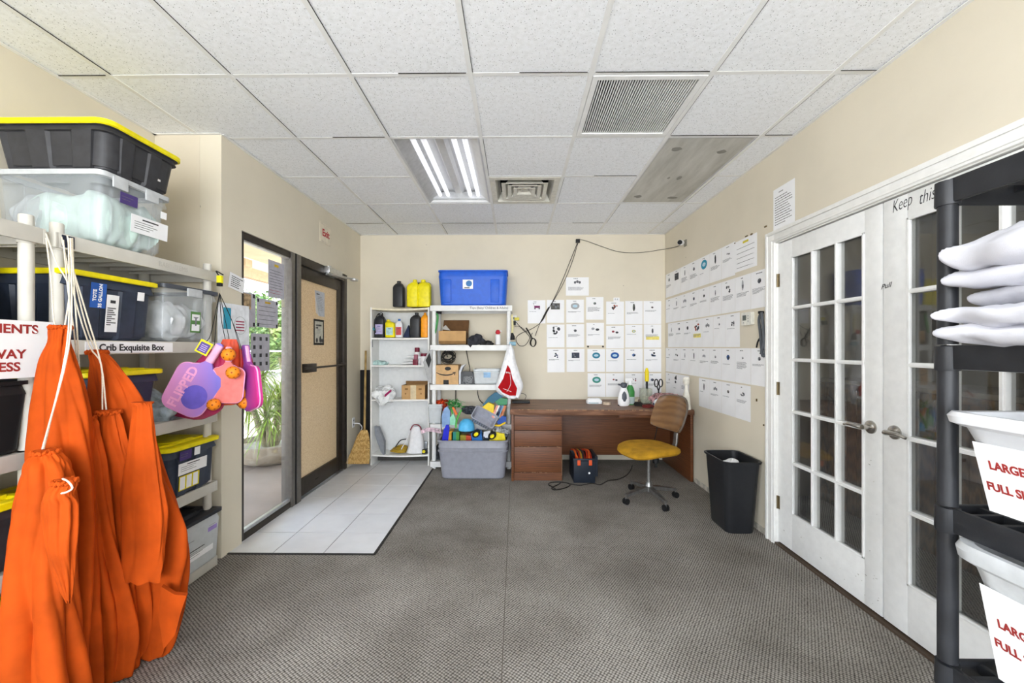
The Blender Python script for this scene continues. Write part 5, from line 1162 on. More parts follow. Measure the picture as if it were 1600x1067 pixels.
# white carrier bag with red print
def carrier():
    pts = [(540, 794, 800), (548, 791, 803), (565, 786, 806), (585, 780, 812), (602, 775, 817), (612, 777, 815), (619, 788, 812), (622, 800, 810)]
    Y = 4.38; root = thing('carrier_bag', 'white plastic carrier bag with red bell shaped print hanging from the white rack corner', 'bag', atY(797, 620, Y)); C = spline([Vector((a, c, d)) for a, c, d in pts], 5); rings = []
    for i, q in enumerate(C):
        p, p2 = atY(q.y, q.x, Y), atY(q.z, q.x, Y); cx = (p.x+p2.x)/2; a = (p2.x-p.x)/2; v = i/(len(C)-1)
        rings.append([(cx+a*math.cos(th)*(1+.03*math.sin(7*th)), Y+min(a, .05)*math.sin(th)*(1+.12*math.sin(6*th+v*5)+.05*math.sin(13*th)), p.z+.008*math.sin(4*th)) for th in [2*PI*k/40 for k in range(40)]])
    b = MB(M('white_carrier_film', '#f1f1f3', .35, bmp=.15, bs=40)); b.loft(rings); b.build('bag_body', root, sharp=80)
    P = [(793, 570), (797, 576), (801, 592), (808, 607), (806, 618), (796, 618), (785, 613), (778, 605), (786, 592)]
    b = MB(M('red_bag_print', '#a8040e', .6, spec=.1)); ps = [atY(x, y, Y-.062) for x, y in P]; b.loft([ps, [p+Vector((0, .006, 0)) for p in ps]]); 
    b.tube([atY(797, 585, Y-.0645), atY(798, 600, Y-.0645), atY(792, 612, Y-.0645)], .0022, 5, m_paper, smooth=3); b.tube([atY(786, 607, Y-.0645), atY(799, 612, Y-.0645)], .0022, 5, m_paper); b.text('arts', .035, frame(atY(794, 582, Y-.064), (1, 0, -.25), (.1, 0, 1)), m_paper); b.build('red_print', root)
    b = MB(M('white_carrier_film', '#f1f1f3')); b.tube([atY(796, 541, Y), atY(798, 537, 4.43), atY(792, 538, 4.46)], .007, 8, smooth=3); b.build('handle', root)
carrier()
# items on the lower shelves of the white rack
t, R = tote('storage_bin', 'frosted bin of pink wrapped things at the left of the fourth white shelf', atY(681, 660, 4.6).x+.015, 4.60, .507, .17, .26, .22, m_clear2, None, .9, 0, r=.02)
pillow('pink_bundle', 'pink wrapped bundle seen inside the frosted bin', (R.translation.x, 4.60, .63), (.13, .2, .16), (0, 0, 0), M('pink_bundle', '#e7b7ad', .6, var=.3), .1, 21, 'bundle')
pillow('red_foil_bag', 'crumpled orange red foil bag on top of the frosted bin', atY(689, 632, 4.58), (.12, .16, .11), (.2, -.3, 0), M('red_orange_foil', '#e2481f', .3, var=.4, vs=30), .2, 22, 'bag', wr=.05)

# grey tote of toys
tx = atY(739, 700, 4.15).x; m_gt = M('grey_tote_plastic', '#8f9099', .45, var=.04)
t, R = tote('storage_tote', 'large open grey tote full of toys on the carpet in front of the white rack', tx, 4.31, .002, .75, .40, .40, m_gt, None, .88, 0, r=.06, rim=.018)
b = MB(m_gt); rg = lambda w, d, z: [(tx+x, 4.31+y, z) for x, y in rrect(w, d, .06, 5)]
b.loft([rg(.722, .372, .275), rg(.735, .385, .280), rg(.742, .392, .292), rg(.728, .378, .298)], None, False, False); b.build('band', t)
YT = 4.2
def toy(fn, label, name='toy', cat='toy', group=None):
    b = fn(); return b.build(name, None, label, cat, group)
def slab(pts, Y, dd, m, bev=0):
    b = MB(m); P = [atY(x, y, Y) for x, y in pts]; b.loft([P, [p+Vector((0, dd, 0)) for p in P]]); return b
def C_(n_, c): return M('toy_'+n_, c, .4)
def ell(px, py, rx, ry, n=16, a0=0): return [(px+rx*math.cos(a0+2*PI*k/n), py+ry*math.sin(a0+2*PI*k/n)) for k in range(n)]
toy(lambda: slab([(690, 690), (693, 672), (697, 664), (701, 664), (702, 670), (700, 690)], YT, .02, C_('blue', '#1420c0')), 'deep blue rounded paddle toy standing in the grey tote', 'toy_paddle')
for i, (x, c, w, tp) in enumerate(((704, '#c9962a', 3.5, 674), (709, '#1f7f74', 3.5, 675), (715, '#4a8f3a', 2.5, 675))):
    toy(lambda: slab([(x-w, 692), (x-w, tp), (x+w, tp), (x+w, 692)], YT+.01, .16, C_('book%d' % i, c)), ['ochre picture book upright in the toy tote', 'teal picture book upright in the toy tote', 'narrow green picture book upright in the toy tote'][i], 'picture_book', 'book', 'upright books in the toy tote')
toy(lambda: slab([(719, 692), (719, 680), (728, 680), (728, 692)], YT, .1, C_('olive', '#8a7d1c')), 'olive toy block at the tote front', 'toy_block', 'toy')
toy(lambda: slab([(728, 692), (728, 680), (736, 681), (736, 692)], YT+.005, .1, C_('rust', '#b23c1e')), 'rust red toy block beside the olive one', 'toy_block', 'toy')
def cap():
    c = atY(729, 665, YT+.08); b = MB(C_('lightblue', '#58b5e6')); prof = [(.001, .075), (.04, .068), (.072, .04), (.085, 0), (.088, -.045), (.05, -.06)]; b.lathe(prof[::-1], c, 24)
    return b
o = toy(cap, 'light blue plastic hat lying on the toys', 'toy_hat', 'hat'); 
def greenstuff():
    b = MB(C_('green', '#2f8f3e')); c = atY(712, 632, YT+.15)
    for k in range(60):
        a = rnd.uniform(0, 2*PI); p = c+Vector((rnd.gauss(0, .05), rnd.gauss(0, .03), rnd.gauss(0, .022))); d = Vector((math.cos(a), rnd.uniform(-.5, .5), rnd.uniform(-.3, .8)))
        blade(b, p, d, .07, .013, 1.0, b.cur if k % 3 else M('pale_green_toy', '#9fd8a0', .4))
    return b
toy(greenstuff, 'shiny green tinsel leaves heaped on the toys', 'tinsel_garland', 'decoration')
toy(lambda: slab([(703, 664), (703, 652), (708, 646), (712, 655), (711, 664)], YT+.04, .02, C_('mint', '#8fd3b0')), 'mint green bottle shape standing in the tote', 'toy_bottle', 'toy')
b = MB(C_('tong_green', '#4fae3c')); b.tube([atY(704, 637, YT+.1), atY(708, 648, YT+.08), atY(711, 660, YT+.06), atY(713, 668, YT+.06)], .008, 8, smooth=4); b.tube([atY(721, 640, YT+.1), atY(716, 650, YT+.08), atY(713, 660, YT+.06), atY(712, 668, YT+.06)], .010, 8, smooth=4); b.build('toy_tongs', None, 'bright green toy tongs standing in the tote', 'toy')
toy(lambda: slab([(706, 636), (709, 636), (715, 647), (712, 649)], YT+.09, .02, C_('orange', '#e8722c')), 'orange stick crossing the green tongs', 'toy_stick', 'toy')
toy(lambda: slab([(691, 668), (690, 650), (694, 638), (699, 635), (703, 642), (703, 664)], YT+.06, .06, M('toy_clearblue', '#93b6e2', .3, alpha=.75)), 'clear blue plastic bag bulging at the left of the toys', 'plastic_bag', 'bag')
b = MB(m_black); b.tube([atY(694, 634, YT+.03), atY(690, 645, YT+.03), atY(689, 660, YT+.03), atY(690, 675, YT+.03)], .004, 6, smooth=4); b.build('looped_cord', None, 'thin black cord looping beside the clear blue bag', 'cord')
# grey slotted basket, tilted
def basket():
    c = atY(755, 655, YT+.07); T = Matrix.Translation(c) @ Matrix.Rotation(.50, 4, 'Y') @ Matrix.Rotation(.75, 4, 'X'); m = C_('basketgrey', '#a3a5b0'); b = MB(m, T)
    rg = lambda w, d, z: [(x, y, z) for x, y in rrect(w, d, .025, 4)]
    b.loft([rg(.20, .12, -.05), rg(.255, .165, .045), rg(.27, .18, .047), rg(.27, .18, .055), rg(.25, .16, .055), rg(.195, .115, -.04)], m, True, True)
    t = thing('toy_basket', 'grey slotted basket tipped over on top of the toys', 'basket', c); b.build('basket_body', t)
    b = MB(C_('slotdark', '#5a5c66'), T)
    for k in range(8): x = -.09+.026*k; b.loft([[(x-.004, -.0625+dy, -.04) for dy in (0,)] + [(x+.004, -.0625, -.04)], [(x-.004, -.082, .03), (x+.004, -.082, .03)]], None, False, False, closed=False)
    b.build('slots', t)
basket()
toy(lambda: slab([(754, 636), (763, 629), (772, 633), (771, 646), (765, 648), (755, 641)], YT+.12, .08, C_('yellow', '#f0cf24')), 'yellow faceted block behind the grey basket', 'toy_block', 'toy')
t = thing('striped_board', 'striped rounded board of pink, navy and white leaning at the right of the toys', 'toy', atY(779, 655, YT+.1))
for i, (c, o_) in enumerate((('#e89a8a', 0), ('#f0ece4', 3.2), ('#3d4f74', 5.5), ('#6a97b8', 9), ('#c9794a', 12))):
    s_ = slab([(768+o_, 651), (776+o_, 633), (779.4+o_, 635), (772+o_, 654)], YT+.10, .02, C_('stripe%d' % i, c)); s_.build('stripe', t)
toy(lambda: slab([(754, 633), (762, 622), (772, 614), (781, 612), (788, 618), (780, 624), (770, 630), (758, 640)], YT+.2, .06, C_('teal', '#1d5f7c')), 'dark teal curved toy at the top right of the heap', 'toy_arch', 'toy')
toy(lambda: slab([(773, 628), (782, 622), (793, 623), (792, 632), (780, 634)], YT+.18, .05, C_('greenlid', '#3f8f62')), 'green clear lid at the top right of the heap', 'toy_cover', 'toy')
toy(lambda: slab([(776, 660), (784, 650), (791, 651), (791, 662), (781, 664)], YT+.08, .06, C_('royal', '#1f4fa8')), 'royal blue block under the striped board', 'toy_block', 'toy')
b = MB(C_('yellowarc', '#e8c31c')); b.tube([atY(772, 664, YT+.05), atY(780, 665, YT+.05), atY(790, 660, YT+.05)], .010, 8, smooth=5); b.build('toy_arc', None, 'thin yellow arc under the royal blue block', 'toy')
t = thing('toy_truck', 'blue toy truck with a black and yellow wheel at the tote front', 'toy', atY(745, 690, YT))
slab([(738, 692), (736, 678), (744, 672), (752, 675), (754, 692)], YT+.03, .09, C_('truckblue', '#1f6fc0')).build('truck_body', t)
def wheel(parent, px, py, r=.036):
    c = atY(px, py, YT+.0); b = MB(m_black); T = frame(c, (1, 0, .1), (.2, -.2, 1)); b.T = T; b.lathe([(r*1.15, -.025), (r*1.2, -.02), (r*1.2, .0), (r*1.1, .006)], seg=24); w = b.build('wheel', parent)
    b = MB(C_('hubyellow', '#f3e21a'), T); b.lathe([(r*.62, .004), (r*.62, .012), (r*.5, .014), (r*.3, .008)], seg=20); b.build('wheel_hub', w)
wheel(t, 744, 678); 
t = thing('toy_truck', 'yellow toy truck with a black and yellow wheel near the right rim of the tote', 'toy', atY(775, 690, YT))
slab([(764, 692), (766, 680), (776, 676), (788, 678), (790, 688), (786, 692)], YT+.03, .09, C_('truckyellow', '#edd91e')).build('truck_body', t); wheel(t, 769, 681)
toy(lambda: slab([(755, 684), (756, 675), (766, 673), (767, 684)], YT+.07, .05, C_('whitecar', '#e4e6ee')), 'white toy car between the two trucks', 'toy_car', 'toy')
pillow('clear_bag_of_parts', 'clear bag of small parts behind the yellow truck', atY(782, 673, YT+.11), (.16, .1, .10), (0, .2, 0), M('part_bag', '#b9bcc0', .3, var=.5, vs=40, alpha=.9), .1, 25, 'bag', wr=.03)
pillow('toy_heap', 'dark mixed toys filling the bottom of the grey tote', (tx, 4.31, .30), (.62, .28, .17), (0, 0, 0), M('toy_heap_dark', '#3b4658', .6, var=.6, vs=14), .05, 26, 'toys', wr=.05)
pillow('mesh_pouch', 'black and white patterned pouch behind the green tinsel', atY(735, 640, YT+.22), (.2, .08, .09), (0, 0, 0), M('speckled_black', '#33353b', .8, var=.9, vs=70), .1, 27, 'pouch')
p = atY(680, 716, 4.60)
b = MB(M('dark_speckle', '#2e3036', .7, var=.9, vs=40)); b.cbox((-.87, 4.66, .15), (.14, .26, .12), None, .01); b.build('speckled_box', None, 'dark speckled box on the bottom white shelf behind the toy tote', 'box')
# ================================================================ DESK TOP AND UNDER THE DESK
m_ltgrey = M('light_grey_plastic', '#d9dadc', .4); Zd = DZ
def on_desk(px, py): return atZ(px, py, Zd)
p = on_desk(811, 628); p.y = min(p.y, 4.75)
b = MB(m_black); b.cbox((.06, 4.55, Zd+.014), (.20, .13, .024), None, .004); b.tube([(.10, 4.60, Zd+.02), (.12, 4.66, Zd+.07), (.06, 4.70, Zd+.09), (.02, 4.66, Zd+.03)], .003, 6, smooth=5); b.build('network_router', None, 'flat black box with thin wire at the left end of the desk', 'router')
t = thing('label_printer', 'small white desk device with rounded top on the desk', 'device', (.88, 4.50, Zd))
b = MB(m_paper); c = (.88, 4.50, Zd); b.loft([[(c[0]+x, c[1]+y, Zd+z) for x, y in rrect(w, d, .02)] for w, d, z in ((.165, .10, .002), (.17, .105, .03), (.13, .08, .058), (.10, .06, .062))]); b.build('housing', t)
b = MB(M('teal_slot', '#9fb9b8', .4)); b.box(.81, .92, 4.445, 4.449, Zd+.008, Zd+.018); b.build('slot', t)
b = MB(M('tape_beige', '#cdb8a0', .5)); b.lathe([(.028, 0), (.045, 0), (.045, .024), (.028, .024)], (1.005, 4.42, Zd+.001), 24, cap=False); b.build('tape_roll', None, 'beige tape roll lying on the desk beside the white device', 'tape')
b = MB(m_black); b.lathe([(.012, 0), (.022, 0), (.022, .012), (.012, .012)], (1.135, 4.33, Zd+.001), 18, sx=1.4, cap=False); b.build('black_ring', None, 'small black ring lying on the desk in front of the steamer', 'ring')
sc_ = Vector((1.165, 4.32, Zd)); t = thing('hand_steamer', 'white and dark grey handheld steamer standing on the desk', 'steamer', sc_)
b = MB(m_paper, Matrix.Translation(sc_)); pr = [(.045, .0), (.062, .02), (.066, .07), (.052, .13), (.035, .18), (.028, .20)]
b.lathe(pr, (0, 0, 0), 24, sy=.62); b.build('body', t)
b = MB(M('dark_grey_insert', '#4f535c', .35), Matrix.Translation(sc_)); b.lathe([(.002, -.055), (.020, -.042), (.028, -.01), (.024, .03), (.012, .055), (.002, .065)], (-.002, -.030, .095), 20, sy=.55); b.build('water_window', t)
b = MB(M('dark_grey_insert', '#4f535c'), Matrix.Translation(sc_)); b.lathe([(.022, .195), (.034, .21), (.034, .24), (.020, .252)], (0, 0, 0), 18); b.tube([(-.03, 0, .225), (-.062, 0, .232)], .01, 8); b.build('steam_head', t)
pc_ = Vector((1.262, 4.42, Zd)); t = thing('spray_bottle', 'green spray bottle with white trigger on the desk beside the steamer', 'bottle', pc_)
b = MB(M('green_bottle', '#3f8a45', .3), Matrix.Translation(pc_)); b.lathe([(.044, .0), (.048, .01), (.048, .09), (.05, .14), (.036, .19), (.018, .22)], seg=20, sy=.7); b.build('bottle_body', t)
b = MB(M('pale_label_band', '#b9c9c9', .5), Matrix.Translation(pc_)); b.lathe([(.0485, .01), (.0492, .012), (.0492, .085), (.0485, .088)], seg=20, sy=.72, cap=False); b.build('label_band', t)
b = MB(m_paper, Matrix.Translation(pc_)); b.lathe([(.018, .215), (.02, .24), (.016, .26)], seg=14); b.cbox((-.015, 0, .275), (.085, .028, .04), None, .008); b.tube([(-.04, 0, .26), (-.048, 0, .22)], .006, 6); b.build('trigger_head', t)
b = MB(m_cable); 
for k in range(5): b.tube([(1.32+.04*math.cos(a+k), 4.30+.025*math.sin(a)+.006*k, Zd+.008+.007*k) for a in [2*PI*j/14 for j in range(15)]], .005, 6)
b.tube([(1.34, 4.30, Zd+.01), (1.39, 4.20, Zd+.012), (1.41, 4.10, Zd+.008), (1.415, 4.022, Zd-.01), (1.42, 4.012, Zd-.12), (1.40, 4.02, Zd-.26), (1.375, 4.03, Zd-.36)], .005, 6, smooth=5)
b.build('steamer_cord', None, 'grey cord coiled by the steamer and hanging over the front of the desk', 'cord')
jc = Vector((1.46, 4.50, Zd)); t = thing('pen_jar', 'clear square jar with pens on the desk against the back wall papers', 'jar', jc)
b = MB(M('greenish_jar_glass', '#c6cbb8', .15, alpha=.35), Matrix.Translation(jc)); b.loft([[(x, y, z) for x, y in rrect(.12, .10, .015)] for z in (.002, .17)]+[[(x, y, z) for x, y in rrect(.112, .092, .013)] for z in (.17, .008)]); b.build('jar_body', t)
b = MB(M('beige_jar_fill', '#b3ab90', .9, var=.4, vs=60), Matrix.Translation(jc)); b.box(-.045, .045, -.035, .035, .01, .085, None, .01); b.build('jar_contents', t)
b = MB(M('yellow_marker', '#f2d91c', .4)); b.tube([jc+Vector((.015, 0, .06)), jc+Vector((.012, 0, .26))], .012, 10, m_black); b.tube([jc+Vector((.012, 0, .25)), jc+Vector((.012, 0, .36)), jc+Vector((.012, 0, .40))], [.022, .024, .010], 12); b.build('highlighter', None, 'yellow marker standing upright in the clear jar', 'marker')
t = thing('scissors', 'black handled scissors standing handles up in the pencil cup', 'scissors', (1.585, 4.45, Zd+.08))
for s_ in (-1, 1):
    b = MB(m_black); b.tube([(1.585+s_*.025+.020*math.cos(a), 4.45, Zd+.235+.042*math.sin(a)) for a in [2*PI*j/20 for j in range(21)]], .0065, 8); b.tube([(1.585+s_*.018, 4.45, Zd+.20), (1.585, 4.45, Zd+.15), (1.585-s_*.01, 4.45, Zd+.05)], .007, 8); b.build('handle', t)
b = MB(M('mauve_cup', '#8d7a86', .5)); b.lathe([(.035, 0), (.042, .12), (.038, .12), (.032, .008)], (1.585, 4.46, Zd+.001), 20); b.build('pencil_cup', None, 'mauve pencil cup holding the scissors', 'cup')
pillow('red_cloth_bundle', 'faded red and white bundle behind the chair back on the desk', (1.63, 4.30, Zd+.075), (.34, .20, .13), (0, 0, .1), M('faded_red_pattern', '#b98f90', .8, var=.5, vs=30), .15, 31, 'cloth', wr=.03)
b = MB(M('dark_red_cord', '#6b2320', .6)); 
for k in range(3): b.tube([(1.40+.07*math.cos(a), 4.20+.04*math.sin(a), Zd+.007+.008*k) for a in [2*PI*j/20 for j in range(21)]], .006, 6)
b.build('red_cord_coil', None, 'flat dark red cord coil on the desk', 'cord')
c = Vector((1.475, 4.16, Zd+.048)); b = MB(M('navy_white_ball', '#dfe3ee', .5, var=.3)); r = .047; b.lathe([(max(.0005, r*math.sin(PI*k/12)), -r*math.cos(PI*k/12)) for k in range(13)], c, 20); 
for k in range(9):
    z = 1-2*(k+.5)/9; a = k*2.4; v = Vector((math.sqrt(1-z*z)*math.cos(a), math.sqrt(1-z*z)*math.sin(a), z)); u = v.orthogonal().normalized(); w = v.cross(u); b.face([b.V(c+v*(r+.0008)+(u*math.cos(q)+w*math.sin(q))*.013) for q in [2*PI*j/8 for j in range(8)]], M('navy_spots', '#27335c', .5))
b.build('patterned_ball', None, 'navy and white patterned ball at the desk edge', 'ball')
b = MB(m_paper); b.cbox((1.38, 4.66, Zd+.02), (.07, .05, .035), M('cream_box', '#e8dfc4', .6), .004); b.build('cream_box', None, 'tiny cream box behind the spray bottle', 'box')
# white duster/handset at the right end
hc = atX(1075, 640, 1.72); hc = Vector((1.735, 4.08, Zd)); t = thing('handheld_duster', 'white long necked bottle standing at the right end of the desk against the wall', 'bottle', hc)
b = MB(M('ivory_plastic', '#e9e5d8', .4), Matrix.Translation(hc)); b.loft([[(x, y, z) for x, y in rrect(w, d, .015)] for w, d, z in ((.075, .07, .0), (.075, .07, .01), (.058, .05, .15), (.034, .03, .20), (.036, .03, .26))]); b.build('body', t)
b = MB(M('ivory_plastic', '#e9e5d8'), Matrix.Translation(hc)); b.lathe([(.02, .25), (.032, .27), (.034, .31), (.022, .33)], seg=16); b.build('head', t)
# toolbox
t = thing('toolbox', 'open dark blue toolbox with orange latches under the desk', 'toolbox', (.68, 4.10, 0))
x0, x1, y0, y1, zt = .585, .80, 4.03, 4.36, .245
m_tb = M('dark_navy_toolbox', '#1b222d', .45)
b = MB(m_tb); tub_ = [(x0, x1, y0, y0+.008), (x0, x1, y1-.008, y1), (x0, x0+.008, y0+.008, y1-.008), (x1-.008, x1, y0+.008, y1-.008)]
for a, c_, d, e in tub_: b.box(a, c_, d, e, 0, zt, None, .002)
b.box(x0+.008, x1-.008, y0+.008, y1-.008, 0, .01); b.box(x0-.006, x1+.006, y0-.008, y0, zt-.03, zt, None, .003); b.build('box_body', t)
for xx in (x0+.05, x1-.05):
    b = MB(M('orange_latch', '#d8552a', .4)); b.box(xx-.016, xx+.016, y0-.016, y0-.004, zt-.065, zt-.012, None, .004); b.build('latch', t)
b = MB(m_paper); b.lathe([(.011, 0), (.011, .002)], (0, 0, 0), 14); b.bm.free()
b = MB(m_paper); b.prism([(.010*math.cos(a), .010*math.sin(a)) for a in [2*PI*k/14 for k in range(14)]], 0, .002, None, frame((x1-.06, y0-.0005, .10), (1, 0, 0), (0, 0, 1))); b.build('white_badge', t)
b = MB(m_tb); b.loft([[(x1+.002, y0+.02, .06), (x1+.03, y0+.02, .06), (x1+.03, y0+.02, .26), (x1+.002, y0+.02, .26)], [(x1+.002, y1, .06), (x1+.03, y1, .06), (x1+.03, y1, .26), (x1+.002, y1, .26)]]); b.build('open_lid', t)
b = MB(m_tb); b.box(x0+.009, x1-.009, y0+.009, y1-.009, .15, .17, M('tool_tray_dark', '#1e1f22', .7)); b.build('tray', t)
cols = ['#c43a1d', '#e0672a', '#b8301c', '#d3a23a', '#2d2f33', '#8d2a1a']
for k in range(9):
    b = MB(M('tool_handle_%d' % (k % 6), cols[k % 6], .45)); xx = x0+.03+k*.019; b.tube([(xx, y0+.03+rnd.uniform(0, .04), .215+rnd.uniform(0, .025)), (xx+rnd.uniform(-.02, .02), y0+.20, .255+rnd.uniform(0, .02)), (xx-.01, y1-.02, .26)], .009, 8, smooth=3)
    b.build('hand_tool', None, ['leftmost red handled tool in the toolbox', 'second tool from the left in the toolbox, orange handle', 'third tool from the left in the toolbox, brick red handle', 'fourth tool from the left in the toolbox, tan handle', 'middle black handled tool in the toolbox', 'dark red handled tool just right of the toolbox middle', 'third tool from the right in the toolbox, red handle', 'second tool from the right in the toolbox, orange handle', 'rightmost brick red handled tool in the toolbox'][k], 'tool', 'hand tools in the toolbox')
b = MB(m_cable)
fl = lambda px, py: atZ(px, py, .006)
b.tube([fl(x, y) for x, y in ((868, 764), (862, 760), (857, 757), (860, 754), (872, 753), (884, 754), (891, 757), (886, 761), (876, 764), (866, 765), (862, 762), (872, 757), (878, 753))], .0055, 6, smooth=5)
b.tube([fl(x, y) for x, y in ((884, 754), (896, 757), (908, 758), (925, 755), (938, 757), (950, 751), (965, 749), (978, 743), (985, 735), (988, 727))], .0045, 6, smooth=5)
b.build('floor_cord', None, 'black cord looping on the carpet in front of the toolbox', 'cord')

# ================================================================ BROOM, OUTLETS, CABLES, CAMERA
t = thing('broom', 'corn broom leaning in the back left corner', 'broom', (-1.77, 4.52, 0))
b = MB(wood('broom_stick_wood', '#8f7440', '#b39458', .5, (3, 3, .6), 5)); b.tube([atY(569.5, 675, 4.54), atY(571.5, 548, 4.72)], .0125, 12); b.build('stick', t)
m_straw = wood('broom_straw', '#a97f3c', '#d9b878', .8, (9, 9, .6), 12, .5)
b = MB(m_straw); rings = []
for py, a, c_, Y in ((672, 564, 574, 4.53), (678, 560, 576, 4.53), (688, 556, 577.5, 4.52), (700, 551, 578, 4.50), (714, 545, 578, 4.48), (724, 543, 577, 4.46)):
    p, q = atY(a, py, Y), atY(c_, py, Y); cx = (p.x+q.x)/2; w = (q.x-p.x)/2
    rings.append([(cx+w*math.cos(th), Y+.025*math.sin(th)*(1+.1*math.sin(15*th)), max(.003, p.z)) for th in [2*PI*k/50 for k in range(50)]])
b.loft(rings); b.build('straw_head', t)
b = MB(m_straw)
for k in range(90):
    f = rnd.uniform(-1, 1); p, q = rings[1][0], rings[1][25]; pb_, qb = rings[-1][0], rings[-1][25]
    s0 = Vector(p).lerp(Vector(q), (f+1)/2); s1 = Vector(pb_).lerp(Vector(qb), (f+1)/2); b.tube([s0+Vector((0, -.02, 0)), s0.lerp(s1, .6)+Vector((0, -.03, 0)), s1+Vector((rnd.uniform(-.01, .01), -.028, rnd.uniform(0, .008)))], .0016, 4)
b.build('bristles', t, kind='stuff')
b = MB(M('dark_stitch', '#5b4022', .8))
for i in (2, 3): 
    b.tube([Vector(v)+Vector((0, -.004, .0)) for v in rings[i][25:50]], .003, 5)
b.build('stitching', t)
b = MB(m_black); A = atY(568, 578, 4.80); B_ = atY(577, 650, 4.80); b.box(-1.87, BX0-.01, 4.78, 4.81, .05, A.z, None, .003); b.build('folding_panel', None, 'thin black panel standing behind the broom in the corner', 'panel')
def outlet(name, label, F, cat='outlet', w=.07, h=.115):
    t = tag(bpy.data.objects.new(name, None), label, cat); COL.objects.link(t); t.location = F.translation
    b = MB(m_paper); b.prism(rrect(w, h, .008), 0, .005, None, F); b.build('cover_plate', t)
    b = MB(m_inkG); 
    for s_ in (-1, 1): b.flat([(-.012, s_*.024-.010), (.012, s_*.024-.010), (.012, s_*.024+.010), (-.012, s_*.024+.010)], .0056, None, F)
    b.build('sockets', t)
    return t
p = atX(552, 660, XL); outlet('wall_outlet', 'white wall outlet low on the left wall behind the broom', Fl(p.y, p.z))
b = MB(m_paper); b.tube([(XL+.01, p.y, p.z-.01), (XL+.06, p.y+.03, p.z-.02), (XL+.08, p.y+.06, p.z-.07), (XL+.05, p.y+.10, p.z-.12)], .006, 6, smooth=4); b.build('power_cord', None, 'short white cord plugged into the low wall outlet', 'cord')
p = atY(803, 500, YB); t = outlet('wall_outlet', 'white outlet with a yellow plug on the back wall right of the white rack', frame((p.x, YB, p.z), (1, 0, 0), (0, 0, 1)))
b = MB(M('yellow_plug', '#e6d84a', .4)); b.cbox((p.x+.035, YB-.03, p.z+.01), (.06, .05, .035), None, .006); b.cbox((p.x+.0, YB-.028, p.z-.04), (.045, .045, .05), m_black, .005); b.build('yellow_plug', None, 'yellow and black plugs in the back wall outlet', 'plug')
b = MB(M('cream_tool', '#ddd39f', .5)); b.tube([atY(800, 492, 4.44), atY(801, 510, 4.44), atY(800, 522, 4.44)], .012, 10); b.tube([atY(800, 520, 4.44), atY(801, 526, 4.44), atY(801, 531, 4.44)], [.012, .024, .026], 12, m_black); b.tube([atY(796, 537, 4.44), atY(806, 537, 4.44)], .022, 12, M('pale_blue_cap', '#8db4c6', .4)); b.build('hanging_brush', None, 'cream and black handled brush hanging on the right corner of the white rack', 'brush')
b = MB(m_cable); yb = YB-.012
W_ = lambda *P: [atY(x, y, yb) for x, y in P]
b.tube(W_((902, 380), (890, 410), (880, 435), (868, 462), (855, 487), (848, 500), (840, 508), (828, 515), (812, 522), (806, 530), (812, 540), (822, 538), (832, 520)), .004, 6, smooth=5)
b.tube(W_((903, 380), (893, 412), (879, 445), (860, 478), (846, 500), (836, 525)), .0035, 6, smooth=5)
b.tube(W_((806, 503), (816, 514), (826, 524), (831, 533)), .004, 6, smooth=4); b.tube(W_((804, 510), (814, 511), (824, 520)), .003, 6, smooth=4)
b.tube(W_((858, 480), (853, 488), (846, 502)), .010, 6, smooth=3)
for k in range(4): b.tube([atY(833+5*math.cos(a)*(1-.1*k), 535+6.5*math.sin(a), yb-.004*k) for a in [2*PI*j/16 for j in range(17)]], .0045, 6)
b.tube(W_((822, 512), (828, 522), (832, 530)), .009, 6, smooth=3)
b.build('wall_cable', None, 'black cable running diagonally down the back wall to a tied loop', 'cable')
p = atY(902.5, 377, YB); b = MB(m_black); b.cbox((p.x, YB-.015, p.z), (.05, .03, .045), None, .006); b.build('junction_block', None, 'small black block high on the back wall where the cables meet', 'block')
b = MB(m_cable); b.tube(W_((906, 374), (918, 377), (940, 385), (965, 393), (990, 395), (1015, 393), (1032, 390)) + [atX(1040, 389, XR-.012), atX(1055, 386, XR-.012), atX(1062, 383, XR-.02)], .003, 6, smooth=5); b.build('camera_cable', None, 'thin cable swagged from the black block to the white camera', 'cable')
cp = atX(1064, 379, XR-.06); t = thing('security_camera', 'small white security camera with black lens high on the right wall', 'camera', cp)
dv = Vector((-.6, -.75, -.12)).normalized()
b = MB(m_paper); b.tube([cp-dv*.035, cp+dv*.035], .027, 20); b.build('camera_body', t); b = MB(m_black); b.tube([cp+dv*.034, cp+dv*.042], .024, 20); b.build('lens', t)
b = MB(M('grey_mount', '#8a8578', .5)); b.tube([cp-dv*.02+Vector((.0, .0, 0)), Vector((XR-.002, cp.y+.03, cp.z+.01))], .012, 10); b.cbox((XR-.005, cp.y+.02, cp.z), (.01, .055, .07), None, .004); b.build('mount', t)
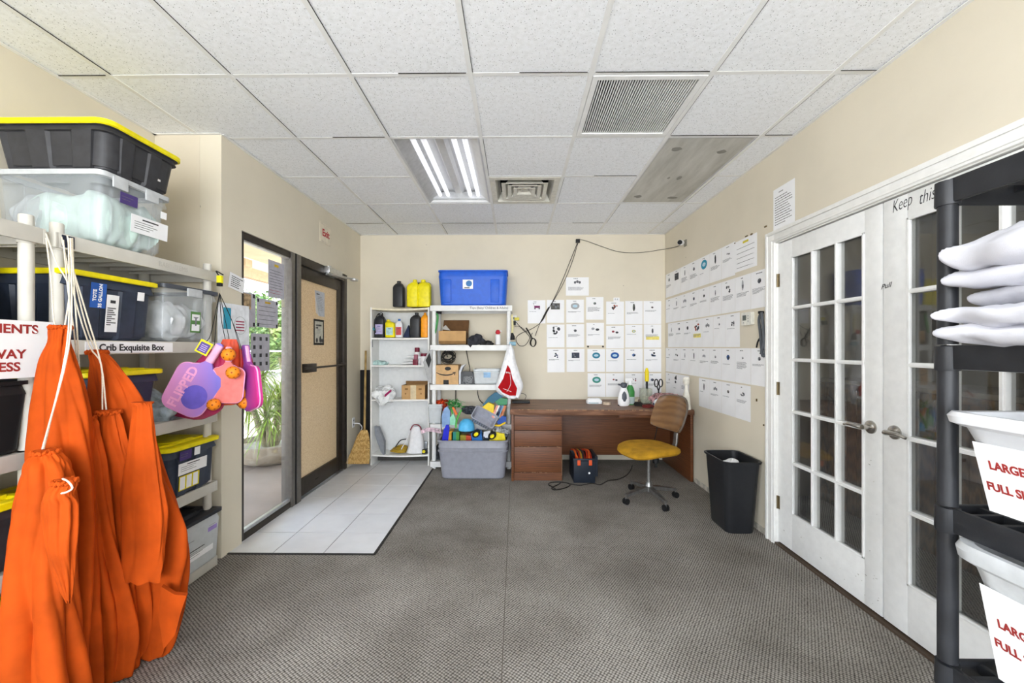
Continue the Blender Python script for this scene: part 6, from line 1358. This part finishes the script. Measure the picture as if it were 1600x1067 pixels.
# thermostat and strap
p = atX(1171, 498, XR); t = thing('thermostat', 'white wall thermostat with small grey display beside the doors', 'thermostat', p)
b = MB(m_ltgrey); b.prism(rrect(.13, .10, .012), 0, .028, M('cream_thermostat', '#e6e4da', .4), Fr(p.y, p.z)); b.build('housing', t)
b = MB(M('lcd_grey', '#565d58', .3)); b.flat([(-.045, -.012), (.005, -.012), (.005, .028), (-.045, .028)], .0288, None, Fr(p.y, p.z)); b.build('display', t)
b = MB(m_inkG); 
for dx, dy in ((.03, .02), (.03, 0), (.03, -.02), (-.03, -.03)): b.flat([(dx-.006, dy-.004), (dx+.006, dy-.004), (dx+.006, dy+.004), (dx-.006, dy+.004)], .0288, None, Fr(p.y, p.z))
b.build('buttons', t)
b = MB(M('grey_strap', '#55585c', .7)); P = lambda x, y, o=.02: atX(x, y, XR-o)
b.tube([P(1189, 488), P(1186, 500), P(1188, 520), P(1190, 545), P(1192, 556, .03), P(1196, 552), P(1194, 530), P(1192, 505), P(1190, 490)], .010, 8, smooth=5); b.tube([P(1190, 488, .03), P(1192, 510, .03), P(1193, 535, .03), P(1189, 553, .03)], .009, 8, smooth=4); b.tube([P(1188, 527), P(1184, 534), P(1182, 543)], .006, 6, m_black, smooth=3); b.cbox(P(1189, 488, .02), (.03, .03, .02), m_black, .004); b.build('hanging_strap', None, 'looped grey strap hanging on the right wall below the thermostat', 'strap')
# nails and marks
b = MB(m_dark)
for px, py in ((1100, 378), (1170, 366)): pass
k = 0
b.bm.free()
for px, py, w, h, lab in ((1167, 369, .03, .008, 'dark screw hole with torn paint above the lined sheet'), (1175, 366, .02, .012, 'small black hook above the lined sheet'), (1197, 354, .022, .01, 'rusty hook left of the long notice'), (1149, 380, .01, .008, 'small nail above the lined sheet'), (1183, 625, .008, .02, 'dark wall plug beneath the lowest papers'), (1194, 664, .008, .01, 'small dark nail beside the door casing')):
    p = atX(px, py, XR); b = MB(m_dark); b.cbox((XR-.004, p.y, p.z), (.008, w, h), M('rusty_metal', '#6b5a3a', .6, .4), .001); b.build('wall_hook', None, lab, 'hook')
b = MB(m_dark)
# ================================================================ PAPERS
def strips(b, F, x, y, w, n, hgt, m, gap=1.9, words=True, off=.0013):
    for k in range(n):
        L = w*(rnd.uniform(.72, 1) if k < n-1 else rnd.uniform(.3, .8)); xx = x
        while xx < x+L:
            ww = rnd.uniform(.006, .02); b.flat([(xx, y), (xx+ww, y), (xx+ww, y-hgt), (xx, y-hgt)], off, m, F); xx += ww+.003
        y -= hgt*gap
def picture(b, F, kind, col, cx, cy, s, off=.0014):
    s = min(s*1.55, .062)
    m = M('print_'+col.strip('#'), col, .6); m2 = M('print_dark', '#33363c', .6)
    def bl(x, y, rx, ry, mm=None, n=14, j=.18, o=0):
        b.flat([(cx+x+rx*math.cos(2*PI*k/n)*rnd.uniform(1-j, 1), cy+y+ry*math.sin(2*PI*k/n)*rnd.uniform(1-j, 1)) for k in range(n)], off+o, mm or m, F)
    if kind == 'ring':
        bl(0, 0, s, s*.75, j=.03); bl(0, .0, s*.55, s*.32, M('print_pale', '#bcd9e8', .6), j=.03, o=.0004)
    elif kind == 'cart':
        b.flat([(cx-s*.6, cy-s*.35), (cx+s*.9, cy-s*.35), (cx+s*.9, cy+s*.25), (cx-s*.6, cy+s*.25)], off, m, F); bl(-s*.4, -s*.5, s*.2, s*.2, m2); bl(s*.7, -s*.5, s*.2, s*.2, m2)
        b.flat([(cx-s*.6, cy+s*.2), (cx-s*.55, cy+s*.2), (cx-s*.85, cy+s*.95), (cx-s*.95, cy+s*.95)], off, m2, F); b.flat([(cx-s*.95, cy+s*.9), (cx-s*.1, cy+s*.9), (cx-s*.1, cy+s*.96), (cx-s*.95, cy+s*.96)], off, m2, F)
    elif kind == 'photo':
        b.flat([(cx-s, cy-s*.7), (cx+s, cy-s*.7), (cx+s, cy+s*.7), (cx-s, cy+s*.7)], off, m, F)
        for _ in range(5): bl(rnd.uniform(-.6, .6)*s, rnd.uniform(-.4, .4)*s, s*.25, s*.2, rnd.choice([m2, M('print_mid', '#7d8086', .6)]), o=.0004)
    elif kind == 'cluster':
        for i in range(7): bl(rnd.uniform(-.7, .7)*s, rnd.uniform(-.6, .6)*s, s*rnd.uniform(.15, .4), s*rnd.uniform(.15, .35), m if i % 2 else m2, o=.0003*(i % 3))
    elif kind == 'tall': bl(0, 0, s*.35, s*1.0); bl(s*.1, -s*.2, s*.2, s*.4, m2, o=.0004)
    elif kind == 'pair': bl(-s*.5, .1*s, s*.4, s*.3); bl(s*.5, -.1*s, s*.45, s*.3, m2)
    elif kind == 'rings':
        for i in range(3): bl((i-1)*s*.6, (i % 2)*s*.2, s*.35, s*.4, m, o=.0003*i)
    elif kind == 'none': pass
    else: bl(0, 0, s*.6, s*.5); bl(s*.2, -s*.1, s*.3, s*.25, m2, o=.0004)
def paper(F, w, h, label, kind='blob', col='#555a62', lines=3, pic=.03, hl=None, name='paper_sheet', group='printed sheets', wide=False, px_=0, py_=.22, title=True, curl=.0):
    b = MB(m_paper); b.prism([(-w/2, -h/2), (w/2, -h/2), (w/2, h/2), (-w/2, h/2)], .0002, .0010, None, F)
    if title: tw = w*rnd.uniform(.18, .42); strips(b, F, -tw/2, h*.44, tw, 1, .006, m_ink)
    picture(b, F, kind, col, px_*w, py_*h, pic)
    if lines: strips(b, F, -w*.40, h*(py_)-pic*1.5-.012 if kind != 'none' else h*.3, w*.72, lines, .0042, m_inkG, 2.0)
    if hl: b.flat([(-w*.38, -h*.02), (w*.38, -h*.02), (w*.38, -h*.16), (-w*.38, -h*.16)], .0011, M('highlighter_yellow', '#f1e27a', .6), F)
    return b.build(name, None, label, 'paper', group, origin=F.translation)
def bwall(u0, v0, u1, v1):
    a = atY(800+u0/4.104, 360+v0/4.104, YB); c = atY(800+u1/4.104, 360+v1/4.104, YB); return frame(((a.x+c.x)/2, YB-.0015, (a.z+c.z)/2), (1, 0, 0), (0, 0, 1)), abs(c.x-a.x), abs(a.z-c.z)
BW = [
 (345, 300, 493, 418, 'landscape sheet with a diagram, alone above the top row on the back wall', 'rings', '#66666c', 5, .03),
 (100, 447, 215, 597, 'sheet picturing a purple wagon, leftmost on the back wall', 'cart', '#7a2a5e', 1, .03),
 (222, 445, 335, 593, 'sheet with a dark group photo crossed by the cable, top row of the back wall', 'photo', '#5b5a55', 0, .035),
 (347, 443, 462, 592, 'sheet with a pale grey round sketch, top row third from left', 'ring', '#a9aaac', 2, .035),
 (474, 427, 587, 573, 'sheet set slightly higher with a small round drawing and long text, top row', 'blob', '#7c8680', 7, .022),
 (603, 455, 718, 603, 'sheet picturing red and tan wheeled toys, top row of the back wall', 'cluster', '#a4553f', 1, .035),
 (725, 452, 838, 600, 'sheet picturing a dark folding crib, top row second from the corner', 'tall', '#565a50', 3, .032),
 (842, 452, 957, 600, 'sheet with a tiny dark mark, top row beside the corner of the back wall', 'blob', '#5b4b45', 2, .016),
 (222, 603, 337, 750, 'sheet with a big black cluster of parts, second row leftmost', 'cluster', '#2d2e31', 1, .045),
 (348, 600, 463, 750, 'sheet with a small grey box picture, second row second from left', 'blob', '#5d6064', 4, .022),
 (476, 592, 590, 737, 'sheet held by black corner tape picturing grey folding beds, second row', 'pair', '#9a9ba0', 2, .035),
 (603, 610, 718, 757, 'sheet picturing a maroon booster seat pair, second row of the back wall', 'pair', '#8c3a44', 4, .03),
 (725, 605, 836, 752, 'sheet with one small yellow-green disc, second row of the back wall', 'ring', '#b5ae4c', 1, .015),
 (845, 602, 957, 752, 'sheet with yellow highlighted lines, second row beside the corner', 'tall', '#55565c', 4, .022),
 (226, 758, 338, 910, 'sheet picturing a dark blue grill table, third row leftmost', 'cluster', '#3b4766', 2, .024),
 (350, 758, 465, 908, 'sheet with three dark pictures side by side, third row second from left', 'photo', '#3c4152', 2, .03),
 (482, 760, 597, 907, 'sheet picturing a blue and green oval float, third row third from left', 'ring', '#2d7f9a', 1, .032),
 (602, 760, 716, 908, 'sheet picturing a round blue baby seat, third row of the back wall', 'ring', '#2158a0', 1, .034),
 (724, 757, 838, 907, 'sheet with a small tilted blue pillow picture, third row of the back wall', 'blob', '#4a6fa5', 1, .026),
 (845, 757, 957, 907, 'sheet picturing a blue high chair, third row beside the corner', 'cluster', '#31608f', 2, .028),
 (484, 915, 600, 1067, 'sheet picturing a green oval tub, bottom row leftmost above the desk', 'ring', '#3f8f80', 3, .034),
 (602, 915, 718, 1067, 'sheet with a small red and black picture, bottom row behind the steamer', 'pair', '#8d3a35', 3, .022),
 (724, 915, 838, 1067, 'sheet picturing a tiny red chair, bottom row behind the spray bottle', 'cluster', '#9a2d3c', 1, .02),
 (842, 915, 957, 1067, 'sheet with a small blue-grey picture, bottom row behind the yellow marker', 'blob', '#5b6478', 3, .024)]
for i, (u0, v0, u1, v1, lab, kd, colr, ln, s_) in enumerate(BW):
    F, w, h = bwall(u0, v0, u1, v1); paper(F, w-.002, h-.002, lab[0].lower()+lab[1:], kd, colr, ln, s_, hl=(i == 13), group='printed sheets on the back wall')
b = MB(m_black)
for (u, v) in ((487, 745), (583, 745)):
    pq = bwall(u-6, v-6, u+6, v+6)[0]; b.cbox(pq.translation+Vector((0, -.002, 0)), (.02, .002, .02), None, 0, rot=(0, .5, 0))
b.build('black_tape', None, 'two bits of black tape under the folding bed sheet', 'tape')
b = MB(m_paper); F, w, h = bwall(650, 430, 690, 456); b.prism(rrect(w, h, .005), .0002, .001, None, F); b.text('R K', .03, F @ Matrix.Translation((0, 0, .0014)), m_inkG); b.build('paper_tag', None, 'tiny tag with handwritten letters above the wheeled toy sheet', 'tag')

RW = [  # rows on the right wall: z range, start y, items (label, kind, colour, lines, size)
 (1.963, 2.243, 4.845, [('narrow pale sketch sheet in the corner', 'blob', '#a7a8ab', 4, .03), ('dark interior photo sheet', 'photo', '#43434a', 0, .035), ('sheet with small dark figure and long text', 'tall', '#77777c', 6, .022), ('sheet with grey stroller outline', 'blob', '#8a8b90', 5, .026), ('sheet with large turquoise round rug picture', 'ring', '#1f8fb0', 1, .045), ('sheet with text above a black vertical bar', 'tall', '#2d2d30', 4, .03), ('sheet with two tiny cups', 'pair', '#75777b', 3, .018)]),
 (1.660, 1.940, 4.845, [('sheet with a faint small drawing in the corner', 'blob', '#b4b5b8', 1, .016), ('sheet with a small grey chair', 'tall', '#707277', 2, .022), ('sheet with a grey looped item', 'rings', '#96979b', 2, .028), ('sheet with a dark mug shape', 'blob', '#454c66', 3, .024), ('sheet with one small black device', 'blob', '#35363a', 2, .02), ('sheet with a thin vertical drawing', 'tall', '#9b9ca0', 5, .018), ('sheet with a speckled black picture and text', 'cluster', '#3e4146', 5, .026), ('sheet with a white teardrop shape', 'tall', '#a9aaaf', 4, .03), ('sheet with a grey mask shape and a paragraph', 'blob', '#5d6066', 5, .026)]),
 (1.368, 1.650, 4.775, [('sheet with small pale chart', 'tall', '#a0a1a5', 4, .02), ('sheet with dark blue square', 'blob', '#2c3148', 2, .022), ('sheet with wide black camera', 'blob', '#2b2c2f', 2, .026), ('sheet with red group picture and yellow marks', 'cluster', '#a4523c', 3, .042), ('sheet with grey frame drawing', 'rings', '#85868a', 1, .028), ('sheet with tiny grey bolt', 'blob', '#8b8c91', 1, .014), ('sheet partly under the thermostat with dark figure', 'cluster', '#55575c', 1, .022)]),
 (1.077, 1.360, 4.845, [('sheet with a small grey mark at the corner', 'blob', '#8d8e92', 1, .014), ('sheet with two black figures', 'pair', '#303236', 2, .026), ('sheet with pale grey rod', 'tall', '#b0b1b5', 1, .02), ('sheet with a dark curved handle', 'tall', '#4c4e54', 1, .024), ('sheet with thin loop drawing', 'rings', '#9a9ba0', 3, .022), ('sheet with a faint hook', 'blob', '#b8b9bc', 3, .018), ('sheet with a navy blue square', 'blob', '#22477c', 1, .03), ('sheet with a dense paragraph', 'blob', '#b0b1b5', 7, .014), ('sheet nearest the doors with a grey box', 'blob', '#808287', 2, .02)]),
 (.786, 1.066, 4.845, [('sheet with a small grey mark above the desk', 'blob', '#8d8e92', 2, .016), ('sheet with big black spotted shapes', 'cluster', '#2c2d30', 1, .045), ('sheet with small text list', 'blob', '#7a7b80', 5, .016), None, ('sheet with a black bent tool', 'tall', '#2f3034', 1, .024), ('sheet with thin rings and two text lines', 'rings', '#7f8085', 2, .024), ('sheet with a brown box, overlapping', 'blob', '#77706a', 1, .02), ('lowest right sheet with a pale basket', 'cluster', '#9b9ca1', 3, .022)])]
rown = ['top row of the right wall', 'second row of the right wall', 'third row of the right wall', 'fourth row of the right wall', 'bottom row of the right wall']
for r_, (z0, z1, ys, items) in enumerate(RW):
    y = ys
    for it in items:
        if it: paper(Fr(y-.108+0, (z0+z1)/2, .0015), .2155, z1-z0-.002, it[0]+', '+rown[r_], it[1], it[2], it[3], it[4], hl=(it[0].startswith('sheet with red group')), group='printed sheets on the right wall')
        y -= .2185
# lined landscape sheet
def lined(F, w, h, label, top='#d8c83a', n=5, m=m_paper, name='paper_sheet', group=None, tapes=False, red=False):
    b = MB(m); b.prism([(-w/2, -h/2), (w/2, -h/2), (w/2, h/2), (-w/2, h/2)], .0002, .001, None, F)
    if top: b.flat([(-w*.13, h*.42), (w*.13, h*.42), (w*.13, h*.35), (-w*.13, h*.35)], .0012, M('print_top'+top.strip('#'), top, .6), F)
    for k in range(n): y = h*(.24-.62*k/max(1, n-1)); b.flat([(-w*.42, y), (w*rnd.uniform(.1, .42), y), (w*.4, y-.003), (-w*.42, y-.003)], .0012, M('print_red', '#a02e50', .6) if red and k >= n-2 else m_ink, F)
    if tapes:
        for sx_, sy_ in ((-1, 1), (1, 1), (-1, -1), (1, -1)): b.flat([(sx_*w*.44-.01, sy_*h*.42-.012), (sx_*w*.44+.01, sy_*h*.42-.012), (sx_*w*.44+.01, sy_*h*.42+.012), (sx_*w*.44-.01, sy_*h*.42+.012)], .0016, m_black, F)
    return b.build(name, None, label, 'paper', group, origin=F.translation)
a = atX(1146, 430, XR); lined(Fr(3.168, 2.106, .0015), .30, .25, 'landscape sheet with ruled lines and olive heading at the end of the top row', group='printed sheets on the right wall')
a = atX(1225, 323, XR); F = Fr(a.y, a.z, .0015); b = MB(m_paper); b.prism([(-.108, -.15), (.108, -.15), (.108, .15), (-.108, .15)], .0002, .001, None, F); strips(b, F, -.05, .12, .10, 1, .006, m_ink); strips(b, F, -.09, .09, .17, 12, .005, m_ink, 3.4); b.build('paper_sheet', None, 'text notice taped above the door casing', 'paper', None, origin=F.translation)
# left wall signs
a = atX(508.5, 366, XL); t = thing('exit_sign', 'cream sign with red Exit lettering on the left wall above the door', 'sign', a)
b = MB(M('cream_sign', '#e6dcc8', .5)); b.prism(rrect(.235, .19, .006), .0, .004, None, Fl(a.y, a.z)); b.build('sign_plate', t)
b = MB(M('sign_red', '#b8323a', .5)); b.text('Exit', .095, Fl(a.y, a.z, .0042), None, bold=.003); b.build('sign_lettering', t, label='red lettering')
b = MB(M('sign_border', '#b9ad98', .5)); b.tube([Fl(a.y, a.z, .004) @ Vector(v) for v in ((-.108, -.085, 0), (.108, -.085, 0), (.108, .085, 0), (-.108, .085, 0), (-.108, -.085, 0))], .0012, 4); b.build('sign_border', t)
def glass_sheet(x0, y0, x1, y1, off=0.0):   # centre and size on the inner glass plane of the left bay
    gx_ = XF0+.0535+off; a = atX(x0, y0, gx_); c = atX(x1, y1, gx_); cx_ = (x0+x1)/2; m_ = atX(cx_, (y0+y1)/2, gx_)
    return frame((gx_, (a.y+c.y)/2, m_.z), (0, 1, 0), (0, 0, 1)), abs(c.y-a.y), (y1-y0)/F_PX*m_.y
m_pback = M('backlit_paper', '#cfcbd6', .7); m_shade = M('printed_grey_paper', '#b8b6c0', .7)
F, w, h = glass_sheet(419, 409, 444, 466, 0); lined(F, w, h, 'tall notice with yellow heading taped high on the entrance glass', '#d9b52a', 9, m_shade, red=True, group='notices on the entrance glass')
F, w, h = glass_sheet(401, 468, 434, 512, 0); lined(F, w, h, 'square lined notice with black taped corners on the entrance glass', '#c9a02a', 5, m_shade, tapes=True, group='notices on the entrance glass')
F, w, h = glass_sheet(377, 457, 399, 511, .003); b = MB(m_shade); b.prism([(-w/2, -h/2), (w/2, -h/2), (w/2, h/2), (-w/2, h/2)], .0002, .001, None, F); b.flat([(-w*.5, h*.02), (w*.18, h*.02), (w*.18, h*.46), (-w*.5, h*.46)], .0012, M('tan_photo', '#b99f7c', .6, var=.3, vs=40), F)
for sy_ in (-1, 1): b.flat([(w*.3, sy_*h*.42-.014), (w*.46, sy_*h*.42-.014), (w*.46, sy_*h*.42+.014), (w*.3, sy_*h*.42+.014)], .0016, m_black, F)
b.build('paper_sheet', None, 'sheet with a tan photo taped at the left edge of the entrance glass', 'paper', 'notices on the entrance glass', origin=F.translation)
F, w, h = glass_sheet(392, 521, 421, 580, 0); b = MB(m_shade); b.prism([(-w/2, -h/2), (w/2, -h/2), (w/2, h/2), (-w/2, h/2)], .0002, .001, None, F)
for j in range(4):
    for i in range(3):
        if i == 2 and j in (1,): continue
        x, y = -w*.33+w*.33*i, h*.36-h*.22*j; b.flat([(x-.014, y-.014), (x+.014, y-.014), (x+.014, y+.014), (x-.014, y+.014)], .0012, m_ink, F)
b.build('paper_sheet', None, 'grey sheet with a grid of small black icons low on the entrance glass', 'paper', 'notices on the entrance glass', origin=F.translation)
a = atX(369, 442, XL); F = Matrix.Translation((XL+.004, a.y, a.z)) @ frame((0, 0, 0), (0, 1, 0), (0, 0, 1)) @ Matrix.Rotation(-.18, 4, 'Z'); b = MB(m_paper); b.prism([(-.075, -.052), (.075, -.052), (.075, .052), (-.075, .052)], .0002, .001, None, F); strips(b, F, -.055, .035, .10, 6, .006, m_ink, 2.2); b.build('handwritten_note', None, 'small tilted handwritten note at the edge of the entrance frame', 'note', origin=F.translation)
a = atX(369, 508, XL+.012); F = frame((XL+.012, a.y-.02, a.z), (0, 1, 0), (0, 0, 1)); b = MB(M('white_poster', '#eceff4', .5)); b.prism([(-.15, -.14), (.15, -.14), (.15, .14), (-.15, .14)], .0002, .001, None, F); b.flat([(-.10, -.03), (-.03, -.03), (-.03, .11), (-.10, .11)], .0012, M('poster_teal', '#2f9bb8', .5), F)
b.tube([F @ Vector((.06+.06*math.cos(q), .0+.06*math.sin(q), .0015)) for q in [2*PI*k/28 for k in range(29)]], .001, 4, m_inkG)
for k in range(4): b.flat([(.015, .03-.02*k), (.10, .03-.02*k), (.10, .022-.02*k), (.015, .022-.02*k)], .0013, M('print_red', '#a02e50'), F)
b.build('poster', None, 'white poster with teal block and red text behind the paddle cords', 'poster', origin=F.translation)
xdf = xd0+.0275
def door_sheet(x0, y0, x1, y1):
    a = atX(x0, y0, xdf); c = atX(x1, y1, xdf); m_ = atX((x0+x1)/2, (y0+y1)/2, xdf); return frame((xdf, (a.y+c.y)/2, m_.z), (0, 1, 0), (0, 0, 1)), abs(c.y-a.y), (y1-y0)/F_PX*m_.y
F, w, h = door_sheet(490, 455, 507, 494); b = MB(M('blue_grey_sheet', '#c3c7cf', .6)); b.prism([(-w*.42, h/2), (w/2, h/2), (w/2, -h/2), (-w*.05, -h/2)][::-1], .0002, .001, None, F); strips(b, F, -w*.25, h*.4, w*.6, 1, .012, m_ink); strips(b, F, -w*.15, h*.28, w*.5, 9, .004, m_inkG, 4)
b.loft([[F @ Vector(v) for v in ((-w*.42, h/2, .001), (-w*.05, -h/2, .001), (-w*.75, -h*.42, .05))], [F @ Vector(v) for v in ((-w*.42, h/2, .002), (-w*.05, -h/2, .002), (-w*.75, -h*.42, .051))]], m_paper); b.build('curling_notice', None, 'notice with a curled loose left edge on the frosted door', 'paper', origin=F.translation)
F, w, h = door_sheet(490, 499, 506, 539); b = MB(m_black); b.prism([(-w/2, -h/2), (w/2, -h/2), (w/2, h/2), (-w/2, h/2)], .0002, .001, None, F); b.flat([(-w*.4, -h*.42), (w*.4, -h*.42), (w*.4, h*.42), (-w*.4, h*.42)], .0012, M('pale_poster', '#c9c7bb', .6), F)
for cx_, s_ in ((-.2, .5), (.12, .7), (.3, .45)): b.flat([(w*cx_+w*.09*math.cos(q), -h*.42+h*.2*s_+h*.2*s_*math.sin(q)) for q in [2*PI*k/12 for k in range(12)]], .0016, m_ink, F)
strips(b, F, -w*.3, h*.3, w*.55, 2, .016, m_ink, 1.6); strips(b, F, -w*.2, h*.12, w*.4, 4, .004, m_inkG, 3); b.build('poster', None, 'black bordered poster with dark silhouettes on the frosted door', 'poster', origin=F.translation)

# ================================================================ RIGHT RACK ITEMS
m_pil = M('white_pillow_cotton', '#d3d3da', .85, var=.02, bmp=.25, bs=500)
zp = 1.374
def pl(label, xc, yc, z, lx, ly, h, sd, rz=0, m=None, wr=.013): return pillow('pillow', label, (xc, yc, z), (lx, ly, h), (0, 0, rz), m or m_pil, -.01, sd, 'pillow', 'white pillows on the black rack', wr=wr, pw=7)
pl('lowest white folded pillow case of the stack on the black rack', 1.26, .66, zp+.026, .52, .62, .048, 41, 0)
pl('second white folded sheet from the bottom of the pillow stack', 1.25, .67, zp+.068, .50, .60, .046, 42, .02)
pl('grey-white middle pillow of the stack on the black rack', 1.32, .68, zp+.112, .46, .58, .052, 43, -.02, M('greyish_cotton', '#bcbcc3', .85, bmp=.25, bs=500))
pl('white pillow just below the topmost one on the black rack', 1.30, .70, zp+.157, .48, .60, .054, 44, .03)
pl('plump topmost white pillow of the stack on the black rack', 1.28, .68, zp+.215, .52, .60, .082, 45, 0, wr=.018)
pillow('pillow', 'small white pillow tip poking in at the right frame edge above the stack', (1.42, .55, 1.63), (.40, .5, .07), (0, 0, .1), m_pil, .1, 46, 'pillow', 'white pillows on the black rack')
def laundry(label, cx, cy, z, w, d, h, mat, rimm, stick, items=True):
    t = thing('laundry_basket', label, 'laundry basket', (cx, cy, z), 'laundry baskets on the black rack'); T = Matrix.Translation((cx, cy, z)); b = MB(mat, T)
    rg = lambda a, c_, zz, r=.07: [(x, y, zz+.012*abs(x/(w/2))**2*(1 if zz > h*.7 else 0)) for x, y in rrect(a, c_, r, 7)]
    b.loft([rg(w*.66, d*.66, 0), rg(w*.70, d*.70, .008), rg(w*.93, d*.93, h*.86), rg(w*.95, d*.95, h*.9), rg(w*.93, d*.93, h*.9), rg(w*.68, d*.68, .02)]); b.build('basket_body', t)
    b = MB(rimm, T); b.loft([rg(w*.95, d*.95, h*.86), rg(w*1.0, d*1.0, h*.89), rg(w*1.01, d*1.01, h*.955), rg(w*.99, d*.99, h), rg(w*.93, d*.93, h), rg(w*.91, d*.91, h*.88), rg(w*.95, d*.95, h*.86)], None, False, False); b.build('rim', t)
    # paper sign on the face looking down the aisle (-X) 
    return t
m_bask = M('white_basket_plastic', '#d6d8dc', .4, var=.02); m_baskR = M('white_basket_rim', '#e2e3e6', .3, var=.02)
def basket_sign(t, cx, cy, z, h, w, d, words, lean=.27):
    # sign follows the sloping far-left face; normal (-X)
    Y = cy; Y += .105; F = frame((cx-w/2*.815-.004, Y, z+h*.44), (0, -1, 0), (-lean, 0, 1)); b = MB(m_paper); b.prism([(-.085, -h*.36), (.12, -h*.36), (.12, h*.34), (-.085, h*.34)], .0, .0012, None, F)
    b.text(words[0], .027, F @ Matrix.Translation((-.030, .030, .0016)), m_redink, bold=.0008, sx=.8); b.text(words[1], .027, F @ Matrix.Translation((-.030, -.022, .0016)), m_redink, bold=.0008, sx=.8); b.build('paper_sign', t, label='white paper sign lettered in dark red')
B1 = (1.31, .73, .988); t = laundry('white laundry basket with grey interior lettered LARGE FULL SIZE on the middle rack shelf', 1.32, .74, .968, .60, .50, .235, m_bask, m_baskR, None)
basket_sign(t, 1.32, .74, .968, .235, .60, .50, ('LARGE', 'FULL SIZE'), .25)
t = laundry('milky laundry basket filled with linen lettered LARGE FULL SIZE on the lower rack shelf', 1.33, .74, .575, .58, .50, .32, M('milky_basket', '#dcdfe1', .35, alpha=.85), m_clearrim, None)
basket_sign(t, 1.33, .74, .575, .32, .58, .50, ('LARGE', 'FULL SIZE'), .20)
pillow('folded_linen', 'folded cream linen filling the lower laundry basket', (1.33, .74, .80), (.40, .36, .14), (0, 0, 0), M('cream_linen', '#ded8c6', .9, var=.1), .05, 51, 'linen', wr=.02)
b = MB(m_black); b.box(KX0+.06, KX1-.06, .3, .9, .192, .23, M('dark_maroon_stack', '#40202c', .7), .01); b.build('dark_blanket', None, 'dark maroon folded blanket on the lowest shelf of the black rack', 'blanket')
b = MB(m_black); b.tube([(KX0+.045, KY1-.08, .83), (KX0+.03, KY1-.09, .79), (KX0+.07, KY1-.12, .74)], .006, 6, smooth=3); b.build('cable_tie', None, 'black cable tie sticking out of the black rack post', 'cable tie')
